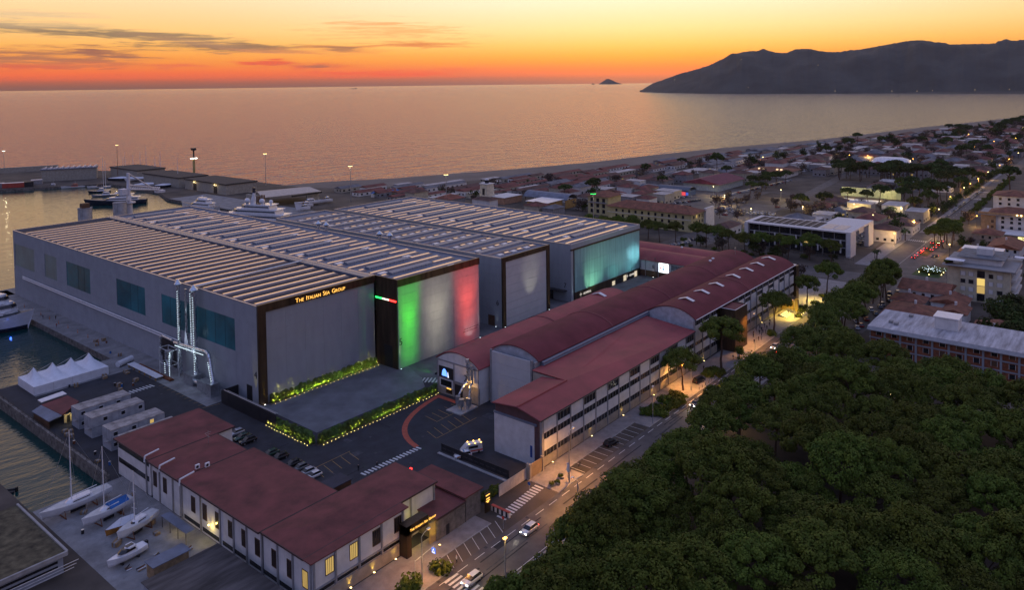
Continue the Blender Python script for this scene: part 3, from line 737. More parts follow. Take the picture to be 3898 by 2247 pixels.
for zz in (4.2, 9.0):
    for xx in (117.6, 120.6): fr.box(xx-.08, xx+.08, 241.7, 248.3, zz, zz+.2)
    for yy in (241.6, 248.4): fr.box(117.7, 120.5, yy-.08, yy+.08, zz, zz+.2)
part('steel_frame', fr, mat('white_steel', (.6,.63,.65), .4, .3), PL)
part('filter_cone', MB().tube((119.1,245,8.4),(119.1,245,5.6),1.3,1.3,12).tube((119.1,245,5.6),(119.1,245,2.6),1.3,.3,12), M['duct'], PL)
def leds(name, pts_, step=.75):
    mb = MB()
    for a, b in zip(pts_, pts_[1:]):
        a, b = Vector(a), Vector(b); L = (b-a).length; n_ = max(1, int(L/step))
        for k in range(n_): p = a.lerp(b, (k+.5)/n_); mb.cbox(p.x, p.y, p.z, .13, .13, .13)
    part(name, mb, M['l_cool'], PL, kind='stuff')
leds('led_string', [(120.7,241.6,28.6),(120.7,241.6,12)]); leds('led_string', [(121.2,234.2,29),(121.2,234.2,12)]); leds('led_string', [(120.4,231.1,28.4),(120.4,231.1,3)])
leds('led_string', [(120.6,244,9.9),(120.0,224.5,11.1)], .6); leds('led_string', [(119.5,221.2,9.8),(119.0,218.4,4.2)], .6); leds('led_string', [(117.4,241.6,1),(117.4,241.6,8)], .6); leds('led_string', [(117.6,245,1),(117.6,245,5)], .6)
for p, e in (((118.6,240,7.5),130), ((118.0,226.5,6.5),130), ((119.6,236.5,14),60), ((119.8,236.5,22),30)): lamp('led_wash', 'POINT', p, e, (.72,.9,1), size=.5, parent=PL)
part('windbreak_sail', MB().quad((121.0,237.4,17),(121.2,236.4,12.5),(121.4,235.8,9.6),(121.0,238.6,10.5)).quad((121.0,233.2,16),(121.2,232.6,11),(121.4,232.3,9),(121.0,234,9.5)), M['canvas'], PL)
part('wall_recess', MB().box(123.58,123.68,249,259,.1,9.0), M['dark'], PL)
# ================================================================ WORKSHOPS ALONG THE STREET
def arcp(ya, yb, ze, za, n=14):
    """arch profile from eave to eave (y, z), rising to za in the middle"""
    c = (ya+yb)/2; hw = abs(yb-ya)/2
    out = []
    for k in range(n+1):
        t = -1+2*k/n
        rr = (hw*hw+(za-ze)**2)/(2*(za-ze)); out.append((c+hw*t, za-rr+math.sqrt(max(0, rr*rr-(hw*t)**2))))
    return out
def vault(par, x0, x1, ya, yb, ze, za, m, step, thick=.25, name='roof_sheet', over=.0):
    """barrel roof in a run of separate sheets with thin raised laps"""
    xs = [x0]
    while xs[-1]+step*1.3 < x1: xs.append(xs[-1]+step)
    xs.append(x1)
    for k, (a, b) in enumerate(zip(xs, xs[1:])):
        d = .0
        po = arcp(ya, yb, ze+d, za+d); pi = arcp(ya+.05, yb-.05, ze-thick, za-thick)
        mb = MB(); mb.smooth = True
        mb.loft([[(a, y, z) for y, z in po], [(b, y, z) for y, z in po]], False, False); mb.smooth = False
        mb.loft([[(a, y, z) for y, z in pi], [(b, y, z) for y, z in pi]], False, False)
        for e_ in (a, b): mb.loft([[(e_, y, z) for y, z in po], [(e_, y, z) for y, z in pi]], False, False)
        part(name, mb, m, par)
        if k: part('roof_lap', MB().loft([[(a-.22, y, z+.16) for y, z in arcp(ya, yb, ze, za)]+[(a-.22, y, z-.05) for y, z in arcp(ya, yb, ze, za)][::-1], [(a+.22, y, z+.16) for y, z in arcp(ya, yb, ze, za)]+[(a+.22, y, z-.05) for y, z in arcp(ya, yb, ze, za)][::-1]]), MATS.get('lap') or mat('lap', (.2,.05,.055), .7), par)
def gable(par, x, t, ya, yb, zb, ze, za, m, name='gable_wall'):
    pr = arcp(ya, yb, ze, za)
    part(name, MB().prism([(ya, zb)]+pr+[(yb, zb)], 'x', x, x+t), m, par)

# ---- hall 2: barrel roof with a round-topped front facing the yard
B2 = thing('vaulted_workshop', 'white round-gabled workshop numbered 2 with long red barrel roof', 'workshop', (164,157,0), group='vaulted workshops')
gable(B2, 164.0, .4, 148.0, 165.2, 5.0, 10.5, 13.7, M['white'])
bx('base_wall', M['beige'], B2, 164.0, 164.4, 148.0, 165.2, 0, 4.98)
vault(B2, 163.7, 254.0, 147.6, 165.6, 10.9, 14.15, M['roofred'], 44)
bx('side_wall', M['white'], B2, 164.42, 253.5, 164.6, 165.1, 0, 10.6); bx('side_wall', M['white'], B2, 164.42, 253.5, 148.1, 148.5, 0, 10.6); gable(B2, 253.1, .38, 148.0, 165.2, 0, 10.5, 13.7, M['white'])
for y in (165.0, 158.1, 152.4, 148.2): bx('pilaster', M['trim'], B2, 163.86, 164.0, y-.18, y+.18, 0, 10.6)
bx('cornice', M['trim'], B2, 163.84, 164.0, 148, 165.2, 10.2, 10.6); bx('string_course', M['trim'], B2, 163.88, 164.0, 148, 165.2, 4.9, 5.15)
scr = bx('screen', M['dark'], B2, 163.8, 163.95, 158.4, 164.4, 5.2, 8.6)
mb = MB()
mb.face(mb.pts([(163.79, 163.3-1.55*math.cos(t)*1.0 if False else 162.0-1.1*math.cos(t), 5.7+2.3*math.sin(t)) for t in [math.pi*k/10 for k in range(11)]]))
part('screen_image', mb, glow('screen_blue', (.12,.28,1), 2.4), scr)
part('screen_image', MB().quad((163.788,160.7,5.5),(163.788,160.1,5.5),(163.788,160.5,7.3),(163.788,160.7,7.0)), glow('screen_pale', (.7,.75,1), 1.5), scr)
w = bx('window', M['white'], B2, 163.9, 163.98, 158.6, 164.2, 2.2, 4.85); bx('pane', M['glass'], w, 163.86, 163.9, 159.1, 163.7, 2.6, 4.5)
lettering('number', '2', 3.1, mat('bronze_number', (.09,.06,.03), .5, .5), B2, (163.85, 154.1, 5.9), '-x', .05)
sg = bx('wall_sign', M['brown'], B2, 163.8, 163.9, 159.0, 161.4, .7, 2.4); part('sign_lettering', MB().quad((163.79,161.2,2.0),(163.79,159.2,2.0),(163.79,159.2,2.3),(163.79,161.2,2.3)), M['l_sign'], sg)
bx('door', M['dark'], B2, 163.9, 163.99, 154.6, 157.8, .05, 4.2)
hatv = MB().prism([(0,0),(2.1,.75),(4.2,0),(4.2,-.15),(2.1,.58),(0,-.15)], 'y', 0, 2.2).mesh('ridge_skylight', M['hatch'])
hatx = MB().prism([(-2.9,0),(0,.9),(2.9,0),(2.9,-.12),(0,.75),(-2.9,-.12)], 'x', 0, 1.6).mesh('ridge_skylight', M['hatch'])
link('ridge_skylight', hatx, B2, Vector((242,156.6,14.05))-worldloc(B2)); 
# dust extraction in the yard corner
DX = thing('dust_extractor', 'grey dust extraction plant with curved pipes beside the workshop numbered 2', 'ducts', (160,150,0))
part('plinth', MB().box(155.5,163,147.6,153.4,0,.3), M['kerb'], DX)
for yy, zt in ((151.6,12.6),(149.9,10.8)): part('riser', MB().tube((163.0,yy,6.5),(163.0,yy,zt),.35,.35,10).tube((163.0,yy,zt),(163.0,yy,zt+.9),.6,.5,10), M['duct'], DX)
part('pipe', MB().path([(163,151.6,6.8),(161.4,152.0,5.6),(160,152.3,3.6),(159.6,152.3,1.2)], .34, 10), M['duct'], DX); part('pipe', MB().path([(163,149.9,6.5),(161.8,149.4,6.6),(160.4,148.9,2.2)], .3, 10), M['duct'], DX)
for x, y in ((159.4,152.3),(158.4,150.0),(160.2,148.7)):
    part('collector', MB().tube((x,y,1.4),(x,y,3.4),.75,.75,12).tube((x,y,1.4),(x,y,.7),.75,.25,12), M['steel'], DX); part('collector_leg', MB().tube((x-.5,y-.5,.3),(x-.5,y-.5,2),.05,.05,5).tube((x+.5,y+.5,.3),(x+.5,y+.5,2),.05,.05,5), M['dark'], DX)
LS = thing('work_light', 'amber strip work light on a bracket over the dust extractor', 'lamp', (162.2,152,6.6))
part('tube', MB().tube((162.2,151.2,6.3),(161.2,150.4,6.9),.1,.1,6), M['l_amber'], LS); part('bracket', MB().tube((163.6,151,6.5),(161.8,150.8,6.6),.05,.05,5), M['dark'], LS)
lamp('work_glow', 'POINT', (161.2,150.6,6.0), 260, (1,.55,.15), size=.3, parent=LS)
lamp('work_glow', 'SPOT', (165.0,150.5,3.0), 900, (1,.6,.2), (169,141,7), .3, 70, .9, LS)

# ---- hall 3: long middle vault behind a tall blank screen wall
B3 = thing('vaulted_workshop', 'long workshop with the tallest red barrel roof behind a blank grey screen wall', 'workshop', (168,139,0), group='vaulted workshops')
for q in range(5): bx('screen_panel', M['lpanel'], B3, 168.0, 168.35, 131.8, 146.4, q*3.15, q*3.15+3.1)
for yy in (146.4, 131.2): bx('screen_post', M['trim'], B3, 167.9, 168.5, yy, yy+.6, 0, 16.1)
bx('side_wall', M['trim'], B3, 168.6, 170.5, 130.6, 131.3, 0, 15.4)
gable(B3, 170.6, .3, 130.8, 148.0, 12, 15.3, 18.0, mat('pale_blue_gable', (.42,.45,.5), .7))
vault(B3, 170.0, 329.0, 130.2, 148.4, 15.5, 18.3, mat('barrel_sheet', (.165,.042,.05), .75, spec=.1, var=.14, vscale=.12, bump=.25, bscale=1.2), 40)
bx('side_wall', M['white'], B3, 171, 328.5, 147.4, 147.9, 0, 15.2); bx('side_wall', M['conc'], B3, 171, 328.5, 130.9, 131.3, 0, 15.2); gable(B3, 328.1, .38, 130.8, 148, 0, 15.3, 18, M['white'])
for q in range(3): part('gutter', MB().tube((171,129.9-.35*q,15.05-.3*q),(233,129.9-.35*q,15.05-.3*q),.14,.14,6), M['skyl'], B3)
bx('gutter_band', M['skyl'], B3, 171, 233, 129.3, 130.15, 13.9, 15.2)
for x, y in ((301,138.2),(305.5,139.0)): part('roof_vent', MB().tube((x,y,18.0),(x,y,18.8),.3,.3,8).tube((x,y,18.8),(x,y,19.2),.75,.2,8), M['hatch'], B3)
part('roof_mast', MB().tube((322,136,18),(322,136,20.6),.07,.07,5).cbox(322,136,20.7,.7,.5,.5), M['steel'], B3)

# ---- street front with the low red roof
B1 = thing('street_workshop', 'two-storey street workshop with low red pitched roof and ribbon windows', 'workshop', (146,111.4,0))
def slope(name, par, m, pts_, t=.22):
    mb = MB(); a = mb.pts(pts_); b = mb.pts([(x, y, z-t) for x, y, z in pts_]); n_ = len(pts_)
    mb.face(a); mb.face(b[::-1])
    for k in range(n_): mb.face([a[k], b[k], b[(k+1) % n_], a[(k+1) % n_]])
    return part(name, mb, m, par)
slope('roof', B1, M['roofred'], [(145.2,110.9,12.35),(230.3,110.9,12.35),(230.3,130.0,14.2),(166.5,130.0,14.2),(166.5,118.2,14.0),(145.2,118.2,14.0)])
slope('roof', B1, M['roofred'], [(145.2,118.22,14.0),(166.5,118.22,14.0),(167.2,126.6,13.1),(145.2,126.6,13.1)])
part('ridge_strip', MB().tube((145.1,118.2,14.05),(166.6,118.2,14.05),.28,.28,6), M['roofred'], B1)
part('verge', MB().tube((145.1,110.9,12.3),(145.1,118.2,13.95),.2,.2,6).tube((145.1,118.2,13.95),(145.1,126.6,13.05),.2,.2,6), MATS['lap'], B1)
part('gutter', MB().tube((145.2,110.8,12.2),(230,110.8,12.2),.13,.13,6), M['dark'], B1)
part('end_wall', MB().prism([(111.5,0),(126.2,0),(126.2,12.8),(118.2,13.75),(111.5,12.2)], 'x', 146.0, 146.3), mat('maroon_cladding', (.10,.055,.06), .7, var=.12), B1)
bx('end_door', mat('white_sliding_door', (.55,.56,.58), .5, var=.06), B1, 145.75, 145.98, 113.4, 126.4, 0, 10.2); bx('door_rail', M['skyl'], B1, 145.6, 145.97, 112.6, 126.5, 10.25, 10.75)
bx('emblem', mat('sea_blue', (.02,.06,.25), .5), B1, 145.72, 145.745, 114.0, 114.7, 2.0, 5.0); bx('corner_post', M['trim'], B1, 145.7, 146.6, 110.95, 111.6, 0, 12.1)
bx('side_wall', M['white'], B1, 146.35, 166, 125.8, 126.2, 0, 12.6); bx('step_wall', M['beige'], B1, 166.55, 167.0, 118.4, 129.8, 11, 13.6)
def bay(par, a, b, zs, kinds, y=111.4):
    """one structural bay of the street front: stacked panels and windows between two columns"""
    for (z0, z1), k in zip(zip(zs, zs[1:]), kinds):
        if k == 'g':
            w_ = bx('window', M['glass'], par, a+.15, b-.15, y+.1, y+.25, z0+.05, z1-.05)
            nb = max(2, int((b-a)/1.45))
            for q in range(1, nb): link('mullion', MB().box(a+q*(b-a)/nb-.035, a+q*(b-a)/nb+.035, y+.02, y+.095, z0+.05, z1-.05).mesh('mullion', M['trim'], worldloc(w_)), w_)
        else: bx('wall_panel', {'w': M['white'], 'b': M['beige'], 'd': MATS['maroon_cladding'], 't': M['trim']}[k], par, a+.15, b-.15, y, y+.3, z0, z1)
for k in range(14):
    a = 146.7+k*5.95; b = a+5.95
    if k % 2 == 1: bay(B1, a, b, (0,2.3,3.9,6.7,8.4,9.4,11.4,12.15), 'bgwgwgt')
    else: bay(B1, a, b, (0,2.3,3.9,6.7,8.4,11.6,12.15), 'bgwgwt')
    bx('column', M['trim'], B1, a-.15, a+.15, 111.2, 111.7, 0, 12.1)
# ---- third vault over the street front
B4 = thing('vaulted_workshop', 'three-storey street workshop with red barrel roof carrying seven ridge skylights', 'workshop', (232,112,0), group='vaulted workshops')
gable(B4, 232.2, .3, 112.2, 129.2, 12, 15.4, 18.4, MATS['pale_blue_gable']); vault(B4, 231.9, 327.2, 111.6, 129.7, 15.6, 18.7, MATS['barrel_sheet'], 46)
part('roof_edge', MB().tube((231.9,111.4,15.5),(328.8,111.4,15.5),.16,.16,6), M['hatch'], B4)
slope('roof_tip', B4, M['hatch'], [(324,113.6,15.75),(329.2,111.2,15.5),(329.2,113.2,15.6),(327,115,16)])
bx('roof_slab', MATS['maroon_cladding'], B4, 232.6, 327, 112.2, 129.2, 15.0, 15.3); bx('rear_wall', M['white'], B4, 232.6, 327, 128.8, 129.2, 0, 15.0); bx('end_wall', M['brown'], B4, 326.6, 327, 112.2, 128.8, 0, 15.0)
for k in range(16):
    a = 231.2+k*5.98; b = a+5.98
    if 250.5 < (a+b)/2 < 262: continue
    bay(B4, a, b, (0,2.6,4.2,6.6,7.9,11.4,13.0,13.4,15.0), 'bgwgwgwg' if k % 2 else 'bgwgwwwg', 111.8)
    bx('column', M['trim'], B4, a-.13, a+.13, 111.5, 112.1, 0, 15.2)
for x in (242.4,254.6,267,282.5,295.6,307.1,320): link('ridge_skylight', hatx, B4, Vector((x-.8,120.2,18.55))-worldloc(B4))
TW = thing('stair_tower', 'dark bronze clad stair tower standing out from the street workshop', 'tower', (256,108,0))
for k in range(8): bx('cladding_panel', M['brown'], TW, 251.6+k*1.33, 252.9+k*1.33, 106.2, 106.45, 0, 15.0)
bx('side_cladding', M['brown'], TW, 251.6, 251.85, 106.5, 111.7, 0, 15.0); bx('side_cladding', M['brown'], TW, 261.9, 262.15, 106.5, 111.7, 0, 15.0); bx('roof', M['roofbrn'], TW, 251.9, 261.85, 106.5, 111.7, 14.5, 14.7)
part('roof_rim', MB().tube((251.7,106.3,15.05),(262.1,106.3,15.05),.12,.12,5).tube((251.7,106.3,15.05),(251.7,111.6,15.05),.12,.12,5), M['hatch'], TW)
FN = thing('end_fin', 'tall dark bronze fin closing the far end of the street workshop', 'wall', (330,111,0))
bx('cladding', M['brown'], FN, 327.4, 330.6, 110.9, 113.4, 0, 15.1)
# ---- building 8
B8 = thing('vaulted_workshop', 'low white workshop numbered 8 with two red barrel roofs and a bright screen', 'workshop', (327,180,0), group='vaulted workshops')
def vault_y(par, xa, xb, y0, y1, ze, za, m, step=30):
    y = y0
    while y < y1-.1:
        e = min(y+step, y1); po = arcp(xa, xb, ze, za); pi = arcp(xa+.05, xb-.05, ze-.25, za-.25)
        mb = MB(); mb.smooth = True; mb.loft([[(p, y, z_) for p, z_ in po], [(p, e-.08, z_) for p, z_ in po]], False, False); mb.smooth = False; mb.loft([[(p, y, z_) for p, z_ in pi], [(p, e-.08, z_) for p, z_ in pi]], False, False); mb.loft([[(p, y, z_) for p, z_ in po], [(p, y, z_) for p, z_ in pi]], False, False); part('roof_sheet', mb, m, par); y = e
for k in range(9):
    ya, yb = 149+k*7, 156+k*7
    bx('wall_panel', M['white'], B8, 327.0, 327.3, ya+.15, yb-.15, 3.0, 7.9); bx('base_wall', M['shutter'], B8, 327.0, 327.3, ya+.15, yb-.15, 0, 2.98); bx('column', M['trim'], B8, 326.85, 327.35, ya-.15, ya+.15, 0, 8.0)
vault_y(B8, 326.4, 343.0, 149, 215, 8.1, 11.4, M['roofred']); vault_y(B8, 343.2, 360.0, 149, 215, 7.9, 10.7, M['roofred'])
bx('rear_wall', M['white'], B8, 359, 359.4, 149.3, 214, 0, 8); gable(B8, 0, 0, 0, 0, 0, 0, 1, M['white']) if False else None
for (ya, yb, m_) in ((186.3,189.5,'poster'),(163.6,170.2,'poster'),(155,161.5,'poster')):
    bx('poster', mat('sea_poster', (.06,.10,.14), .4, var=.5, vscale=.7, c2=(.4,.42,.42)), B8, 326.9, 326.98, ya, yb, 3.6, 7.2)
sc8 = bx('screen', glow('screen_bright', (.85,.95,1), 3.2), B8, 326.8, 326.97, 171.6, 176.6, 3.0, 7.4)
r_ = random.Random(2)
for k in range(9):
    a = 171.9+r_.random()*3.6; zz = 3.2+r_.random()*2.4
    link('screen_image', MB().box(326.77, 326.795, a, a+.5+r_.random()*.9, zz, zz+.3+r_.random()*.7).mesh('screen_image', glow('screen_patch%d' % (k % 3), ((.1,.25,.5),(.9,.3,.35),(.2,.5,.55))[k % 3], 1.2), worldloc(sc8)), sc8)
lettering('number', '8', 2.6, M['dark'], B8, (326.85, 180.3, 4.2), '-x', .05)
uplight((326.2,179.4,.05), (326.9,179.4,5), 150, (1,.9,.8), 45, 'small white uplight under the number 8', None, 'l_white')
uplight((166.9,153.4,.05), (167.5,150,7), 10, (1,.9,.8), 45, 'small lamp at the workshop wall', None, 'l_warm') if False else None
part('roof_cowl', MB().tube((350,176,10.5),(350,176,11.2),.3,.3,8).tube((350,176,11.2),(350,176,11.6),.7,.2,8), M['hatch'], B8)
# canopy and posts in front of 8
for k in range(2):
    cp = thing('parking_canopy', 'small white flat parking canopy in front of workshop 8', 'canopy', (318,168-k*4,0), group='parking canopies by workshop 8')
    part('roof', MB().box(316.5,319.8,166.4-k*3.6,169.4-k*3.6,3.0,3.15), M['hatch'], cp)
    for xx, yy in ((316.7,166.6),(319.6,169.2)): part('post', MB().tube((xx,yy-k*3.6,0),(xx,yy-k*3.6,3),.06,.06,5), M['dark'], cp)

# ================================================================ OFFICE RANGE BY THE CANAL (near corner)
OF = thing('office_building', 'white two-storey office range with red-brown flat roofs and brown shutters', 'building', (80,113,0))
def roof_flat(par, x0, x1, y0, y1, z, m=None, rise=.5):
    """low hipped sheet roof with an overhanging eave board"""
    cx, cy = (x0+x1)/2, (y0+y1)/2; w_ = min(x1-x0, y1-y0)/2
    mb = MB()
    if x1-x0 > y1-y0: a, b = (x0+w_, cy, z+rise), (x1-w_, cy, z+rise)
    else: a, b = (cx, y0+w_, z+rise), (cx, y1-w_, z+rise)
    c = [(x0,y0,z),(x1,y0,z),(x1,y1,z),(x0,y1,z)]; i = mb.pts(c+[a, b])
    if x1-x0 > y1-y0: fs = ((0,1,5,4),(1,2,5),(2,3,4,5),(3,0,4))
    else: fs = ((0,1,4),(1,2,5,4),(2,3,5),(3,0,4,5))
    for f in fs: mb.face([i[k] for k in f])
    part('roof', mb, m or M['roofbrn'], par)
    for a_ in ((x0-.02,x1+.02,y0-.06,y0+.12,z-.32,z+.02),(x0-.02,x1+.02,y1-.12,y1+.06,z-.32,z+.02),(x0-.06,x0+.12,y0+.13,y1-.13,z-.32,z+.02),(x1-.12,x1+.06,y0+.13,y1-.13,z-.32,z+.02)): bx('eave_board', mat('dark_eave', (.07,.035,.035), .7), par, *a_)
roof_flat(OF, 79.2,101.4,175.0,192.8,9.0); roof_flat(OF, 79.0,96.4,161.3,174.7,9.0); roof_flat(OF, 79.0,98.0,129.2,161.0,9.02); roof_flat(OF, 79.4,114.0,115.4,129.0,9.0,rise=.6)
slope('roof', OF, M['roofbrn'], [(79.4,113.0,8.97),(103.3,113.0,8.97),(103.3,115.35,9.0),(79.4,115.35,9.0)])
bx('wall', M['white'], OF, 80.0,100.8,175.4,192.2,0,8.7); bx('wall', M['white'], OF, 80.0,95.8,161.8,174.4,0,8.7); bx('wall', M['white'], OF, 80.0,97.4,129.6,160.6,0,8.7); bx('wall', M['white'], OF, 80.0,102.6,113.4,129.0,0,8.6); bx('wall', M['white'], OF, 102.62,113.4,115.9,129.0,0,8.65)
for k in range(2): bx('ribbon_window', M['glass'], OF, 79.93, 79.99, 176, 191.8, (6.8,3.2)[k], (8.0,4.4)[k])
def win(par, face, c, zb, zt, w_=1.7, lit=False, o=0.0):
    """shuttered window: pane, frame and two leaves; face w = west wall x=80-o, s = street wall y=113.4-o"""
    P = (lambda a, b, d0, d1: (80-o-d1, 80-o-d0, a, b)) if face == 'w' else (lambda a, b, d0, d1: (a, b, 113.4-o-d1, 113.4-o-d0))
    q = bx('window', M['glass'] if not lit else M['l_win'], par, *P(c-w_/2, c+w_/2, .0, .03), zb, zt)
    wl_ = worldloc(q)
    for k in range(3): link('mullion', MB().box(*P(c-w_/2+w_*(k+1)/4-.04, c-w_/2+w_*(k+1)/4+.04, .031, .06), zb, zt).mesh('mullion', M['shutter'], wl_), q)
    for a, b in ((c-w_/2-.12, c-w_/2), (c+w_/2, c+w_/2+.12)): link('frame', MB().box(*P(a, b, .0, .08), zb-.1, zt+.1).mesh('frame', M['shutter'], wl_), q)
    for a, b in ((zb-.14, zb), (zt, zt+.12)): link('sill', MB().box(*P(c-w_/2, c+w_/2, .0, .1), a, b).mesh('sill', M['shutter'], wl_), q)
for c in (174.3-1.2, 168.4, 155.8, 151.0, 145.9, 140.9, 135.9, 131.1, 125.4, 120.4, 115.6): win(OF, 'w', c, 3.3, 6.5, 1.5, c in (115.6,))
for c in (177.2, 170.8, 164.6, 160.6, 152.6, 144.8, 139.6, 134.8, 129.4, 124.2, 119.3, 113.75): bx('pilaster', M['trim'], OF, 79.75, 79.99, c-.2, c+.2, 0, 8.65)
for a, b in ((153,159.8),(145.2,152),(135.2,144),(124.6,134),(114.5,123.8)): bx('low_window', M['glass'], OF, 79.94, 79.99, a, b, .5, 1.4)
for k, c in enumerate((83.8,89.4,95.0,100.6)): win(OF, 's', c, 5.0, 7.9, 1.75, k in (0,1))
for c in (80.25,85.1,90.7,96.3,101.9): bx('pilaster', M['trim'], OF, c-.2, c+.2, 113.15, 113.39, 2.4, 8.55)
for a, b in ((80.6,84.8),(85.4,90.4),(91,96),(96.6,101.6)): bx('clerestory', M['glass'], OF, a, b, 113.32, 113.39, 2.5, 3.3)
bx('sill_band', M['trim'], OF, 80.0, 102.3, 113.1, 113.39, 3.35, 3.6); bx('base_wall', M['beige'], OF, 80.0, 102.0, 113.0, 113.39, 0, 2.38)
for c in (106.4, 113.2): bx('pilaster', M['trim'], OF, c-.2, c+.2, 115.6, 115.89, 0, 8.6)
# entrance portal
bx('entrance_portal', M['brown'], OF, 100.6, 101.9, 110.8, 113.0, 0, 6.6); bx('entrance_portal', M['brown'], OF, 100.6, 106.6, 110.8, 112.9, 4.6, 6.62) ; bx('entrance_glass', M['glass'], OF, 102.65, 106.3, 115.8, 115.88, .1, 4.4)
sx = 101.5
for word, gap in (('T',0),('HE',.25),('I',0),('TALIAN',.25),('S',0),('EA',.25),('G',0),('ROUP',0)):
    o = lettering('sign_letters', word, .74 if len(word) == 1 else .58, M['l_sign'], OF, (sx, 110.74, 5.3), '-y', .03); sx += max(v.co.x for v in o.data.vertices)+.05+gap
lamp('entrance_glow', 'POINT', (103.6,113.6,3.6), 320, (1,.78,.12), size=.3, parent=OF)
# low flat-roofed annexes towards the gate
AN = thing('gatehouse', 'grey stone gatehouse with flat brown roofs beside the yard entrance', 'building', (115,112,0))
M['stone'] = mat('grey_stone_cladding', (.17,.155,.145), .85, var=.2, vscale=1.0, bump=.4, bscale=5)
bx('wall', M['stone'], AN, 108.6,117.4,110.4,119,0,4.9); bx('wall', M['stone'], AN, 117.42,122.4,110.5,125.6,0,5.5); bx('wall', M['stone'], AN, 114.2,117.4,119.02,126,0,5.3)
bx('roof', M['roofbrn'], AN, 108.3,117.3,110.0,119.0,4.92,5.06); bx('roof', M['roofbrn'], AN, 116.9,122.9,110.0,126.3,5.5,5.75); bx('roof', M['roofbrn'], AN, 113.9,116.88,119.05,126.3,5.32,5.5)
bx('parapet', MATS['dark_eave'], AN, 108.25,117.0,109.9,110.02,4.7,5.12); bx('door', M['dark'], AN, 111.4,112.3,110.33,110.39,.05,2.3); bx('curved_wall', mat('ochre_wall', (.4,.3,.14), .8), AN, 107.0,108.58,110.7,111.0,0,4.4)
bx('downpipe', M['dark'], AN, 117.36,117.44,110.3,110.42,0,4.9)
SN = thing('totem_sign', 'dark brown totem sign with lit lettering beside the gate', 'sign', (123.5,109.6,0))
bx('slab', M['brown'], SN, 122.7,124.3,109.3,109.6,0,4.3)
for k, (a, b, z_) in enumerate(((122.85,124.15,3.75),(123.0,124.1,2.95),(122.9,124.2,2.45),(123.3,123.8,2.15))): bx('sign_lettering', M['l_sign'], SN, a, b, 109.27, 109.295, z_, z_+.22)
# courtyard sheds behind the office
SH = thing('bike_shed', 'flat dark-roofed shed behind the office roofs', 'shed', (105,140,0))
bx('roof', M['deck'], SH, 99.6,107.2,135.8,140.2,8.6 if False else 5.6,5.8); bx('wall', M['shutter'], SH, 100,107,136.1,136.4,0,5.58); bx('wall', M['shutter'], SH, 106.7,107,136.42,140,0,5.58); bx('wall', M['shutter'], SH, 100,100.3,136.42,140,0,5.58)
S2 = thing('link_roof', 'low brown flat roof filling the office courtyard', 'building', (104,132,0)); bx('roof', M['roofbrn'], S2, 98.2,113.6,129.3,135.6,4.2,4.4); bx('wall', M['shutter'], S2, 98.4,113.3,135.0,135.4,0,4.18); bx('wall', M['shutter'], S2, 113.0,113.3,129.4,134.98,0,4.18)
# roof clutter on the office range
for k, (x, y, l) in enumerate(((80.2,176.2,3.4),(80.2,169.0,3.6),(80.0,159.5,3.4))):
    t = thing('flue_pipe', 'white bent flue pipe lying over the eave of the office roof', 'pipe', (x, y, 9), group='flue pipes on the office roof')
    part('pipe', MB().path([(x-1.2,y-.2,8.3),(x-1.0,y,9.6),(x+l-1,y+.2,9.9)], .2, 8), M['hatch'], t)
for k, (x, y) in enumerate(((84.2,161.6),(86.0,160.6))):
    t = thing('air_conditioner', 'white air conditioner box on the office roof', 'air conditioner', (x, y, 9.2), group='roof air conditioners'); part('casing', MB().cbox(x,y,9.75,1.0,.45,.9), M['hatch'], t); part('fan_grille', MB().tube((x-.1,y-.235,9.75),(x-.1,y-.24,9.75),.33,.33,10), M['dark'], t)
t = thing('aerial', 'spindly television aerial on the office roof', 'aerial', (92,171,9.3)); part('mast', MB().tube((92,171,9.2),(92,171,12.4),.05,.04,5), M['steel'], t); part('elements', MB().tube((91.2,171,12),(92.8,171,12),.03,.03,4).tube((91.4,171,11.5),(92.6,171,11.5),.03,.03,4).tube((92,170.4,11.0),(92,171.6,11.0),.03,.03,4), M['steel'], t)
# yellow wall uplights along the street fronts
UG = 'street front uplights'
for x, y in ((87.9,112.9),(93.6,112.9),(99.0,112.7),(149.8,111.1),(167.6,111.1),(183.8,111.1),(201.6,111.1),(237.1,111.4),(271.6,111.5),(289,111.5)):
    uplight((x, y-.35, .14), (x, y+.25, 3.0), 220, (1,.62,.07), 62, 'yellow ground uplight washing the base wall along the street', UG, 'l_warm', .8, .08)
uplight((107.8,108.8,.14), (107.9,110.7,3.2), 360, (1,.66,.05), 55, 'yellow ground uplight washing the curved ochre wall by the entrance', None, 'l_warm', .8, .08)
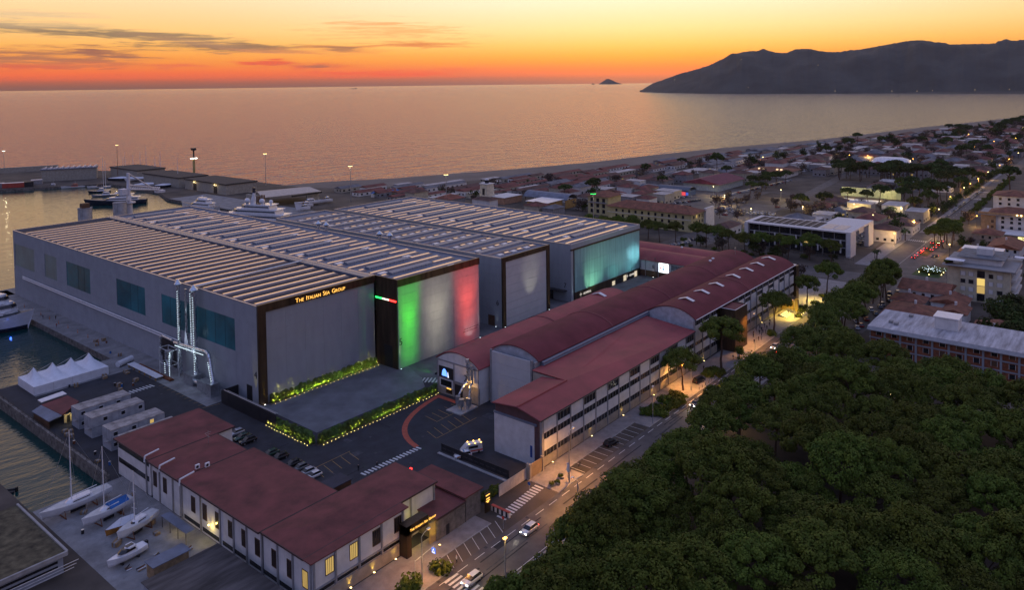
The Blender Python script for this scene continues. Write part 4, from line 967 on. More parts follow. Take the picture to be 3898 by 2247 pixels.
# ================================================================ YARD, HEDGES, WALLS, CABINS, TENT
def proj(p):
    d = Vector(p)-Vector((0, 0, 95)); c = d.dot(fw)
    return ((1949+d.dot(r2)/c*2892.9)/1.5432, (445.88-d.dot(u2)/c*2892.9)/1.5432) if c > 1 else (-9e9, 0)
def inview(p, mx=60, my=60):
    x, y = proj(p); return -mx < x < 2526+mx and -my < y < 1456+my
def foliage(name, c, c2, vs=.5):
    m = bpy.data.materials.new(name); m.use_nodes = True
    g = NG(m.node_tree); b = m.node_tree.nodes['Principled BSDF']; b.inputs['Roughness'].default_value = .8; b.inputs['Specular IOR Level'].default_value = .15
    t = g.n('ShaderNodeTexCoord').outputs['Object']; oi = g.n('ShaderNodeObjectInfo')
    cc = g.ramp(g.noise(t, vs, 4, .65), [(.3, c), (.7, c2)])
    hs = g.n('ShaderNodeHueSaturation'); g.L.new(cc, hs.inputs['Color'])
    g.L.new(g.m('ADD', g.m('MULTIPLY', oi.outputs['Random'], .05), .475), hs.inputs['Hue']); g.L.new(g.m('ADD', g.m('MULTIPLY', oi.outputs['Random'], .5), .75), hs.inputs['Value'])
    g.L.new(hs.outputs[0], b.inputs['Base Color'])
    return m
M['pine'] = foliage('pine_needles', (.040,.060,.008), (.12,.14,.018), .45)
M['pinef'] = foliage('far_pine_needles', (.03,.044,.01), (.065,.085,.018), .3)
M['leaf'] = foliage('shrub_leaves', (.05,.09,.02), (.10,.15,.04), 1.5)
M['bare'] = foliage('bare_twigs', (.075,.055,.045), (.13,.095,.075), .5)
M['palm'] = foliage('palm_leaves', (.04,.06,.02), (.09,.11,.04), .5)
def leafcloud(r, clumps, per, size, up_bias=.0):
    """many small leaf-sized faces over the outside of a set of clumps (x,y,z,radius,flatten)"""
    mb = MB()
    for (cx, cy, cz, cr, fl) in clumps:
        for _ in range(per):
            while True:
                v = Vector((r.uniform(-1,1), r.uniform(-1,1), r.uniform(-.75,1)))
                if .05 < v.length <= 1: break
            v.normalize(); rad = cr*r.uniform(.72, 1.06)
            p = Vector((cx+v.x*rad, cy+v.y*rad, cz+v.z*rad*fl))
            n_ = (v+Vector((r.uniform(-.7,.7), r.uniform(-.7,.7), r.uniform(-.5,.9)+up_bias))).normalized()
            a = n_.orthogonal().normalized(); b = n_.cross(a); t = r.uniform(0, 6.28); a, b = a*math.cos(t)+b*math.sin(t), b*math.cos(t)-a*math.sin(t)
            s = size*r.uniform(.6, 1.3)
            mb.face(mb.pts([p-a*s*.5-b*s*.35, p+a*s*.5-b*s*.3, p+a*s*.35+b*s*.4, p-a*s*.4+b*s*.35]))
    return mb
def rawmesh(name, mb, m):
    me = bpy.data.meshes.new(name); me.from_pydata(mb.v, [], mb.f); me.materials.append(m); return me
# clipped hedges, shrub by shrub, each with its spot
r_ = random.Random(11)
shr = [rawmesh('foliage', leafcloud(r_, [(r_.uniform(-.25,.25), r_.uniform(-.25,.25), .5+.42*k, .62-.045*k, 1) for k in range(5)], 75, .3), M['leaf']) for _ in range(4)]
def hedge(label, a, b, n_, h, side, e, every=1):
    a, b = Vector(a), Vector(b); t = thing('hedge', label, 'hedge', (*a, 0))
    bx('soil_bed', M['dirt'], t, min(a.x,b.x)-.6, max(a.x,b.x)+.6, min(a.y,b.y)-.6, max(a.y,b.y)+.6, .0, .16)
    for k in range(n_):
        p = a.lerp(b, (k+.5)/n_)+Vector((r_.uniform(-.15,.15), r_.uniform(-.15,.15)))
        s = h/2.75*r_.uniform(.85,1.1); o = link('foliage', shr[k % 4], t, (p.x-a.x, p.y-a.y, .1), r_.uniform(0,6.28)); o.scale = (s*1.25, s*1.25, s)
        if k % every == 0 and e:
            q = p+Vector(side)*1.55
            l = thing('hedge_spotlight', 'small warm spotlight at the foot of the ' + label.split(' with')[0], 'lamp', (q.x, q.y, .06), group='hedge spotlights')
            part('lens', MB().tube((q.x,q.y,.2),(q.x,q.y,.26),.07,.07,7), M['l_warm'], l); part('spike', MB().tube((q.x,q.y,.05),(q.x,q.y,.2),.05,.08,5), M['dark'], l)
            lamp('hedge_glow', 'SPOT', (q.x, q.y, .35), e*r_.choice((1.2,2.6,4.0,6.0)), (1,.86,.16), (p.x, p.y, 1.5), .06, 58, .7, l)
hedge('clipped hedge with yellow spots along the foot of the grey portal door', (126.8,198.6), (167.9,198.0), 25, 2.9, (0,-1), 330)
hedge('clipped hedge with yellow spots on the street side of the forecourt', (119.6,165.6), (163.4,165.3), 34, 3.1, (0,-1), 260)
hedge('clipped hedge with yellow spots on the canal side of the forecourt', (118.9,166.6), (118.9,187), 15, 3.1, (-1,0), 200)
YW = thing('yard_wall', 'tall black enclosure wall at the corner of the ribbed hall', 'wall', (118.2,200,0))
for k in range(7): bx('panel', M['dark'], YW, 118.0, 118.25, 182.6+k*4.05, 186.6+k*4.05, 0, 3.9)
bx('panel', M['dark'], YW, 118.26, 123.6, 210.7, 210.95, 0, 3.9); part('cable_tray', MB().tube((118.4,183,4.1),(118.4,210,4.1),.12,.12,6).tube((119,183,4.0),(119,209,4.0),.07,.07,6), M['steel'], YW)
BW = thing('banner_wall', 'long low black fence with faint printed banners across the yard', 'fence', (137.1,125,0))
for k in range(6): bx('panel', M['dark'], BW, 137.0, 137.12, 114.4+k*3.8, 118.1+k*3.8, .25, 2.2)
for k in range(12): bx('banner_print', mat('faint_print', (.06,.06,.065), .6), BW, 136.985, 136.998, 115+k*1.85, 116.3+k*1.85, 1.0, 1.25)
bx('kerb', M['kerb'], BW, 135.6, 136.4, 113.6, 137.2, 0, .2)
SG = thing('sliding_gate', 'white panelled sliding gate across the yard entrance', 'gate', (134.6,111.3,0))
for k in range(5): bx('panel', mat('gate_white', (.55,.5,.47), .6), SG, 129.6+k*2.03, 131.57+k*2.03, 111.2, 111.3, .1, 2.7)
part('rail', MB().tube((129.5,111.25,2.75),(139.8,111.25,2.75),.06,.06,5), M['steel'], SG)
BG = thing('gate_wall', 'beige rendered wall with wooden doors next to the sliding gate', 'gate', (142.4,110.5,0))
bx('post', M['beige'], BG, 139.85, 140.6, 110.2, 111.4, 0, 3.7); bx('leaf', mat('wood_gate', (.3,.22,.14), .7), BG, 140.62, 145.0, 110.5, 110.7, .1, 3.5); bx('post', M['beige'], BG, 145.02, 145.6, 110.2, 111.0, 0, 3.7)
ST = thing('striped_barrier', 'low red-capped white barrier wall with black stripes at the yard entrance', 'barrier', (124.6,106.5,0))
bx('wall', M['white'], ST, 124.4, 124.9, 104.0, 109.0, 0, 1.2); bx('cap', mat('red_cap', (.4,.06,.04), .6), ST, 124.3, 125.0, 103.9, 109.1, 1.2, 1.32)
for k in range(4): bx('stripe', M['dark'], ST, 124.39, 124.398, 104.4+k*1.25, 105.0+k*1.25, .02, 1.18)
GB = thing('gate_barrier', 'small white kiosk roof over the yard barrier', 'kiosk', (124,128,0)); bx('roof', M['hatch'], GB, 122.6,125.4,126.4,128.6,2.5,2.7); bx('cabin', M['trim'], GB, 123,125,126.8,128.2,0,2.48)
t = thing('warning_light', 'red warning light on a short post in the dark yard', 'lamp', (124.3,135.2,0)); part('post', MB().tube((124.3,135.2,0),(124.3,135.2,.9),.08,.08,6), M['dark'], t); part('lens', MB().cbox(124.3,135.2,1.1,.9,.5,.35), M['l_red'], t)
# site cabins
def cabins(y0, y1, lit, k):
    t = thing('site_cabin', ('stacked grey site cabins next to the lit red-roofed shack', 'stacked grey site cabins in the middle row with white framed windows', 'stacked grey site cabins with one lit window', 'stacked site cabins tucked behind the office roof')[k], 'cabin', (91,(y0+y1)/2,0), group='stacked site cabins')
    cm = mat('cabin_grey', (.34,.36,.4), .55, var=.12, vscale=.5, streak=.3); rm = mat('cabin_roof', (.36,.32,.29), .8, var=.25, vscale=.5)
    for z0 in (0, 2.78):
        for j in range(6): bx('module', cm, t, 83.8+j*2.38, 83.8+j*2.38+2.34, y0, y1, z0+.06, z0+2.7)
        for j in range(6):
            if (j+k) % 2 == 0:
                w_ = bx('window', M['l_win'] if lit and z0 and j == 4 else M['glass'], t, 84.5+j*2.38, 85.5+j*2.38, y0-.03, y0-.002, z0+1.1, z0+2.1); link('frame', MB().box(84.4+j*2.38, 85.6+j*2.38, y0-.025, y0-.001, z0+1.0, z0+1.1).box(84.4+j*2.38, 85.6+j*2.38, y0-.025, y0-.001, z0+2.1, z0+2.2).mesh('frame', M['hatch'], worldloc(w_)), w_)
    for j in range(6): bx('roof', rm, t, 83.75+j*2.38, 83.75+j*2.38+2.36, y0-.06, y1+.06, 5.5, 5.6)
    bx('stair', M['steel'], t, 82.6, 83.75, y0+.5, y0+1.5, 2.6, 2.75)
cabins(225.7, 230.7, False, 0); cabins(217.2, 222.2, False, 1); cabins(205.3, 210.5, True, 2); cabins(196.8, 201.4, False, 3)
SK = thing('canal_shack', 'lean-to shack with dark red and grey roofs, lit inside', 'shed', (83,240,0))
slope('roof', SK, M['roofbrn'], [(81.2,245.8,2.8),(88.6,246.4,3.0),(89.0,239,3.0),(82.2,233.0,2.9)]); slope('roof', SK, M['deckb'], [(78.2,244.0,2.4),(81.15,245.5,2.8),(82.15,233,2.8),(78.6,232.6,2.4)]); slope('roof', SK, M['hatch'], [(81.6,249.4,3.2),(88.6,250,3.4),(88.6,247,3.4),(81.6,246.6,3.2)])
bx('wall', mat('cream_wall', (.5,.42,.25), .8), SK, 82.9, 86.2, 233.6, 233.8, 0, 2.5); bx('wall', M['shutter'], SK, 78.6, 78.9, 233, 244, 0, 2.2); bx('wall', M['trim'], SK, 81.8,88.4,249,249.3,0,3.0); bx('door', M['dark'], SK, 83.6,84.4,233.55,233.59,.05,2.1)
lamp('shack_glow', 'POINT', (84.4,231.9,2.2), 90, (1,.8,.3), size=.3, parent=SK)
# marquee
TN = thing('marquee', 'long white marquee with four pointed canvas peaks on the quay', 'tent', (96,267,0))
for k in range(4):
    xa, xb = 84.9+k*5.55, 84.9+(k+1)*5.55; cx, cy = (xa+xb)/2, 270.6
    mb = MB(); mb.smooth = True; rings = []
    for j in range(7):
        u = j/6; f = (1-u)**2.0
        z_ = 2.7+3.6*u**2.3
        s = 1-u
        ring = []
        for (ax, ay) in ((xa,262.3),((xa+xb)/2,262.3),(xb,262.3),(xb,268),(xb,276),((xa+xb)/2,276),(xa,276),(xa,268)):
            ring.append((cx+(ax-cx)*s, cy+(ay-cy)*s, z_))
        rings.append(ring)
    mb.loft(rings, False); part('canopy', mb, M['canvas'], TN)
    bx('wall', M['canvas'], TN, xa+.03, xb-.03, 262.3, 262.36, .05, 2.7)
    part('stay', MB().tube((cx,cy,6.25),(xb,275.8,3.0),.05,.05,5).tube((cx,cy,6.25),(xa,275.8,3.0),.05,.05,5), M['steel'], TN)
bx('wall', M['canvas'], TN, 84.88, 84.95, 262.4, 276, .05, 2.68); bx('wall', M['canvas'], TN, 107.05, 107.12, 262.4, 276, .05, 2.68)
# stockyard beside the plant: pale platform, rusty pipe stacks, white tank
PD = thing('loading_platform', 'pale flat loading platform beside the rusty pipe stacks', 'platform', (115.5,253,0)); bx('deck', M['hatch'], PD, 113.8,116.2,243.4,264,1.0,1.15)
for k in range(6): bx('leg', M['ypaint'], PD, 113.9,114.2,244+k*3.8,244.3+k*3.8,0,1.0)
for k in range(5):
    t = thing('pipe_stack', 'stack of rusty steel pipes stored beside the loading platform', 'pipes', (117.6,241.5+k*4.6,0), group='rusty pipe stacks')
    for j in range(7): part('pipe', MB().tube((116.6+.38*(j % 4),239.5+k*4.6,.25+.36*(j//4)),(116.6+.38*(j % 4)+r_.uniform(-.2,.2),243.6+k*4.6,.25+.36*(j//4)),.17,.17,7), M['rust'], t)
t = thing('white_tank', 'long white steel tank lying at the head of the pipe stacks', 'tank', (114,267,0)); part('shell', MB().tube((111.6,266,1.1),(117.4,268.5,1.1),1.0,1.0,12), M['hatch'], t); part('saddle', MB().box(112.6,113.4,266,267.4,0,.5).box(115.6,116.4,267,268.6,0,.5), M['dark'], t)
for k in range(9):
    t = thing('bollard', 'orange striped bollard along the quay wall', 'bollard', (118.4,298+k*9.4,0), group='quay bollards'); y_ = 298+k*9.4
    part('post', MB().tube((118.4,y_,0),(118.4,y_,1.3),.14,.14,7), mat('orange_paint', (.5,.14,.03), .6), t); part('band', MB().tube((118.4,y_,.8),(118.4,y_,1.0),.15,.15,7), M['white'], t)
# canal wall parapet and fence
CW = thing('canal_wall', 'old stone parapet along the canal with a wire fence', 'wall', (76.9,234,0))
for k in range(18): bx('stone_block', M['wallrock'], CW, 76.72, 77.4, 191+k*4.75, 195.7+k*4.75, 0, 1.1)
part('fence_wire', MB().tube((77.05,191,2.0),(77.05,276,2.0),.03,.03,4).tube((77.05,191,1.6),(77.05,276,1.6),.03,.03,4), M['dark'], CW)
for k in range(22): part('fence_post', MB().tube((77.05,191.5+k*4,1.1),(77.05,191.5+k*4,2.1),.05,.05,4), M['dark'], CW)
# boatyard sheds, left bank
LB = thing('quay_building', 'low grey building with weed-grown flat roof and pipe railings on the canal bank', 'building', (50,165,0))
bx('roof', mat('weedy_roof', (.10,.085,.05), .95, var=.35, vscale=.5), LB, 40,56.4,160.6,187.6,3.9,4.1); bx('wall', M['conc'], LB, 40.4,56,161,187.2,0,3.88); bx('parapet', M['kerb'], LB, 40,56.6,160.2,160.6,3.6,4.4); bx('parapet', M['kerb'], LB, 56.4,56.8,160.6,187.6,3.6,4.4)
for z_ in (1.4, 2.4): bx('window', M['glass'], LB, 44,55,160.95,160.99,z_,z_+.5)
for k in range(3): part('railing', MB().tube((40,159.6-k*1.2,1.0+k*1.3),(57.4,159.6-k*1.2,1.0+k*1.3),.06,.06,5), M['steel'], LB)
WS = thing('yard_shed', 'narrow timber shed with blue-grey roof in the boatyard', 'shed', (69,145.5,0)); bx('roof', M['deckb'], WS, 65.4,73.0,143.7,147.2,2.9,3.05); bx('wall', M['timber'], WS, 65.7,72.7,144,146.9,0,2.88)
LR = thing('low_warehouse', 'low warehouse with worn grey sheet roof in front of the office', 'warehouse', (69,130,0))
for k in range(7): bx('roof_sheet', mat('worn_roof', (.085,.075,.072), .85, var=.35, vscale=.5, stretch=(.2,1,1)), LR, 62.0, 77.4, 112.6+k*4.1, 116.66+k*4.1, 3.0, 3.14)
bx('wall', M['conc'], LR, 62.4,77,113,141,0,2.98)
for k, (x, y, l, w_) in enumerate(((66,150,1.6,1),(68.5,149.2,1.2,.8),(71,149.8,2,1.1),(73.6,150.5,1.2,1.2),(75,148.6,1.4,.9),(64.4,152,1,.8),(70,151.6,.9,.7))):
    t = thing('lumber_pile', 'untidy heap of timber and crates by the boatyard shed', 'pile', (x, y, 0), group='boatyard clutter')
    for j in range(4): part('timber', MB().tube((x-l/2,y-w_/2+j*.3,.15+.12*(j % 2)),(x+l/2,y-w_/2+j*.3+r_.uniform(-.3,.3),.2+.2*(j % 3)),.1,.1,4), (M['timber'], M['hatch'], M['rust'], M['dark'])[(j+k) % 4], t)
SL = thing('lit_shelter', 'open roofed shelter with warm strip lights along the office wall', 'shelter', (76.3,155.8,0))
bx('roof', M['deckb'], SL, 75.4,77.4,150.4,161.2,2.5,2.6)
for k in range(4): bx('strip_light', M['l_warm'], SL, 76.2,76.4,151.6+k*2.6,152.8+k*2.6,2.42,2.49); bx('post', M['dark'], SL, 75.5,75.6,150.6+k*3.4,150.7+k*3.4,0,2.48)
lamp('shelter_glow', 'POINT', (76.4,155.6,2.2), 70, (1,.78,.3), size=.4, parent=SL)
t = thing('wall_lamp', 'bright warm lamp on the office wall above the boatyard', 'lamp', (79.6,148.4,3.2)); part('bracket', MB().tube((79.95,148.4,3.3),(79.4,148.4,3.4),.05,.05,5), M['dark'], t); part('bulb', MB().ball((79.35,148.4,3.3),.18,8), M['l_warm'], t); lamp('wall_glow', 'POINT', (79.0,148.2,3.0), 160, (1,.75,.2), size=.2, parent=t)

# working clutter on the quay and in the yard
for k, (x, y) in enumerate([(r_.uniform(100,112), r_.uniform(243,258)) for _ in range(9)]+[(r_.uniform(79,82), r_.uniform(196,232)) for _ in range(9)]+[(r_.uniform(62,78), r_.uniform(150,188)) for _ in range(9)]+[(r_.uniform(116,121), r_.uniform(272,300)) for _ in range(6)]+[(r_.uniform(86,112), r_.uniform(258.5,261)) for _ in range(5)]):
    if k % 3 == 2:
        t = thing('drum', 'steel drum standing among the quay and boatyard gear', 'drum', (x, y, .02), group='drums'); part('shell', MB().tube((x,y,.02),(x,y,.9),.3,.3,10), (M['blue'], M['rust'], M['dark'])[k % 9//3], t); part('rim', MB().tube((x,y,.9),(x,y,.94),.31,.31,10), M['steel'], t)
    else:
        w_, h_ = r_.uniform(.8,1.5), r_.uniform(.5,1.2); t = thing('crate', 'timber crate or pallet load among the quay and boatyard gear', 'crate', (x, y, .02), r_.uniform(0,1.5), 'crates')
        for j in range(3): link('plank', MB().box(-w_/2,w_/2,-.6+j*.42,-.22+j*.42,.15,h_).mesh('plank', (M['timber'], M['trim'], M['timber'])[j]), t)
        link('skid', MB().box(-w_/2,w_/2,-.55,.62,0,.12).mesh('skid', M['timber']), t)
# ================================================================ BOATS AND HARBOUR
def hull_mb(L, B, fb, dr, sheer=.25, n=14, stern=.75, flare=.25, full=2.3):
    """local hull, bow towards +x, waterline z=0; returns hull surface mesh builder and the deck outline"""
    mb = MB(); mb.smooth = True; rings = []; deck = []
    for k in range(n+1):
        t = k/n; x = -L/2+L*t
        w = B/2*(stern+(1-stern)*min(1, t/.35)) if t < .35 else B/2*max(.012, (1-((t-.35)/.65)**full))
        z = fb*(1+sheer*2*max(0, t-.45)**1.5*2.2)
        xo = x+ (L*.05*max(0, t-.6)/.4 if t > .6 else 0)
        rings.append([(xo, -w, z), (x, -w*(1-flare*.6*t), fb*.35), (x, -w*(.78-.3*t), -dr*.35), (x, 0, -dr*(1 if t < .8 else 1-(t-.8)*4)), (x, w*(.78-.3*t), -dr*.35), (x, w*(1-flare*.6*t), fb*.35), (xo, w, z)])
        deck.append((xo, w, z))
    mb.loft(rings, True, False); mb.face(mb.pts(rings[0]))
    return mb, deck
def deck_mb(deck, dz=-.12):
    mb = MB()
    for (a, b) in zip(deck, deck[1:]): mb.quad((a[0],-a[1]*.97,a[2]+dz),(b[0],-b[1]*.97,b[2]+dz),(b[0],b[1]*.97,b[2]+dz),(a[0],a[1]*.97,a[2]+dz))
    return mb
def tier(x0, x1, w, z0, z1, rake=.35, n=5):
    """rounded superstructure block"""
    mb = MB(); mb.smooth = False
    h = z1-z0; f = rake*h*2.2; b = rake*h*.6
    lo = [(x0,-w*.9),(x0+.3,-w),(x1-w*1.1,-w),(x1-w*.3,-w*.6),(x1,0),(x1-w*.3,w*.6),(x1-w*1.1,w),(x0+.3,w),(x0,w*.9)]
    hi = [(x0+b,-w*.8),(x0+b+.2,-w*.88),(x1-w*1.1-f*.6,-w*.88),(x1-w*.3-f,-w*.5),(x1-f,0),(x1-w*.3-f,w*.5),(x1-w*1.1-f*.6,w*.88),(x0+b+.2,w*.88),(x0+b,w*.8)]
    return mb.loft([[(x,y,z0) for x,y in lo],[(x,y,z1) for x,y in hi]])
def yacht(name, label, L, B, fb, hullm, tiers, loc, rz, extra=None, group=None):
    t = thing(name, label, 'yacht', loc, rz, group)
    h, dk = hull_mb(L, B, fb, 1.6, .3, 22, full=3.4 if L != 52 else 5.5)
    for q in range(22*6):
        if q % 6 in (1, 2, 3, 4): h.m[q] = 1
    link('hull', h.mesh('hull', [hullm, M['navy']]), t); link('deck', deck_mb(dk).mesh('deck', mat('teak_deck', (.34,.27,.2), .7)), t)
    for (x0, x1, w, z0, z1, k) in tiers:
        o = link('superstructure', tier(x0, x1, w, z0, z1, k).mesh('superstructure', M['gel']), t)
        hh = z1-z0; link('window_band', tier(x0+.6, x1-.02+.06, w*1.006, z0+hh*.42, z0+hh*.8, k).mesh('window_band', M['glass']), o)
        link('roof_brow', MB().loft([[(x, y, z1) for x, y in ((x0-1.2,-w*.95),(x1-w*.9-k*hh*1.6,-w*.95),(x1-k*hh*2.2+.5,0),(x1-w*.9-k*hh*1.6,w*.95),(x0-1.2,w*.95))], [(x, y, z1+.28) for x, y in ((x0-1.0,-w*.9),(x1-w*.9-k*hh*1.6,-w*.9),(x1-k*hh*2.2+.2,0),(x1-w*.9-k*hh*1.6,w*.9),(x0-1.0,w*.9))]]).mesh('roof_brow', M['gel']), o)
    if extra: extra(t)
    return t
def big_extra(t):
    for x, y, r in ((-2,-3.8,1.9),(1.5,0,1.6),(-2,3.8,1.9),(-13,3,1.9),(-18,0,1.4),(23,2,1.2)):
        z0 = 17.6 if abs(x) < 19 else 9.5
        o = link('radome', MB().ball((x,y,z0+r*1.25), r, 12).mesh('radome', M['gel']), t); link('pedestal', MB().tube((x,y,z0-.3),(x,y,z0+r*.5),r*.5,r*.4,8).mesh('pedestal', M['gel']), o)
    link('mast', MB().loft([[(-3.5+dx*1.2,dy*1.0,17.4) for dx,dy in ((-1,-1),(1.5,-1),(1.5,1),(-1,1))],[(-4.6+dx*.7,dy*.6,25) for dx,dy in ((-1,-1),(1,-1),(1,1),(-1,1))]]).mesh('mast', M['gel']), t)
    link('mast_array', MB().box(-5.4,-3.6,-.5,.5,25,28.6).box(-5.1,-4.1,-2.2,2.2,26.2,26.5).box(-4.9,-4.4,-1.4,1.4,27.6,27.8).tube((-4.6,0,28.6),(-4.6,0,31.5),.14,.05,5).mesh('mast_array', M['navy']), t)
    for x, y in ((-8.5,-2.6),(-8.5,2.6)):
        for k in range(3): link('exhaust_stack', MB().tube((x-k*1.2,y,17.4),(x-k*1.2,y,23.4),.45,.4,8).mesh('exhaust_stack', mat('bronze_stack', (.2,.12,.07), .4, .6)), t)
yacht('superyacht', 'large white superyacht with radar domes and dark mast behind the ribbed roofs', 78, 13, 8.2, M['gel'],
      [(-30,20,5.6,7.8,11.2,.5),(-25,13,5.2,11.4,14.4,.5),(-20,6,4.8,14.6,17.4,.45)], (286,468,WZ), math.atan2(73,-28), big_extra, 'motor yachts')
def mid_extra(t):
    link('fly_deck', tier(-7,2,2.2,9.4,10.4,.6).mesh('fly_deck', M['gel']), t); link('radome', MB().ball((-3,0,11.3),.6,10).mesh('radome', M['gel']), t); link('mast', MB().tube((-4,0,10.2),(-4.6,0,13),.12,.05,5).mesh('mast', M['gel']), t)
yacht('motor_yacht', 'white three-deck motor yacht moored at the far quay', 38, 8, 4.0, M['gel'], [(-14,9,3.4,3.9,6.4,.6),(-11,4,3.0,6.6,9.2,.7)], (306.5,572,WZ), R(102), mid_extra, 'motor yachts')
yacht('motor_yacht', 'navy-hulled motor yacht with low white superstructure in the harbour', 46, 8.4, 3.6, M['navy'], [(-17,10,3.3,3.5,6.0,.8),(-12,2,2.8,6.2,8.4,.8)], (281,660,WZ), math.atan2(27,-38), mid_extra, 'motor yachts')
def left_extra(t):
    link('bow_rail', MB().path([(12,-4.6,6.4),(20,-3.0,7.2),(26,-.5,8),(26,.5,8),(20,3.0,7.2),(12,4.6,6.4)], .06, 5).mesh('bow_rail', M['steel']), t)
    link('foredeck_crane', MB().box(20.6,22,-1.0,1.0,6.0,6.9).tube((22.6,0,5.5),(22.6,0,10),.12,.08,5).mesh('foredeck_crane', M['gel']), t)
    for y in (-4.2, 4.2): link('underwater_light', MB().ball((2.0, y*1.35, .1), .5, 8, .4).mesh('underwater_light', M['l_blue']), t)
    lamp('underwater_glow', 'POINT', (103,341,WZ+.7), 120, (.05,.15,1), size=.4, parent=None)
yacht('superyacht', 'white superyacht with rounded bow against the hall quay, blue lights at its waterline', 52, 11.5, 5.0, M['gel'], [(-20,24,4.4,4.9,8.2,.2),(-16,22.5,4.0,8.4,11.6,.2),(-14,20,3.6,11.9,14.8,.2)], (88.5,360,WZ), R(-30), left_extra, 'motor yachts')
def sailboat(label, L, B, mast, loc, rz, tarp=None, keel=1.6):
    t = thing('sailing_boat', label, 'boat', (loc[0], loc[1], 0), rz, 'boats laid up in the yard')
    z = keel
    h, dk = hull_mb(L, B, 1.15, .9, .18, stern=.62); h.v = [(x, y, zz+z) for x, y, zz in h.v]; dk = [(a, b, c+z) for a, b, c in dk]
    link('hull', h.mesh('hull', M['gel']), t); link('deck', deck_mb(dk, -.05).mesh('deck', mat('boat_deck', (.58,.57,.55), .6, var=.1)), t)
    c = link('cabin', tier(-L*.22, L*.2, B*.27, z+1.0, z+1.65, .7).mesh('cabin', M['gel']), t); link('portlight', tier(-L*.18, L*.17, B*.274, z+1.2, z+1.45, .7).mesh('portlight', M['glass']), c)
    link('keel', MB().box(-L*.12, L*.1, -.12, .12, .1, z-.3).mesh('keel', M['dark']), t)
    for sx in (-L*.25, L*.22): link('cradle', MB().box(sx-.1,sx+.1,-B*.45,B*.45,0,.2).tube((sx,-B*.45,0),(sx,-B*.3,z+.1),.08,.08,5).tube((sx,B*.45,0),(sx,B*.3,z+.1),.08,.08,5).mesh('cradle', M['rust']), t)
    m_ = link('mast', MB().tube((L*.08,0,z+1),(L*.08,0,mast),.13,.09,7).mesh('mast', M['hatch']), t)
    for q in (.42, .68): link('spreader', MB().tube((L*.08,-1.1*(1.1-q),mast*q),(L*.08,1.1*(1.1-q),mast*q),.04,.04,4).mesh('spreader', M['hatch']), m_)
    link('rigging', MB().tube((L*.08,0,mast-.2),(L*.5,0,z+1.4),.025,.025,4).tube((L*.08,0,mast-.2),(-L*.48,0,z+1.3),.025,.025,4).tube((L*.08,0,mast*.9),(L*.05,B*.45,z+1.2),.02,.02,4).tube((L*.08,0,mast*.9),(L*.05,-B*.45,z+1.2),.02,.02,4).mesh('rigging', M['steel']), t)
    link('boom', MB().tube((L*.06,0,z+2.3),(-L*.3,0,z+2.4),.09,.09,6).mesh('boom', M['hatch']), t)
    if tarp: link('cockpit_cover', MB().loft([[(-L*.4,-B*.36,z+1.1),(-L*.4,0,z+2.0),(-L*.4,B*.36,z+1.1)],[(L*.02,-B*.42,z+1.15),(L*.02,0,z+2.2),(L*.02,B*.42,z+1.15)]]).mesh('cockpit_cover', M['blue']), t)
    return t
sailboat('long white racing sailboat with tall mast laid up at the canal head', 14.5, 4.0, 18.8, (66.8,182.6), R(184))
sailboat('white sailboat with bright blue cockpit cover in the boatyard', 10.8, 3.5, 16.8, (69.6,173.4), R(190), True)
sailboat('white sailboat with dark cabin stripe in the boatyard', 9.6, 3.3, 14.0, (71.3,163.0), R(198))
def motorboat(label, loc, rz):
    t = thing('motor_boat', label, 'boat', (*loc, 0), rz, 'boats laid up in the yard'); z = .75
    h, dk = hull_mb(7.6, 2.7, 1.05, .5, .2); h.v = [(x,y,zz+z) for x,y,zz in h.v]; link('hull', h.mesh('hull', M['gel']), t); link('deck', deck_mb([(a,b,c+z) for a,b,c in dk], -.04).mesh('deck', M['gel']), t)
    c = link('cabin', tier(-1.8,1.9,1.0,z+1,z+2.2,.6).mesh('cabin', M['gel']), t); link('windscreen', tier(-1.5,1.96,1.01,z+1.45,z+2.0,.6).mesh('windscreen', M['glass']), c); link('roof_hatch', MB().box(-1.2,.3,-.5,.5,z+2.2,z+2.26).mesh('roof_hatch', M['glass']), c)
    link('stand', MB().box(-2,-1.7,-1,1,0,.5).box(1.2,1.5,-.8,.8,0,.5).mesh('stand', M['dark']), t); link('outboard', MB().box(-4.3,-3.8,-.3,.3,.6,2.1).mesh('outboard', M['dark']), t)
motorboat('small white cabin cruiser with flat hatch roof in the boatyard', (65.6,155.0), R(186))
t = thing('covered_boat', 'small boat under a grey canvas cover with an orange hull', 'boat', (69.3,166.6,0), R(190), 'boats laid up in the yard')
h, dk = hull_mb(6.4, 2.3, .9, .4); h.v = [(x,y,z+.7) for x,y,z in h.v]; link('hull', h.mesh('hull', mat('orange_hull', (.4,.17,.03), .5)), t)
link('cover', MB().loft([[(-3.2,-1.0,1.6),(-3.2,0,2.3),(-3.2,1.0,1.6)],[(0,-1.2,1.65),(0,0,2.9),(0,1.2,1.65)],[(3.3,-.1,1.9),(3.3,0,2.1),(3.3,.1,1.9)]]).mesh('cover', M['canvas']), t)
t = thing('dinghy', 'dark rubber dinghy moored at the canal bank', 'boat', (60.8,209,WZ), R(140)); link('tube', MB().tube((-2,-.8,.2),(1.6,-.7,.2),.3,.25,8).tube((-2,.8,.2),(1.6,.7,.2),.3,.25,8).tube((1.6,-.7,.2),(2.3,0,.35),.25,.2,8).tube((1.6,.7,.2),(2.3,0,.35),.25,.2,8).mesh('tube', M['dark']), t); link('floor', MB().box(-2,1.6,-.7,.7,.05,.15).mesh('floor', M['dark']), t); link('outboard', MB().box(-2.6,-2.1,-.3,.3,-.1,1.1).mesh('outboard', M['dark']), t)
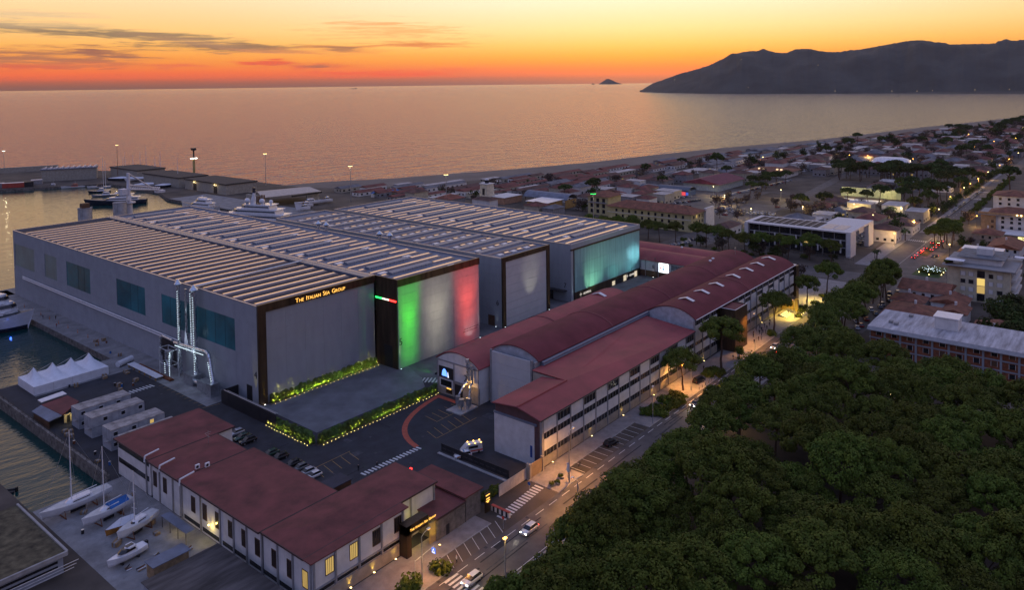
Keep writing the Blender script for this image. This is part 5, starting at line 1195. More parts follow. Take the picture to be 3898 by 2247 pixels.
# small craft along the far mole
def smallboat(i, loc, rz, L, hm, cab, label):
    t = thing('work_boat', label, 'boat', (*loc, WZ), rz, 'small craft along the mole')
    h, dk = hull_mb(L, L*.3, 1.5, .6); link('hull', h.mesh('hull', hm), t); link('deck', deck_mb(dk).mesh('deck', M['gel']), t); c = link('wheelhouse', tier(-L*.2, L*.12, L*.1, 1.4, 4.0, .3).mesh('wheelhouse', cab), t); link('window_band', tier(-L*.18, L*.122, L*.101, 2.6, 3.4, .3).mesh('window_band', M['glass']), c); link('mast', MB().tube((-L*.08,0,4),(-L*.08,0,7.5),.08,.05,5).mesh('mast', M['hatch']), t)
smallboat(0, (291,829), R(150), 17, M['gel'], M['gel'], 'white launch alongside the mole with a lit cabin'); smallboat(1, (303,808), R(160), 20, M['gel'], mat('orange_red', (.4,.1,.05), .5), 'white pilot boat with orange wheelhouse beside the mole shed'); smallboat(2, (318,785), R(150), 20, M['gel'], M['shutter'], 'white trawler with brown wheelhouse by the mole'); smallboat(3, (304,750), R(165), 18, M['navy'], M['gel'], 'dark blue cruiser with white wheelhouse off the mole'); smallboat(4, (296,720), R(160), 20, mat('grey_hull', (.3,.32,.35), .4), M['gel'], 'grey-hulled cruiser off the mole')
for i, (x, y, L) in enumerate(((348,806,24),(356,790,20),(371,775,16),(338,735,18),(345,712,16))):
    t = thing('laid_up_boat', 'white boat under a pale winter cover on the mole', 'boat', (x, y, 0), R(155+7*i), 'boats stored on the mole'); h, dk = hull_mb(L, L*.26, 1.6, .8); h.v = [(a,b,c+1.2) for a,b,c in h.v]; link('hull', h.mesh('hull', (M['navy'], M['gel'])[i % 2]), t)
    link('cover', MB().loft([[(-L*.5,-L*.1,2.7),(-L*.5,0,3.8),(-L*.5,L*.1,2.7)],[(0,-L*.12,2.8),(0,0,4.6),(0,L*.12,2.8)],[(L*.48,-.1,3.4),(L*.48,0,3.9),(L*.48,.1,3.4)]]).mesh('cover', M['canvas']), t)
for i, (x, y, h_) in enumerate(((300,732,32),(309,749,27),(352,823,35),(373,853,26),(381,852,22),(398,872,24),(400,862,29),(386,813,22),(388,806,23),(384,795,28),(372,735,26),(395,830,18),(365,840,22))):
    t = thing('mast', 'tall bare sailing mast standing among the boats on the mole', 'mast', (x, y, 0), group='masts on the mole'); part('spar', MB().tube((x,y,0),(x,y,h_),.24,.12,6), M['rust'] if i == 2 else M['hatch'], t); part('spreader', MB().tube((x-1.2,y,h_*.6),(x+1.2,y,h_*.6),.08,.08,4), M['hatch'], t)
# jetty, silos, crane
setting('jetty', MB().box(160,214,441,462,-6,.6), M['quay'])
def silo(x, y, r, h_, label, hut):
    t = thing('silo', label, 'silo', (x, y, .6)); part('shell', MB().tube((x,y,.6),(x,y,h_),r,r,20), mat('silo_metal', (.42,.43,.45), .5, .3, var=.1, streak=.3), t); part('rim', MB().tube((x,y,h_),(x,y,h_+.4),r+.15,r+.15,20), M['trim'], t)
    if hut: part('hatch_house', MB().box(x-2,x+2,y-1.6,y+1.6,h_+.4,h_+3.0), M['shutter'], t)
    for a in (-.9,.9): part('ladder', MB().tube((x+r*math.sin(a)*1.02,y-r*math.cos(a)*1.02,1),(x+r*math.sin(a)*1.02,y-r*math.cos(a)*1.02,h_+1.4),.08,.08,4), M['steel'], t)
silo(174.2,450,3.6,28.6,'steel silo with a brown hatch house on top behind the hall',True); silo(193,450,3.6,29.4,'plain pale steel silo next to the white crane',False)
CR = thing('harbour_crane', 'white slewing harbour crane with a long lattice jib', 'crane', (200.4,455,.6)); WC = mat('crane_white', (.62,.62,.66), .45, var=.08)
part('column', MB().tube((200.4,455,.6),(200.4,455,29),1.9,1.8,14), WC, CR); part('platform', MB().tube((200.4,455,28),(200.4,455,28.5),3.6,3.6,14), WC, CR); part('mast', MB().tube((200.4,455,28.5),(200.4,455,45.6),1.15,.9,10), WC, CR)
e = Vector((226,470,31.5)); rt_ = Vector((201,455,36)); pk = Vector((200.6,455,45.2))
jb = MB()
for o_ in ((0,-1.2,0),(0,1.2,0),(0,0,2.4)): jb.tube(rt_+Vector(o_), e+Vector(o_)*.5, .55, .4, 6)
for k in range(14): a = rt_.lerp(e, k/14); b = rt_.lerp(e, (k+1)/14); jb.tube(a+Vector((0,-.7,0)), b+Vector((0,0,1.9)), .2, .2, 4); jb.tube(a+Vector((0,.7,0)), b+Vector((0,0,1.9)), .2, .2, 4)
part('jib', jb, WC, CR); part('pendant', MB().tube(pk, rt_.lerp(e,.85), .4, .4, 5).tube(pk+Vector((0,.6,0)), rt_.lerp(e,.85)+Vector((0,.4,0)), .4, .4, 5), WC, CR); part('jib_head', MB().box(223.5,228.5,468,472,30,31.4), WC, CR); part('cab', MB().box(198.4,200.4,451.6,453.6,30,32.6), M['gel'], CR); part('machine_house', MB().box(195.6,199,452.6,457.4,33.5,36.6), WC, CR)
# mole sheds
def shed(label, x0, x1, y0, y1, h_, roofm, wallm, saw=0, doors=0, lights=0):
    t = thing('harbour_shed', label, 'shed', ((x0+x1)/2, (y0+y1)/2, 0)); bx('wall', wallm, t, x0, x1, y0, y1, 0, h_-.8); bx('roof', roofm, t, x0-.8, x1+.8, y0-.8, y1+.8, h_-.8, h_+.2)
    for k in range(saw): xx = x0+2+(x1-x0-4)*k/max(1, saw-1); part('roof_light', MB().prism([(xx-1.4,h_+.2),(xx+1.4,h_+.2),(xx+1.4,h_+2.0)], 'y', y0, y1), M['hatch'], t)
    for k in range(doors): yy = y0+(y1-y0)*(k+.5)/doors; bx('door', M['dark'], t, x0-.06, x0-.01, yy-3, yy+3, .1, h_-2.8)
    for k in range(lights):
        yy = y0+(y1-y0)*(k+.5)/lights; l = thing('shed_lamp', 'warm lamp under the eave of the dark-roofed mole shed', 'lamp', (x0-.9,yy,h_-1.6), group='mole shed lamps'); part('lens', MB().ball((x0-.9,yy,h_-1.6),.35,8), M['l_warm'], l); lamp('shed_glow', 'POINT', (x0-1.6,yy,h_-2), 500, (1,.75,.35), size=.5, parent=l)
    return t
rib_ = mat('dark_corrugated', (.045,.042,.042), .8, var=.15); cr_ = mat('cream_shed', (.34,.32,.27), .8, streak=.2)
shed('dark flat-roofed mole shed with lit doors nearest the beach', 356,386,618,690,9.5,rib_,cr_,0,2,2); shed('dark flat-roofed shed in the middle of the mole', 356,385,702,774,9.5,rib_,cr_); shed('dark low-pitched shed on the mole behind the masts', 357,386,790,852,11,rib_,cr_)
t = shed('long grey shed with a row of bright roof lights on the mole', 300,350,868,884,12.5,M['deckb'],cr_,10); t.rotation_euler = (0,0,R(-26)); t.location = (322,866,0)
MW = thing('mole_wall', 'high sea wall along the back of the mole', 'wall', (300,1000,0)); part('wall', MB().loft([[(60,1072,0),(60,1076,0),(60,1076,6),(60,1072,6)],[(300,999,0),(300,1003,0),(300,1003,6),(300,999,6)],[(352,980,0),(352,984,0),(352,984,6),(352,980,6)]]), cr_, MW)
for i, (x, y, l, m_) in enumerate(((262,842,18,'red_cap'),(250,852,14,'trim'),(274,838,8,'dark'),(240,870,24,'timber'),(285,850,10,'trim'),(232,880,16,'dark'))):
    t = thing('container', ('long dark red container on the mole edge','grey container on the mole','black machine cabin on the mole','long timber-coloured store on the mole','small grey container by the mole shed','dark container stack on the mole')[i], 'container', (x, y, 0)); part('box', MB().cbox(x,y,2.4,l,5,4.4), MATS.get(m_) or M[m_], t); part('roof', MB().cbox(x,y,4.75,l-.3,4.7,.25), M['hatch'] if i != 2 else M['dark'], t); t.rotation_euler = (0,0,R(-26))
# tall floodlight poles
mat('mast_yellow', (.4,.32,.12), .6)
def mastlight(x, y, h_, label, lit='l_white', big=False):
    t = thing('light_mast', label, 'lamp post', (x, y, 0)); part('pole', MB().tube((x,y,0),(x,y,h_),.32 if not big else 1.0,.18 if not big else .8,8), M['steel'] if not big else mat('mast_yellow', (.4,.32,.12), .6), t); part('head', MB().cbox(x,y,h_+.2,2.2,2.2,.5), M['dark'], t)
    if lit: part('lamps', MB().cbox(x,y,h_-.15,2.4,2.4,.25), M[lit], t); lamp('mast_glow', 'POINT', (x,y,h_-1.2), 2500, (1,.85,.5), size=.6, parent=t)
mastlight(302.6,999.7,25.5,'tall bright light mast on the sea wall'); mastlight(400,935,28,'tall slim light mast behind the mole masts','l_warm'); mastlight(413,645,31,'tall slim light mast where the mole meets the beach','l_warm'); mastlight(396,496,29.4,'tall slim light mast by the beach car park','l_warm'); mastlight(400,262,25.5,'pale light mast in front of the yellow office','l_green'); mastlight(430,420,24,'yellowish light mast by the lighthouse','l_warm')
t = thing('signal_tower', 'stout harbour signal tower with a dark gallery and bright lamps', 'tower', (425,803,0)); part('shaft', MB().tube((425,803,0),(425,803,17),1.3,1.2,10), MATS['mast_yellow'], t); part('upper_shaft', MB().tube((425,803,17),(425,803,26),.9,.8,8), M['dark'], t); part('gallery', MB().box(422.8,427.2,801,805,26,28.5), M['dark'], t); part('lamps', MB().box(421.5,428.5,802,804,16.6,17.4), M['l_white'], t)
# lighthouse
LH = thing('lighthouse', 'square cream lighthouse tower with lantern behind the halls', 'lighthouse', (456,400,0)); CM = mat('cream_tower', (.62,.56,.42), .8)
part('tower', MB().loft([[(451.4,395.4,0),(460.6,395.4,0),(460.6,404.6,0),(451.4,404.6,0)],[(452.2,396.2,15.2),(459.8,396.2,15.2),(459.8,403.8,15.2),(452.2,403.8,15.2)]]), CM, LH); part('gallery', MB().box(451.6,460.4,395.6,404.4,15.2,15.8), M['white'], LH); part('window', MB().box(451.75,451.95,398.8,401.2,5,12), M['dark'], LH); part('lantern', MB().tube((456,400,15.8),(456,400,18.4),1.7,1.7,10), M['glass'], LH); part('dome', MB().ball((456,400,18.4),1.9,10,.7,0), M['white'], LH); part('base_building', MB().box(456,478,382,398,0,5.2), mat('salmon_wall', (.42,.24,.15), .8), LH); part('base_roof', MB().box(455.4,478.6,381.4,398.6,5.2,5.5), M['white'], LH)
# curved-roof boat shed beyond hall 5
BS = thing('boat_shed', 'boat shed with pale folded roof and an open gable behind the white superyacht', 'shed', (360,520,0))
slope('roof', BS, mat('pale_roof', (.45,.40,.36), .55), [(334,527,8.2),(384,519,8.2),(386,538,10.2),(343,548,10.2)]); slope('roof', BS, MATS['pale_roof'], [(343,548.1,10.2),(386,538.1,10.2),(388,556,8.0),(346,566,8.0)]); bx('wall', cr_, BS, 372,384,522,523,0,7.6); bx('wall', cr_, BS, 340,342,530,560,0,7.6); bx('fascia', M['dark'], BS, 355,384,518.2,518.8,6.8,8.1)
for i, (x, y, L) in enumerate(((362,508,20),(352,498,14),(378,506,12),(344,488,11))):
    t = thing('laid_up_boat', 'white motor boat on stands in front of the boat shed', 'boat', (x, y, 0), R(170), 'boats by the boat shed'); h, dk = hull_mb(L, L*.27, 1.8, .9); h.v = [(a,b,c+1.4) for a,b,c in h.v]; link('hull', h.mesh('hull', M['gel']), t); link('cabin', tier(-L*.3,L*.15,L*.1,3,5.4,.6).mesh('cabin', M['gel']), t); link('window_band', tier(-L*.27,L*.155,L*.101,3.9,4.8,.6).mesh('window_band', M['glass']), t)
# ================================================================ TREES
tr = random.Random(21)
def pine_crown(r, rx, h_, ncl, per, size, m, cr=(.15,.29)):
    cl = []
    for k in range(ncl):
        rr = rx*math.sqrt((k+.5)/ncl)*.9; a = k*2.39996+r.uniform(-.3,.3)
        z_ = h_*(1-(rr/rx)**2.0)*.66+r.uniform(-.24,.24)*h_
        cl.append((rr*math.cos(a), rr*math.sin(a), z_, rx*r.uniform(*cr), .8))
    return rawmesh('crown', leafcloud(r, cl, per, size, .25), m)
near_crowns = [pine_crown(tr, 5.3*tr.uniform(.88,1.12), 4.6, 46, 165, .37, M['pine']) for _ in range(8)]
mid_crowns = [pine_crown(tr, 5.6, 4.0, 30, 60, .7, M['pinef']) for _ in range(5)]
park_crowns = [pine_crown(tr, 7.4*tr.uniform(.9,1.1), 6.2, 58, 215, .36, M['pine'], (.13,.235)) for _ in range(8)]
def pine_trunk(r, h_, lean, m):
    mb = MB(); p = Vector((0, 0, 0)); pts_ = [p.copy()]
    for k in range(4): p = p+Vector((lean*r.uniform(.3,1), lean*r.uniform(-.6,.6), h_/4)); pts_.append(p.copy())
    for k, (a, b) in enumerate(zip(pts_, pts_[1:])): mb.tube(a, b, .36-.05*k, .31-.05*k, 7)
    for k in range(6):
        a = k*1.05+r.uniform(-.3,.3); b0 = pts_[3].lerp(pts_[4], .2+.12*k); e_ = b0+Vector((math.cos(a)*2.9, math.sin(a)*2.9, 2.0)); mb.tube(b0, e_, .14, .06, 5)
    return mb.mesh('trunk', m), pts_[-1]
trunks = [pine_trunk(tr, hh, ln, M['trunk']) for hh, ln in ((9.2,.2),(10,.5),(10.6,-.4),(8.6,.7))]
def pine(x, y, s, label, group, crowns, ti=None, name='pine_tree', hs=1.0, cs=1.0):
    i = tr.randrange(4) if ti is None else ti
    t = thing(name, label, 'tree', (x, y, 0), tr.uniform(0, 6.28), group)
    tk = link('trunk', trunks[i][0], t); tk.scale = (s, s, s*hs)
    top = trunks[i][1]; c = link('crown', tr.choice(crowns), t, (top.x*s, top.y*s, (top.z*hs)*s), tr.uniform(0, 6.28)); c.scale = (s*cs*tr.uniform(.9,1.12), s*cs*tr.uniform(.9,1.12), s*cs*tr.uniform(.9,1.2))
    return t
# the pine park on the right of the street
PKL = 'umbrella pine in the dense green pine park across the street'
cnt = 0
y_ = -18.0; row = 0
while y_ < 80:
    x_ = 60+(row % 2)*5.8
    while x_ < 262:
        px_, py_ = x_+tr.uniform(-2.6,2.6), y_+tr.uniform(-2.2,2.2)
        back = 249 if 28 < py_ < 64 else (244 if py_ >= 64 else 240+(py_-20)*1.0)
        gx, gy = px_/233, py_/56; kk = max(.95, min(1.02, (px_*233+py_*56)/(233*233+56*56))); gap = math.hypot(px_-233*kk, py_-56*kk) < 5.5
        if px_ < back and py_ < 77.5 and not gap and inview((px_, py_, 12), 160, 170): pine(px_, py_, tr.uniform(.8,1.12), PKL, 'pines of the park', park_crowns, hs=tr.uniform(.85,1.25)); cnt += 1
        x_ += 11.6
    y_ += 9.6; row += 1
for k in range(17): pine(88+k*8.6+tr.uniform(-1.5,1.5), (74.0 if k < 3 else (76.5 if k < 6 else 79.0))+tr.uniform(-1.4,1.0)+(1.5 if k > 9 else 0), tr.uniform(.92,1.08), PKL, 'pines of the park', near_crowns, hs=.98, cs=1.12)
print('park pines', cnt)
# pines in the strip between street and car park, and along the pavement
for x, y, s in ((233,81,.9),(252,83.5,.95),(258,80,.85),(246,76,1.0),(254,70,1.0),(262,74,.9),(272,82,.95),(281,84.5,.9),(291,82,1.0),(300,84.5,.95),(309,81,1.0),(318,84,.9),(327,82,1.0),(338,80,.95),(349,80,1.15),(355,83,1.0),(343,84,.9)):
    pine(x, y, s, 'umbrella pine in the strip between the street and the parked cars', 'pines beside the street', near_crowns, cs=1.2)
for x, y, s, lab in ((210.7,105.6,.86,'single umbrella pine on the pavement over the orange-lit forecourt'),(235.2,104.1,1.22,'tall umbrella pine before the bronze stair tower'),(283,104.3,1.02,'leaning umbrella pine shading the lit workshop entrance'),(322,104.5,.92,'umbrella pine on the far pavement with yellow lamps beneath'),(346,104,.95,'umbrella pine at the street corner beyond the bronze fin')):
    pine(x, y, s, lab, None, near_crowns, 1, cs=1.12)
for x, y in ((401,216),(406,208),(407,195.5),(404,188),(404.5,182),(402.6,173.8),(400,163.3),(403.3,147),(400,140),(406.7,131),(407,120),(402,156),(405,226),(402,236)):
    pine(x, y, .86, 'umbrella pine in the row between workshop 8 and the white modern building', 'pine row', near_crowns, hs=1.0, cs=1.15)
for x, y, s in ((405,252,.9),(412,262,.9),(408,272,.9),(416,246,.85),(420,256,.85)): pine(x, y, s, 'round bright green tree in front of the yellow office', 'trees before the yellow office', near_crowns, hs=.7)
for x, y, s in ((479.4,81,1.05),(492.4,81.5,1.0),(476,84.8,.95),(500,84,1.0),(486,78,.9),(506,80,.9)): pine(x, y, s, 'umbrella pine on the grassy island at the road fork', 'pines at the road fork', near_crowns)
# pinewood around the sports ground
cnt = 0
for k in range(250):
    x, y = tr.uniform(600,800), tr.uniform(100,225)
    a = (610 < x < 705 and 102 < y < 150) or (y > 222-(x-600)*.0 and False)
    b = 745 < x < 805 and 112 < y < 222
    if (a and k % 2 == 0) or b:
        pine(x, y, tr.uniform(.95,1.25), 'dark umbrella pine in the wood around the sports ground', 'pines of the far wood', mid_crowns, hs=1.1); cnt += 1
for x, y, s in ((545,180,1.0),(556,170,1.1),(602,166,1.0),(598,150,1.0),(638,253,1),(650,247,1),(660,250,1.05),(672,246,1),(684,249,1),(612,246,1),(620,240,.9),(696,246,1)): pine(x, y, s, 'umbrella pine beside the rows of parked cars', 'pines by the far car park', mid_crowns)
pine(756,79,1.6,'lone broad umbrella pine at the end of the long street',None,mid_crowns)
# round trees, bare trees, palms
def roundtree(x, y, s, label, group, m, name='leafy_tree', dens=34):
    key = (m.name, dens)
    if key not in RT:
        RT[key] = []
        for q in range(4):
            cl = [(tr.gauss(0,1.0), tr.gauss(0,1.0), 3.6+tr.gauss(0,.9), tr.uniform(.8,1.35), .9) for _ in range(16)]
            RT[key].append(rawmesh('crown', leafcloud(tr, cl, dens, .5), m))
    t = thing(name, label, 'tree', (x, y, 0), tr.uniform(0,6.28), group); link('trunk', TRK, t).scale = (s,)*3; c = link('crown', tr.choice(RT[key]), t); c.scale = (s*tr.uniform(.9,1.2), s*tr.uniform(.9,1.2), s*tr.uniform(.85,1.15))
RT = {}
TRK = MB().tube((0,0,0),(0,0,3.4),.2,.12,6).tube((0,0,2.2),(1.2,.6,4.0),.1,.04,5).tube((0,0,2.4),(-1.0,.8,4.2),.1,.04,5).tube((0,0,2.6),(.2,-1.2,4.2),.1,.04,5).mesh('trunk', M['trunk'])
bushes = [rawmesh('foliage', leafcloud(tr, [(tr.gauss(0,.7), tr.gauss(0,.7), .7+tr.uniform(-.2,.3), tr.uniform(.6,.95), .85) for _ in range(9)], 55, .36), M['pine']) for _ in range(3)]
def bush(x, y, s, label, group=None):
    t = thing('bush', label, 'bush', (x, y, 0), tr.uniform(0,6.28), group); o = link('foliage', tr.choice(bushes), t); o.scale = (s,)*3; link('stem', MB().tube((0,0,0),(0,0,.6*s),.1,.06,5).mesh('stem', M['trunk']), t)
for k in range(26): bush(188.5+tr.uniform(0,17), 101.9+tr.uniform(0,4.4), tr.uniform(.9,1.5), 'dense dark shrub in the kerbside bed before the ribbon windows', 'shrubs of the long kerbside bed')
for k in range(12): bush(224.5+tr.uniform(0,7), 101.4+tr.uniform(0,4.6), tr.uniform(.8,1.2), 'dense dark shrub in the bed around the tall pine', 'shrubs around the tall pine')
bush(276.9,102.9,1.3,'round clipped bush at the foot of the leaning pine'); bush(102.1,102.6,1.35,'clipped bush behind the blue crossing sign','clipped bushes near the crossing'); bush(95.5,103.9,1.5,'clipped bush beside the overhead sign post','clipped bushes near the crossing'); bush(93.6,103.4,1.2,'clipped bush beside the overhead sign post','clipped bushes near the crossing')
for k in range(5): bush(126.4+k*1.2, 113.6+tr.uniform(-.4,.4), .85, 'shrub behind the white sliding gate', 'shrubs inside the gate')
for x, y, s in ((312,103.5,1.2),(318,105,1.1),(305,102.6,.9),(327,103,1.1),(340,104,1.0)): bush(x, y, s, 'round clipped bush on the far pavement', 'clipped bushes on the far pavement')
roundtree(246.4,102.4,.75,'small dark round-headed tree on the kerb by the stair tower',None,M['pine'],'small_tree',60)
fr_ = []
def palm(x, y, s, label, group='palms'):
    global fr_
    if not fr_:
        mb = MB()
        for k in range(26):
            a = k*2.4; el = tr.uniform(-.5,1.0); L = 2.6
            prev = Vector((0,0,0)); pw = .1
            for j in range(1, 5):
                u = j/4; q = Vector((math.cos(a)*L*u, math.sin(a)*L*u, math.sin(el)*L*u-1.5*u*u)); w_ = .45*(1-abs(u-.45)*1.3); sd = Vector((-math.sin(a), math.cos(a), 0))
                mb.face(mb.pts([prev-sd*pw, prev+sd*pw, q+sd*w_, q-sd*w_])); prev, pw = q, w_
        fr_ = [rawmesh('fronds', mb, M['palm']), MB().tube((0,0,0),(0,0,6),.3,.24,8).mesh('trunk', M['trunk'])]
    t = thing('palm_tree', label, 'palm', (x, y, 0), tr.uniform(0,6), group); link('trunk', fr_[1], t).scale = (s,)*3; link('fronds', fr_[0], t, (0,0,6*s)).scale = (s*1.1,)*3
for x, y, s in ((425.6,102.5,.95),(489.4,102.5,1.1),(430,104.5,.7)): palm(x, y, s, 'date palm on the pavement by the white modern building', 'palms by the white building')
for x, y, s in ((420,494,.7),(428,480,.7),(452,470,.7),(466,462,.8),(474,468,.7),(560,440,.8),(612,420,.8),(585,120,.9),(575,112,.8),(640,104,.8)): palm(x, y, s, 'small palm among the beach buildings', 'palms along the beach')
# kerb hedge along the far street
for k in range(36): bush(540+k*9, 87.2+tr.uniform(-.6,.6), tr.uniform(1.2,2.0), 'street-side shrub along the right-hand edge of the long street', 'shrubs along the far street')
for k in range(22): roundtree(600+k*13+tr.uniform(-3,3), 102.5+tr.uniform(-1,1.5), tr.uniform(.8,1.2), 'small leafy tree along the left-hand edge of the long street', 'trees along the far street', M['pinef'], dens=30)

# gardens and verges around the road fork and the white modern building
for k in range(60):
    x, y = tr.choice(((tr.uniform(362,372),tr.uniform(122,215)),(tr.uniform(396,418),tr.uniform(118,214)),(tr.uniform(412,534),tr.uniform(28,72)),(tr.uniform(412,534),tr.uniform(28,72)),(tr.uniform(565,598),tr.uniform(40,84)),(tr.uniform(362,372),tr.uniform(122,215))))
    if 366 < x < 411 and 30 < y < 70 or 517 < x < 565 and y < 75: continue
    roundtree(x, y, tr.uniform(.8,1.4), ('dark garden tree around the road fork','bare garden tree around the road fork')[k % 2], 'garden trees round the road fork', (M['pinef'], M['bare'])[k % 2], dens=32)
for k in range(30): bush(tr.uniform(396,420) if k % 2 else tr.uniform(364,373), tr.uniform(118,216), tr.uniform(.9,1.6), 'dark shrub along the fences before the white modern building', 'shrubs before the white building')
# ================================================================ TOWN BEYOND THE SHIPYARD
tw = random.Random(33)
def hip(par, x0, x1, y0, y1, z, rise, m, name='roof'):
    cx, cy = (x0+x1)/2, (y0+y1)/2; w_ = min(x1-x0, y1-y0)/2; mb = MB()
    along = x1-x0 > y1-y0
    a, b = ((x0+w_,cy,z+rise),(x1-w_,cy,z+rise)) if along else ((cx,y0+w_,z+rise),(cx,y1-w_,z+rise))
    i = mb.pts([(x0,y0,z),(x1,y0,z),(x1,y1,z),(x0,y1,z),a,b])
    for f in (((0,1,5,4),(1,2,5),(2,3,4,5),(3,0,4)) if along else ((0,1,4),(1,2,5,4),(2,3,5),(3,0,4,5))): mb.face([i[k] for k in f])
    mb.face([i[3],i[2],i[1],i[0]]); return part(name, mb, m, par)
def gab(par, x0, x1, y0, y1, z, rise, m, name='roof'):
    if x1-x0 > y1-y0: mb = MB().prism([(y0,z),(y1,z),((y0+y1)/2,z+rise)], 'x', x0, x1)
    else: mb = MB().prism([(x0,z),(x1,z),((x0+x1)/2,z+rise)], 'y', y0, y1)
    return part(name, mb, m, par)
def wins_x(par, x, ys, zs, w_, h_, m=None, lit=(), fr=True):
    """windows on a wall facing -x"""
    for i, y in enumerate(ys):
        for j, z in enumerate(zs):
            q = bx('window', M['l_win'] if (i, j) in lit else (m or M['glass']), par, x-.05, x-.01, y-w_/2, y+w_/2, z, z+h_)
            if fr: link('sill', MB().box(x-.14, x-.008, y-w_/2-.15, y+w_/2+.15, z-.16, z-.01).mesh('sill', M['trim'], worldloc(q)), q)
def wins_y(par, y, xs, zs, w_, h_, m=None, lit=()):
    """windows on a wall facing +y or -y (y is the outer face, negative side)"""
    for i, x in enumerate(xs):
        for j, z in enumerate(zs): bx('window', M['l_win'] if (i, j) in lit else (m or M['glass']), par, x-w_/2, x+w_/2, y-.05, y-.01, z, z+h_)
TILE = mat('clay_tile_roof', (.20,.075,.045), .85, var=.25, vscale=.4, bump=.5, bscale=2)
YEL = mat('yellow_stucco', (.48,.42,.22), .85, var=.1, streak=.15)
# yellow harbour office
YB = thing('harbour_office', 'long cream-yellow office with brown hipped tile roof', 'building', (448,245,0))
bx('wall', YEL, YB, 439,457.5,214.5,276,0,11.4); hip(YB, 437.4,459,212.8,277.4,11.45,3.8,TILE)
wins_x(YB, 439, [220+k*4.9 for k in range(11)], [8.2,4.6,1.2], 1.6, 1.9); bx('cornice', M['white'], YB, 438.7,438.95,214.4,276,7.4,7.7)
wins_y(YB, 214.5, [443,447,451,455], [8.0,4.4,1.0], 1.5, 2.0, lit=((1,0),)); bx('stair_wall', M['white'], YB, 457.6,470,213,214.4,0,13)
part('chimney', MB().box(449,450,240,241.4,13.6,16.4), YEL, YB); part('roof_window', MB().box(444,445.4,228,229.4,13.2,13.5), M['hatch'], YB)
YT = thing('harbour_office', 'square cream-yellow corner pavilion with hipped tile roof', 'building', (468,298,0)); bx('wall', YEL, YT, 460,478,289,306,0,13.4); hip(YT, 458.4,479.6,287.4,307.6,13.45,3.4,TILE); wins_x(YT, 460, [292.5,297.5,302.5], [9.4,5.4,1.4], 2.4, 2.6); bx('balcony', M['trim'], YT, 458.6,459.9,290,305,8.6,9.2)
# white modern building
WB = thing('modern_building', 'long white modern building with glazed front, solar roof and square portal end', 'building', (440,145,0)); WM = mat('smooth_white', (.62,.6,.6), .6, var=.05)
bx('roof', WM, WB, 424.3,450,117.6,173.6,12.9,13.6); bx('end_wall', WM, WB, 424.3,448,171.6,173.6,0,12.88); bx('portal_leg', WM, WB, 424.3,434,115.2,117.5,0,13.6); bx('portal_top', WM, WB, 434.05,470,115.2,117.5,12.6,13.6); bx('portal_leg', WM, WB, 460,470,115.2,117.5,0,12.55); bx('annex', WM, WB, 450.05,470,117.6,135,8.5,13.55)
for k in range(9):
    a = 118.2+k*5.93
    for z0, z1 in ((.6,4.4),(5.0,8.4),(9.0,12.8)): bx('window', M['l_win'] if (k, z0) in ((3,5.0),) else M['glass'], WB, 426.0,426.2,a,a+5.6,z0,z1)
    bx('pier', M['trim'], WB, 425.6,425.95,a-.25,a-.02,0,12.85)
    if k % 2 == 0: bx('fin', WM, WB, 424.5,425.5,a+2,a+2.6,2,9)
for z0 in (4.45, 8.45): bx('floor_slab', M['trim'], WB, 425.4,448,118,171.5,z0,z0+.5)
bx('core', M['conc'], WB, 427,447,118.5,171,0,12.8)
for k in range(9): bx('solar_panel', mat('solar_black', (.02,.02,.028), .7), WB, 429,447,134+k*4.1,137.4+k*4.1,13.7,13.8); bx('panel_rail', M['hatch'], WB, 428.6,447.4,137.5+k*4.1,137.7+k*4.1,13.75,13.95)
for k in range(2): bx('roof_screen', mat('pale_deck', (.6,.5,.42), .5), WB, 429+k*0,444,120+k*6.5,125.6+k*6.5,13.65,13.75)
t = thing('fence', 'dark railing fence in front of the white modern building', 'fence', (418,150,0)); part('rail', MB().tube((418,112,1.9),(418,215,1.9),.05,.05,4).tube((418,112,.5),(418,215,.5),.05,.05,4), M['dark'], t)
for k in range(40): part('post', MB().tube((418,112+k*2.6,0),(418,112+k*2.6,2),.05,.05,4), M['dark'], t)
for k in range(4):
    t = thing('banner_flag', 'narrow white banner flag before the white modern building', 'flag', (419,128+k*10.5,0), group='banner flags'); part('pole', MB().tube((419,128+k*10.5,0),(419,128+k*10.5,8.4),.08,.06,5), M['steel'], t); part('cloth', MB().box(418.96,419.04,128.1+k*10.5,129.3+k*10.5,4.6,8.2), M['canvas'], t)
# apartment block by the road fork
AB = thing('apartment_block', 'five-storey cream apartment block with roof terraces and lit stairwell', 'building', (385,50,0)); CRM = mat('cream_stucco', (.56,.5,.36), .85, var=.08, streak=.15)
bx('wall', CRM, AB, 371.6,398,38.2,56.2,0,14.5); bx('wall', CRM, AB, 372.6,398,56.22,61.2,0,14.0); bx('terrace_slab', M['trim'], AB, 369.8,400,36.4,63,14.5,14.85)
bx('penthouse', M['white'], AB, 378,396,42,57,14.9,17.6); bx('penthouse_roof', mat('slate_roof', (.12,.14,.17), .7, var=.2), AB, 376.6,397,40.6,58.4,17.6,17.85); bx('lift_house', M['white'], AB, 384,390,46,52,17.9,20.6); bx('awning', M['canvas'], AB, 371.2,376,55,62,16.6,16.75); bx('awning', M['canvas'], AB, 392,396,34.8,39,16.6,16.75); bx('pergola', M['hatch'], AB, 398,408,44,60,16.9,17.1)
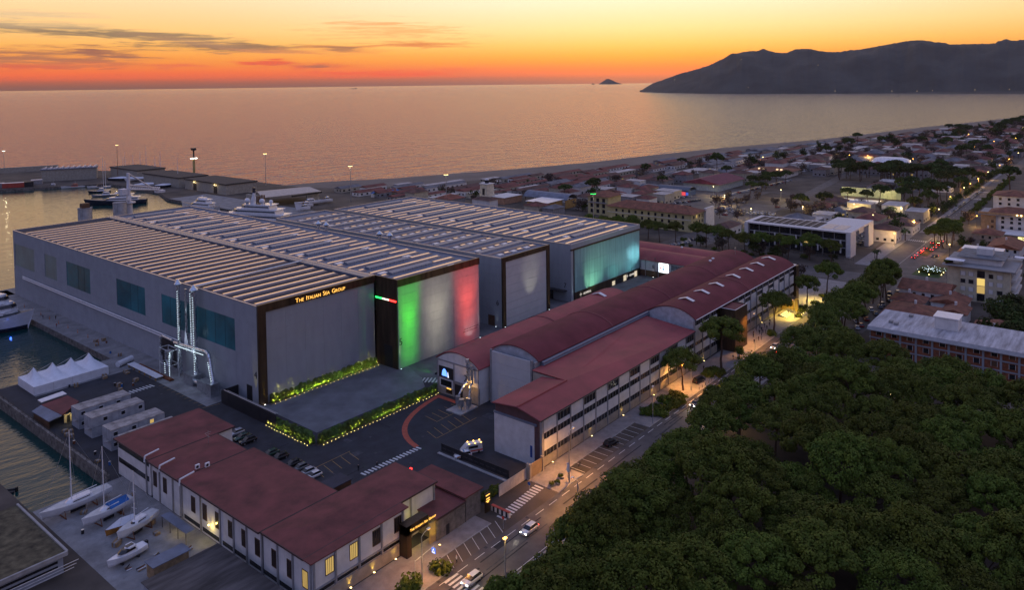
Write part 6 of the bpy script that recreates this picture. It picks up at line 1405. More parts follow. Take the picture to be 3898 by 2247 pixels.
for y, w_ in ((55.2,1.7),(52.2,1.7),(45.0,1.5),(41.8,1.9)):
    for k in range(4):
        q = bx('window', M['white'] if (k+int(y)) % 3 else M['glass'], AB, 371.5,371.59,y-w_/2,y+w_/2,.9+k*3.3,2.6+k*3.3); link('frame', MB().box(371.45,371.498,y-w_/2-.12,y-w_/2,.8+k*3.3,2.7+k*3.3).box(371.45,371.498,y+w_/2,y+w_/2+.12,.8+k*3.3,2.7+k*3.3).mesh('frame', M['trim'], worldloc(q)), q)
for k in range(4): bx('stair_window', (M['glass'], M['l_win'], glow('stair_lit', (1,.7,.2), .9), M['glass'])[k], AB, 371.48,371.58,47.2,50.0,.6+k*3.3,3.6+k*3.3)
for k in range(1, 5): bx('balcony', M['white'], AB, 375,398,36.5,38.15,k*3.3-.4,k*3.3+.7); bx('balcony_recess', M['glass'], AB, 376,397,38.13,38.19,k*3.3+.75-3.3+.2,k*3.3-.45)
for k, (x, y) in enumerate(((371.2,60),(371.4,63.5),(376,62),(398.5,38),(400,42))): bush(x if x > 372 else 374, min(y,61), .01, 'x') if False else None
for k in range(9): t = thing('roof_planter', 'leafy planter on the apartment roof terrace', 'plant', ((372+k*.9) if k < 5 else 399, 61.6-k*.4 if k < 5 else 40+k*2, 14.9), group='terrace planters'); part('pot', MB().cbox(t.location.x,t.location.y,15.15,.8,.8,.5), M['rust'], t); o = link('foliage', bushes[k % 3], t, (0,0,.4)); o.scale = (.7,.7,.9)
# second block
A2 = thing('apartment_block', 'white and tan apartment block with balconies further along the street', 'building', (548,60,0)); TAN = mat('tan_brick', (.4,.25,.13), .85, var=.15)
bx('wall', M['white'], A2, 537.4,560,40,63,0,12.4); bx('wall', TAN, A2, 536,560,63.02,70.6,0,12.4); bx('roof_terrace', M['trim'], A2, 535,562,38,72,12.4,12.9); bx('parapet', TAN, A2, 535,535.4,38,72,12.92,14.2); hip(A2, 541,560,42,68,12.95,3.2,TILE)
wins_x(A2, 537.4, [42.5,46.5,51,55,59.5], [1.4,4.6,7.8,10.2], 1.5, 1.5, lit=((1,0),)); wins_x(A2, 536, [64.6], [1.4,4.6,7.8], 1.4, 1.6, MATS['brown_shutter'])
for k, (y, z) in enumerate(((50,13.4),(52,13.4))): t = thing('terrace_lamp', 'warm lamp on the apartment roof terrace', 'lamp', (534.6,y,13.4), group='terrace lamps'); part('bulb', MB().ball((534.6,y,13.6),.45,7), M['l_warm'], t)
SP = thing('shop_building', 'glowing glass shop front beneath the apartment block', 'shop', (528,40,0)); bx('wall', CRM, SP, 520,535,36,58,0,4.2); bx('window', glow('shop_lit', (1,.85,.35), 1.6), SP, 519.9,519.98,37,50,.4,3.4); bx('roof', M['white'], SP, 518,535.4,35,59,4.2,4.6)
A3 = thing('apartment_block', 'tall plain white block behind the tan block at the frame edge', 'building', (610,60,0)); bx('wall', M['white'], A3, 600,625,50,72,0,16); hip(A3, 599,626,49,73,16,3,TILE); wins_x(A3, 600, [53,58,63,68], [2,6,10,13.2], 1.6, 1.6)
# brick school-like building beside the park
BR = thing('brick_building', 'long brick building with worn pale roof and concrete frame beside the pine park', 'building', (289,46,0)); BRK = mat('red_brick', (.27,.09,.045), .85, var=.2, vscale=1.2); WRF = mat('worn_pale_roof', (.42,.41,.43), .85, var=.22, vscale=.6, stretch=(.15,1,1))
for k in range(11): bx('roof_sheet', WRF, BR, 277.6,301.6,20.2+k*4.5,24.66+k*4.5,9.9,10.15)
slope('roof_edge', BR, M['trim'], [(276.2,20,9.3),(277.6,20,10.1),(277.6,69.6,10.1),(276.2,69.6,9.3)])
bx('core', M['conc'], BR, 278.2,301,21,69,0,9.88); bx('rear_wall', M['conc'], BR, 301.02,301.3,21,69,0,9.8); bx('lift_house', M['white'], BR, 288,295,44,51,10.2,14.2); bx('lift_roof', M['hatch'], BR, 287.6,295.4,43.6,51.4,14.2,14.45)
for k in range(10):
    a = 21+k*4.8; bx('concrete_column', M['conc'], BR, 277.5,278.15,a-.3,a+.3,0,9.4)
    for j in range(3):
        z0 = .3+j*3.15; bx('brick_panel', BRK, BR, 277.8,278.1,a+.32,a+4.46,z0,z0+2.75)
        q = bx('window', MATS['brown_shutter'] if (k+j) % 3 == 0 else M['glass'], BR, 277.68,277.78,a+1.0,a+2.6,z0+.9,z0+2.4); link('frame', MB().box(277.6,277.678,a+.9,a+1.0,z0+.8,z0+2.5).box(277.6,277.678,a+2.6,a+2.7,z0+.8,z0+2.5).mesh('frame', M['white'], worldloc(q)), q)
for j in range(1, 4): bx('floor_band', M['conc'], BR, 277.55,278.12,21,69,j*3.15-.1,j*3.15+.28)
for x, y in ((284,62),(285.5,64),(297,60)): part('roof_box', MB().cbox(x,y,10.6,1.6,1.2,.9), M['trim'], BR)
# red-tiled houses
def house(label, x0, x1, y0, y1, z, rise, kind='gab', wm=None, wz=(1.2,4.2)):
    t = thing('house', label, 'house', ((x0+x1)/2,(y0+y1)/2,0)); bx('wall', wm or M['white'], t, x0, x1, y0, y1, 0, z); (gab if kind == 'gab' else hip)(t, x0-.7, x1+.7, y0-.7, y1+.7, z, rise, TILE)
    wins_x(t, x0, [y0+2+k*3.4 for k in range(max(1, int((y1-y0-2)/3.4)))], [q for q in wz if q+1.5 < z], 1.2, 1.5, fr=False); part('chimney', MB().box((x0+x1)/2+1,(x0+x1)/2+1.8,(y0+y1)/2,(y0+y1)/2+.8,z+rise*.5,z+rise+1.2), M['white'], t)
    return t
house('white house with broad red tiled gable behind the parked cars', 350,368,57.5,75.5,6.6,2.6); house('low white house with red hipped roof in the middle of the terrace', 338,349,64,76,4.6,2.2,'hip'); house('white house with small red roof against the apartment block', 342,356,50,62,5.0,2.0); house('house with patched red roof next to the brick building', 314,336,54,74,4.6,2.8,'hip'); house('small red-roofed annex with white party wall', 330,342,48,56,4.8,1.6); house('long low red-roofed shed by the dark garden', 306,330,30,44,3.6,1.6,'gab',M['beige'])
house('cream house with red roof behind the apartment block', 414,430,40,54,6.0,2.4,'hip',CRM); house('white house with red hipped roof beyond the road fork', 440,456,52,68,6.4,2.6,'hip'); house('long white house with red roof set back from the street', 466,492,44,58,6.0,2.4,'gab'); house('grey house with red roof in the gardens off the street', 500,514,56,70,6.6,2.6,'hip',M['beige']); house('low white house with red roof in front of the tan block', 566,584,50,64,5.6,2.4,'hip')
# sheds near the lighthouse and beach
GS = thing('industrial_shed', 'grey vaulted shed joined to an ochre flat shed behind hall 7', 'shed', (462,352,0)); OCH = mat('ochre_shed', (.42,.25,.08), .8)
bx('wall', OCH, GS, 447,466,333,352,0,6.8); slope('roof', GS, M['hatch'], [(446,332,7.0),(467,332,7.4),(467,353,7.4),(446,353,7.0)]); wins_x(GS, 447, [336,341,346,350.5], [3.2], 3, 1.4); vault_y(GS, 467.2,482,330,372,6.5,10.5,M['deckb']); bx('wall', OCH, GS, 467.3,481.8,331,331.4,0,6.4)
t = thing('marquee_hangar', 'purple-red gabled hangar with pale blue end', 'hangar', (640,293,0)); bx('wall', mat('pale_blue_wall', (.3,.36,.42), .8), t, 616,668,275,308,0,6); gab(t, 614,670,273,310,6,4.5,mat('purple_roof', (.16,.04,.065), .8, var=.2, vscale=.3))
t = thing('arched_shop', 'low blue arched shop building with lit red front', 'shop', (590,296,0)); vault_y(t, 577,592,284,314,4.4,7.2,mat('blue_grey_roof', (.09,.11,.15), .6)); bx('wall', mat('deep_blue_wall', (.03,.06,.16), .7), t, 577.6,591,284.4,313,0,4.3); bx('display', glow('red_front', (1,.1,.12), .8), t, 577.4,577.55,287,291,.4,3.4); bx('display', glow('blue_front', (.1,.2,1), .6), t, 577.4,577.55,284.6,286.6,.4,3.2)
t = thing('arched_shop', 'grey-roofed low store beside the blue arched shop', 'shop', (585,322,0)); vault_y(t, 577,592,315,331,4.2,6.6,MATS['blue_grey_roof']); bx('wall', M['trim'], t, 577.6,591,315.4,330.6,0,4.1)
for k in range(2): l = thing('shop_lamp', 'warm lamp on the front of the grey-roofed store', 'lamp', (576.8,318+k*5,4.2), group='store lamps'); part('bulb', MB().cbox(576.8,318+k*5,4.4,.5,1.6,.4), M['l_warm'], l)
t = thing('hotel', 'white hotel with wide red roof and bright dormers', 'hotel', (755,278,0)); bx('wall', M['white'], t, 738,772,260,298,0,5.6); hip(t, 735,775,257,301,5.7,3.2,TILE)
for y in (266,270,284,288): part('dormer', MB().box(742,744,y,y+1.6,7.0,8.2), glow('dormer_lit', (1,.7,.4), 1.4), t)
t = thing('sports_dome', 'white air-supported sports hall behind the pinewood', 'sports hall', (922,206,0)); mb = MB(); mb.smooth = True
mb.loft([[(912+20*math.cos(a)*q[1]+0, q[0], 9.5*math.sin(a)*q[1]) for a in [math.pi*k/10 for k in range(11)]] for q in ((186,.05),(187,.55),(190,.85),(196,1),(216,1),(222,.85),(225,.55),(226,.05))], True, False); part('skin', mb, mat('dome_white', (.75,.72,.72), .5), t); part('entrance', MB().box(890,893,202,208,0,3), M['trim'], t)
t = thing('ball_fence', 'tall pale green lit ball fence beside the sports court', 'fence', (650,164,0)); 
for k in range(14): part('panel', MB().box(652,652.2,140+k*3.2,143.1+k*3.2,.2,7.5), mat('fence_green', (.35,.42,.3), .7), t)
for x, y in ((529,175),(521,128),(583,176),(601,216),(560,120),(642,178),(643,150),(500,200),(548,240),(590,268),(560,150)):
    l = thing('lamp_post', 'lit lamp post in the park and car parks behind the white building', 'lamp post', (x,y,0), group='park lamp posts'); part('pole', MB().tube((x,y,0),(x,y,8),.1,.07,5), M['steel'], l); part('lantern', MB().ball((x,y,8.2),.32,8), M['l_warm'], l); lamp('park_glow', 'POINT', (x,y,7.6), 7000, (1,.72,.3), size=.4, parent=l)
# ---- scattered beach establishments, villas and gardens
RM = [mat('far_red_roof', (.17,.055,.045), .85, var=.3, vscale=.15), mat('far_brown_roof', (.12,.06,.05), .85, var=.3, vscale=.15), mat('far_grey_roof', (.15,.15,.165), .8, var=.25, vscale=.15), mat('far_pale_roof', (.42,.4,.4), .7, var=.2, vscale=.2), mat('far_blue_roof', (.03,.09,.16), .7, var=.2)]
WMs = [M['white'], mat('far_cream', (.42,.38,.3), .85), mat('far_grey_wall', (.25,.24,.25), .85)]
RL = ['low beach pavilion with brick red roof near the shore', 'low beach pavilion with brown roof near the shore', 'low beach building with grey roof near the shore', 'low beach building with pale flat roof near the shore', 'beach cabins with blue roof near the shore']
def edge(x, tab):
    for (a, b), (c, d) in zip(tab, tab[1:]):
        if a <= x <= c: return b+(d-b)*(x-a)/(c-a)
    return tab[-1][1]
used = [(430,482,205,310),(440,485,325,405),(415,475,110,185),(570,600,280,335),(605,675,270,315),(735,778,255,305),(885,935,180,230),(598,660,135,190),(520,565,36,75),(590,630,45,75),(640,770,175,255),(470,640,180,275),(740,810,108,226),(605,710,98,152),(365,412,30,68),(570,745,240,265)]
def free(x0, x1, y0, y1):
    for a, b, c, d in used:
        if x0 < b and x1 > a and y0 < d and y1 > c: return False
    return True
nb = 0
npv = [0, 0]
for k in range(14000):
    if nb >= 480: break
    x = 432+(tw.random()**1.35)*1650; yi = edge(x, inner)-6
    depth = tw.random()**1.25*(yi-108); y = yi-depth
    if y < 106: continue
    f = 1+x/1600
    beach = depth < 120
    lx, ly = (tw.uniform(14,40)*f, tw.uniform(5,10)*f) if beach else (tw.uniform(8,17)*f, tw.uniform(8,15)*f)
    x0, x1, y0, y1 = x-lx/2, x+lx/2, y-ly/2, y+ly/2
    if y1 > edge(x1, inner)-3 or not free(x0-1, x1+1, y0-1, y1+1) or not inview((x, y, 2), 20, 20): continue
    if npv[int(beach)] >= 270: continue
    npv[int(beach)] += 1; used.append((x0, x1, y0, y1)); nb += 1
    rk = tw.choices(range(5), (.34,.26,.2,.15,.05) if beach else (.3,.3,.16,.24,0))[0]; h_ = tw.uniform(2.8,4.2) if beach else tw.uniform(3.5,8)
    t = thing('beach_pavilion' if beach else 'villa', RL[rk] if beach else ('small villa with red-brown roof among the garden trees', 'small villa with brown roof among the garden trees', 'grey-roofed house among the garden trees', 'flat pale-roofed house among the garden trees', '')[rk], 'pavilion' if beach else 'house', (x, y, 0), group='beach pavilions' if beach else 'villas among the trees')
    bx('wall', tw.choice(WMs), t, x0+.3, x1-.3, y0+.3, y1-.3, 0, h_)
    if rk in (3, 4) : bx('roof', RM[rk], t, x0, x1, y0, y1, h_, h_+.3)
    elif beach: gab(t, x0, x1, y0, y1, h_, ly*.16, RM[rk])
    else: hip(t, x0-.4, x1+.4, y0-.4, y1+.4, h_, min(lx,ly)*.2, RM[rk])
    if x < 900:
        for j in range(max(1, int(ly//4))): bx('window', M['glass'] if tw.random() > .1 else M['l_win'], t, x0+.24, x0+.29, y0+1.5+j*4, y0+3+j*4, 1.0, 2.4)
        for j in range(max(1, int(lx//6))): bx('window', M['glass'], t, x0+2+j*6, x0+4.2+j*6, y0+.24, y0+.29, 1.0, 2.4)
print('pavilions', nb)
nt = 0
for k in range(4000):
    if nt >= 330: break
    x = 440+(tw.random()**1.3)*1750; yi = edge(x, inner)-40; y = yi-tw.random()**.8*(yi-103)
    if y < 101 or not free(x-3, x+3, y-3, y+3) or not inview((x, y, 4), 20, 20): continue
    nt += 1; s = tw.uniform(.8,1.5)*(1+x/2400); q = tw.random()
    if q < .6: roundtree(x, y, s, 'bare brownish winter tree among the villas', 'bare trees of the town', M['bare'], 'bare_tree', 26)
    elif q < .88: roundtree(x, y, s, 'dark evergreen tree among the villas', 'evergreens of the town', M['pinef'], 'evergreen_tree', 34)
    else: pine(x, y, tw.uniform(.7,1.1)*(1+x/3000), 'umbrella pine among the villas', 'pines of the town', mid_crowns)
for k in range(44): roundtree(tw.choice((tw.uniform(478,516),tw.uniform(540,600),tw.uniform(545,575))), tw.uniform(120,250), tw.uniform(.9,1.4), 'bare brownish tree around the car parks behind the white building', 'bare trees by the car parks', M['bare'], 'bare_tree', 26)
# cypress-dark garden right of the houses
for k in range(16): roundtree(300+tw.uniform(0,60), 22+tw.uniform(0,18), tw.uniform(1.2,1.8), 'dark garden tree behind the brick building', 'garden trees behind the brick building', M['pinef'], dens=40)
# distant lit lamps
for k, (x, y) in enumerate([(936,269),(935,256),(907,216),(925,211),(926,187),(918,156),(1128,174),(1128,157),(939,237),(776,239),(784,236),(792,234),(800,232),(1240,149),(1322,132),(700,104),(730,104),(770,104),(830,104),(900,103),(975,103),(1060,103),(1150,103),(560,76),(575,100),(640,104),(1450,140),(1600,150),(1380,200),(1000,310),(860,330),(520,104),(470,104),(455,74),(505,88)]):
    h_ = 7.0; l = thing('street_lamp', 'small glowing street lamp far off in the town', 'lamp post', (x,y,0), group='distant street lamps'); sc_ = 1+x/1100
    part('pole', MB().tube((x,y,0),(x,y,h_),.1,.07,5), M['dark'], l); part('lantern', MB().ball((x,y,h_+.3),.24*sc_,7), M['l_amber'] if k % 3 else M['l_warm'], l)
    if k % 2 == 0 or x < 800: lamp('lamp_glow', 'POINT', (x,y,h_-.6), 5000, (1,.6,.2), size=.4, parent=l)
# hillside lights
from mathutils.bvhtree import BVHTree
hd_ = bpy.data.objects['headland'].data
HB = BVHTree.FromPolygons([v.co.copy() for v in hd_.vertices], [tuple(p.vertices) for p in hd_.polygons])
for k, (xd, yd) in enumerate(((1828,146),(1712,188),(1664,196),(1893,210),(1846,215),(2018,160),(2125,216),(2200,224),(2230,223),(2262,224),(2300,223),(2350,222),(2405,221),(2460,221),(2490,220),(2060,224),(1965,226))):
    d = ray(xd, yd).normalized(); hit = HB.ray_cast(Vector((0,0,95)), d)
    if hit[0] is None or k % 5 in (1, 3): continue
    p = hit[0]-d*30
    l = thing('hill_light', 'tiny house light on the dark headland', 'lamp', (p.x,p.y,p.z), group='lights on the headland'); part('bulb', MB().ball(p,2.6,6), glow('hill_lit', (1,.7,.35), 1.1) , l)
t = thing('ship', 'tiny ship silhouette on the horizon', 'ship', (0,0,0)); d = ray(873,211.6); kk = 26000/Vector((d.x,d.y)).length; p = Vector((0,0,95))+d*kk; t.location = (p.x,p.y,WZ); t.rotation_euler = (0,0,YAW+R(90))
link('hull', MB().loft([[(-90,-12,0),(-90,12,0),(-95,12,14),(-95,-12,14)],[(90,-10,0),(90,10,0),(100,10,16),(100,-10,16)]]).mesh('hull', M['dark']), t); link('superstructure', MB().box(-80,-50,-10,10,14,40).mesh('superstructure', M['trim']), t)
# ================================================================ VEHICLES, PEOPLE, STREET FURNITURE
vr = random.Random(5)
PAINT = {n: mat('car_'+n, c, .25, .3, var=.03, coat=.6) for n, c in (('white',(.7,.7,.7)),('silver',(.4,.41,.43)),('grey',(.12,.125,.135)),('black',(.012,.012,.014)),('blue',(.02,.05,.14)),('red',(.3,.02,.02)),('green',(.02,.06,.04)))}
HL = glow('headlight_on', (1,.95,.8), 22); TL = glow('taillight_on', (1,.03,.01), 7); LO = mat('lamp_glass_off', (.3,.3,.32), .2, var=0); TO = mat('rear_lamp_off', (.2,.01,.01), .3, var=0)
def car_meshes(L, Wd, H_, belt, wsx, rsx, hood):
    """side-profile car: body shell, tapered glasshouse, roof; x forward, centred"""
    b = MB(); b.smooth = True; rings = []
    for x, w_, zt in ((-L/2,.86,belt*.86),(-L/2+.12,.95,belt*.98),(-L*.3,1,belt),(0,1,belt),(wsx,1,belt*.99),(L/2-.9,.99,hood+.04),(L/2-.25,.93,hood-.08),(L/2,.8,hood-.28)):
        y = Wd/2*w_; zb = .24 if abs(x) < L/2-.15 else .34
        rings.append([(x,-y*.94,zb),(x,-y,zb+.2),(x,-y*.985,zt-.12),(x,-y*.9,zt),(x,y*.9,zt),(x,y*.985,zt-.12),(x,y,zb+.2),(x,y*.94,zb)])
    b.loft(rings, True)
    g = MB(); y = Wd/2*.885; yr = Wd/2*.70
    g.loft([[(rsx,-y,belt-.02),(wsx+.05,-y,belt-.03),(wsx+.05,y,belt-.03),(rsx,y,belt-.02)],[(rsx+.45,-yr,H_-.06),(wsx-.75,-yr,H_-.06),(wsx-.75,yr,H_-.06),(rsx+.45,yr,H_-.06)]])
    r_f = MB(); r_f.loft([[(rsx+.36,-yr*1.02,H_-.085),(wsx-.68,-yr*1.02,H_-.085),(wsx-.68,yr*1.02,H_-.085),(rsx+.36,yr*1.02,H_-.085)],[(rsx+.55,-yr*.86,H_),(wsx-.9,-yr*.86,H_),(wsx-.9,yr*.86,H_),(rsx+.55,yr*.86,H_)]])
    for xx in ((rsx+wsx)/2-.05,): r_f.box(xx-.05, xx+.05, -y*.97, -yr*.98, belt, H_-.09) if False else None
    wh = MB().tube((0,-.11,0),(0,.11,0),.33,.33,12)
    return b, g, r_f, wh
KIND = {'hatch': (4.0,1.76,1.5,.92,1.0,-1.75,.86), 'sedan': (4.6,1.8,1.46,.9,1.05,-1.75,.84), 'suv': (4.5,1.86,1.66,1.02,1.1,-2.0,.98), 'van': (5.0,1.95,1.95,1.1,1.75,-2.4,1.02)}
CM_ = {}
def car(kind, paint, x, y, rz, label, group=None, front=None, rear=None):
    L, Wd, H_, belt, wsx, rsx, hood = KIND[kind]; k = (kind, paint)
    if k not in CM_:
        b, g, rf, wh = car_meshes(*KIND[kind]); CM_[k] = [b.mesh('body', PAINT[paint]), g.mesh('windows', M['glass']), rf.mesh('roof', PAINT[paint]), wh.mesh('wheel', M['rubber'])]
    b, g, rf, wh = CM_[k]
    t = thing('car', label, 'car', (x, y, .02), rz, group); link('body', b, t); link('windows', g, t); link('roof', rf, t)
    for sx in (-L*.31, L*.31):
        for sy in (-Wd/2+.12, Wd/2-.12): w_ = link('wheel', wh, t, (sx, sy, .33)); link('hubcap', HUB, w_, (0, -.115 if sy < 0 else .115, 0))
    for sy in (-1, 1):
        link('headlight', MB().box(L/2-.3,L/2-.02,sy*Wd*.33-.17,sy*Wd*.33+.17,hood-.36,hood-.2).mesh('headlight', HL if front else LO), t); link('taillight', MB().box(-L/2-.01,-L/2+.1,sy*Wd*.38-.14,sy*Wd*.38+.14,belt-.28,belt-.08).mesh('taillight', TL if rear else TO), t)
    if front:
        d = Vector((math.cos(rz), math.sin(rz), 0)); lamp('headlight_beam', 'SPOT', Vector((x,y,.75))+d*(L/2+.2), 700, (1,.92,.75), Vector((x,y,0))+d*(L/2+13), .12, 55, .8)
    return t
HUB = MB().tube((0,-.01,0),(0,.01,0),.2,.2,10).mesh('hubcap', M['steel'])
car('suv','white',103.6,96.0,R(180),'white hatchback with headlights on approaching the near zebra crossing',front=True)
car('suv','white',123.2,97.4,R(180),'white car with headlights on passing the yard entrance',front=True,rear=True)
car('hatch','white',140.5,93.5,R(180),'white car half hidden by the pines opposite the sliding gate'); car('hatch','silver',122.0,87.0,R(180),'pale parked car glimpsed under the park pines')
car('suv','black',167.0,104.4,R(-12),'black car parked alone in the kerbside bays'); car('van','black',219.5,104.6,R(-8),'black van parked beneath the pavement pine')
car('hatch','grey',203.0,98.0,R(180),'dark car with headlights on driving beside the long shrub bed',front=True); car('suv','silver',264.5,97.0,R(180),'silver car with bright headlights before the stair tower',front=True); car('sedan','grey',261.5,93.8,R(0),'dark car passing the silver car before the stair tower',rear=True)
for i, (x, y, p, k) in enumerate(((109.5,188.2,'silver','hatch'),(109,184.6,'green','sedan'),(108.7,181.4,'black','suv'),(108.5,170.6,'green','sedan'),(108.7,166.8,'black','suv'),(108.8,161.4,'black','sedan'),(108.8,158.2,'grey','hatch'),(108.7,155.1,'silver','sedan'),(108.6,152.4,'white','hatch'))):
    car(k, p, x, y, R(176), {'silver':'silver','green':'dark green','black':'black','grey':'grey','white':'white'}[p]+' car parked in the row behind the office roofs', 'cars parked behind the office')
# ambulance and medical car
AM = thing('ambulance', 'white ambulance van with red stripes and amber roof lights', 'ambulance', (141.3,130.6,.02), R(150))
b = MB(); b.smooth = False
b.loft([[(-2.8,-1,.35),(2.0,-1,.35),(2.75,-.95,.4),(2.75,.95,.4),(2.0,1,.35),(-2.8,1,.35)],[(-2.8,-1.02,1.2),(1.9,-1.02,1.2),(2.75,-.9,1.05),(2.75,.9,1.05),(1.9,1.02,1.2),(-2.8,1.02,1.2)],[(-2.75,-.9,2.6),(1.0,-.9,2.6),(1.3,-.85,2.5),(1.3,.85,2.5),(1.0,.9,2.6),(-2.75,.9,2.6)]]); link('body', b.mesh('body', PAINT['white']), AM)
link('windscreen', MB().quad((1.95,-.85,1.3),(1.95,.85,1.3),(1.42,.78,2.3),(1.42,-.78,2.3)).mesh('windscreen', M['glass']), AM)
for sy in (-1, 1):
    link('stripe', MB().box(-2.82,1.9,sy*1.035-.012,sy*1.035+.012,.75,1.05).mesh('stripe', mat('signal_red', (.55,.05,.03), .5)), AM); link('side_window', MB().quad((-1.6,sy*1.0,1.5),(.9,sy*1.0,1.5),(.9,sy*.95,2.15),(-1.6,sy*.95,2.15)).mesh('side_window', M['glass']), AM)
    for sx in (-1.8, 1.8): link('wheel', MB().tube((sx,sy*.9-.12,.36),(sx,sy*.9+.12,.36),.36,.36,12).mesh('wheel', M['rubber']), AM)
    for q in range(3): link('roof_light', MB().cbox(-2.5+q*1.6,sy*.75,2.68,.25,.18,.16).mesh('roof_light', M['l_amber']), AM)
link('rear_window', MB().box(-2.84,-2.81,-.7,.7,1.5,2.2).mesh('rear_window', M['glass']), AM); link('bumper', MB().box(-3.0,-2.8,-.95,.95,.35,.6).mesh('bumper', mat('signal_blue', (.05,.2,.35), .5)), AM)
mc = car('suv','white',138.2,130.6,R(150),'white medical car with orange stripes next to the ambulance')
link('stripe', MB().box(-1.9,1.8,-.945,-.935,.6,.85).box(-1.9,1.8,.935,.945,.6,.85).mesh('stripe', mat('signal_orange', (.6,.18,.02), .5)), mc); link('light_bar', MB().cbox(-.2,0,1.72,.3,1.1,.1).mesh('light_bar', MATS['signal_blue']), mc)
# queue of cars braking at the road fork
for i, (x, y) in enumerate(((443.9,88.6),(451,88.6),(458,88.4),(465,88.4),(472.5,88.2),(478,84.6),(486,84.4),(470,84.8),(490,88.2),(498,84.6))):
    car('hatch' if i % 2 else 'sedan', ('grey','white','red','silver')[i % 4], x, y, R(0), 'car braking in the queue at the road fork with red tail lights', 'queue at the road fork', rear=True)
lamp('brake_glow', 'POINT', (462,87,2.0), 900, (1,.08,.04), size=1.0)
car('sedan','black',452,80.5,R(160),'dark car turning by the grassy island',front=False,rear=True)
# far parked cars: one small mesh each
FC = {}
def farcar(x, y, rz, label, group):
    p = vr.choices(('white','silver','grey','black','blue','red'), (.34,.2,.16,.18,.07,.05))[0]
    if p not in FC:
        b, g, rf, wh = car_meshes(*KIND['hatch']); mb = MB(); 
        for q, mi in ((b,0),(g,1),(rf,0)):
            o = len(mb.v); mb.v += q.v; mb.f += [tuple(i+o for i in f) for f in q.f]; mb.m += [mi]*len(q.f); mb.sm += [False]*len(q.f)
        mb.mi = 2
        for sx in (-1.25,1.25):
            for sy in (-.8,.8): mb.tube((sx,sy-.1,.32),(sx,sy+.1,.32),.32,.32,8)
        FC[p] = mb.mesh('parked_car', [PAINT[p], M['glass'], M['rubber']])
    link('parked_car', FC[p], None, (x, y, .03), rz+vr.uniform(-.04,.04), label={'white':'white','silver':'silver','grey':'grey','black':'black','blue':'dark blue','red':'red'}[p]+label, cat='car', group=group)
for k in range(50):
    if vr.random() < .92: farcar(577+k*2.95, 261-k*.21, R(70), ' car parked in the long diagonal row beyond the car park', 'cars in the diagonal row')
for k in range(18): farcar(526-k*.2, 240-k*2.8, R(4), ' car parked in the row behind the white modern building', 'cars behind the white building')
for k in range(16): farcar(534-k*.2, 238-k*2.8, R(180), ' car parked in the row behind the white modern building', 'cars behind the white building')
for k in range(20): farcar(482+vr.uniform(0,90), 205+vr.uniform(0,60), R(vr.choice((5,75))), ' car parked on the open ground before the arched shops', 'cars on the open ground')
for k in range(12): farcar(547+k*2.6, 293-k*1.0, R(75), ' car parked in front of the arched shops', 'cars by the arched shops')
for k in range(10): farcar(535+k*2.8, 276-k*1.0, R(75), ' car parked in front of the arched shops', 'cars by the arched shops')
for k in range(26): farcar(598+k*6.1, 97.6, R(0), ' car parked along the left kerb of the long street', 'cars along the long street')
for x, y in ((300,84.5),(304,80),(308,79.6),(312.5,82.5),(317,80),(322,82.5),(327,79),(332,82),(338,80),(343,80.4),(349.8,79.2),(355,80.5),(362,82),(366,79.5),(296,80.5)): farcar(x, y, R(25), ' car parked under the pines beside the red-tiled houses', 'cars under the pines')
for x, y, a in ((232,56.5,20),(236,54,25),(228,58,15),(240,52.6,20),(225,52,15)): farcar(x, y, R(a+90), ' car in the clearing inside the pine park', 'cars in the park clearing')
for k in range(7): farcar(398+k*3.2, 205+vr.uniform(-3,3), R(90), ' car parked between the pine row and the yellow office', 'cars by the pine row')
for k in range(8): farcar(456+k*5, 118+vr.uniform(0,18), R(60), ' car parked by the portal of the white modern building', 'cars by the white portal')
# ---- people
def figure(stride, armup=0.0):
    me = bpy.data.meshes.new('figure'); s = stride
    V_ = [(0,0,.95),(0,0,1.2),(0,0,1.45),(0,0,1.58),(.01,0,1.70),(0,.10,.90),(s*.5,.11,.5),(s*.6,.11,.07),(s*.6+.13,.11,.04),(0,-.10,.90),(-s*.3,-.11,.5),(-s*.8,-.11,.08),(-s*.8+.13,-.11,.04),
          (0,.19,1.42),(-s*.2,.25,1.15),(armup*.3+.05,.23,.92+armup*.4),(0,-.19,1.42),(s*.2,-.25,1.15),(s*.3+.05,-.23,.92)]
    E_ = [(0,1),(1,2),(2,3),(3,4),(0,5),(5,6),(6,7),(7,8),(0,9),(9,10),(10,11),(11,12),(2,13),(13,14),(14,15),(2,16),(16,17),(17,18)]
    rad = [.15,.145,.15,.06,.105,.095,.065,.045,.04,.095,.065,.045,.04,.065,.048,.04,.065,.048,.04]
    me.from_pydata(V_, E_, []); o = bpy.data.objects.new('figure', me); col.objects.link(o)
    sk_ = o.modifiers.new('skin', 'SKIN'); ss = o.modifiers.new('subsurf', 'SUBSURF'); ss.levels = ss.render_levels = 1
    for i, q in enumerate(rad): me.skin_vertices[0].data[i].radius = (q, q)
    me.skin_vertices[0].data[0].use_root = True
    bpy.context.view_layer.update(); out = bpy.data.meshes.new_from_object(o.evaluated_get(bpy.context.evaluated_depsgraph_get()))
    bpy.data.objects.remove(o)
    return out
figs = [figure(.0), figure(.35), figure(.2, .6)]
SKIN = mat('skin', (.45,.28,.2), .6, var=0); HAIR = mat('hair', (.03,.02,.015), .7, var=0)
cloth = {n: mat('cloth_'+n, c, .9, var=.1) for n, c in (('black',(.015,.015,.018)),('navy',(.02,.025,.06)),('brown',(.08,.045,.03)),('grey',(.12,.12,.13)),('white',(.6,.6,.6)),('red',(.3,.03,.03)))}
PM = {}
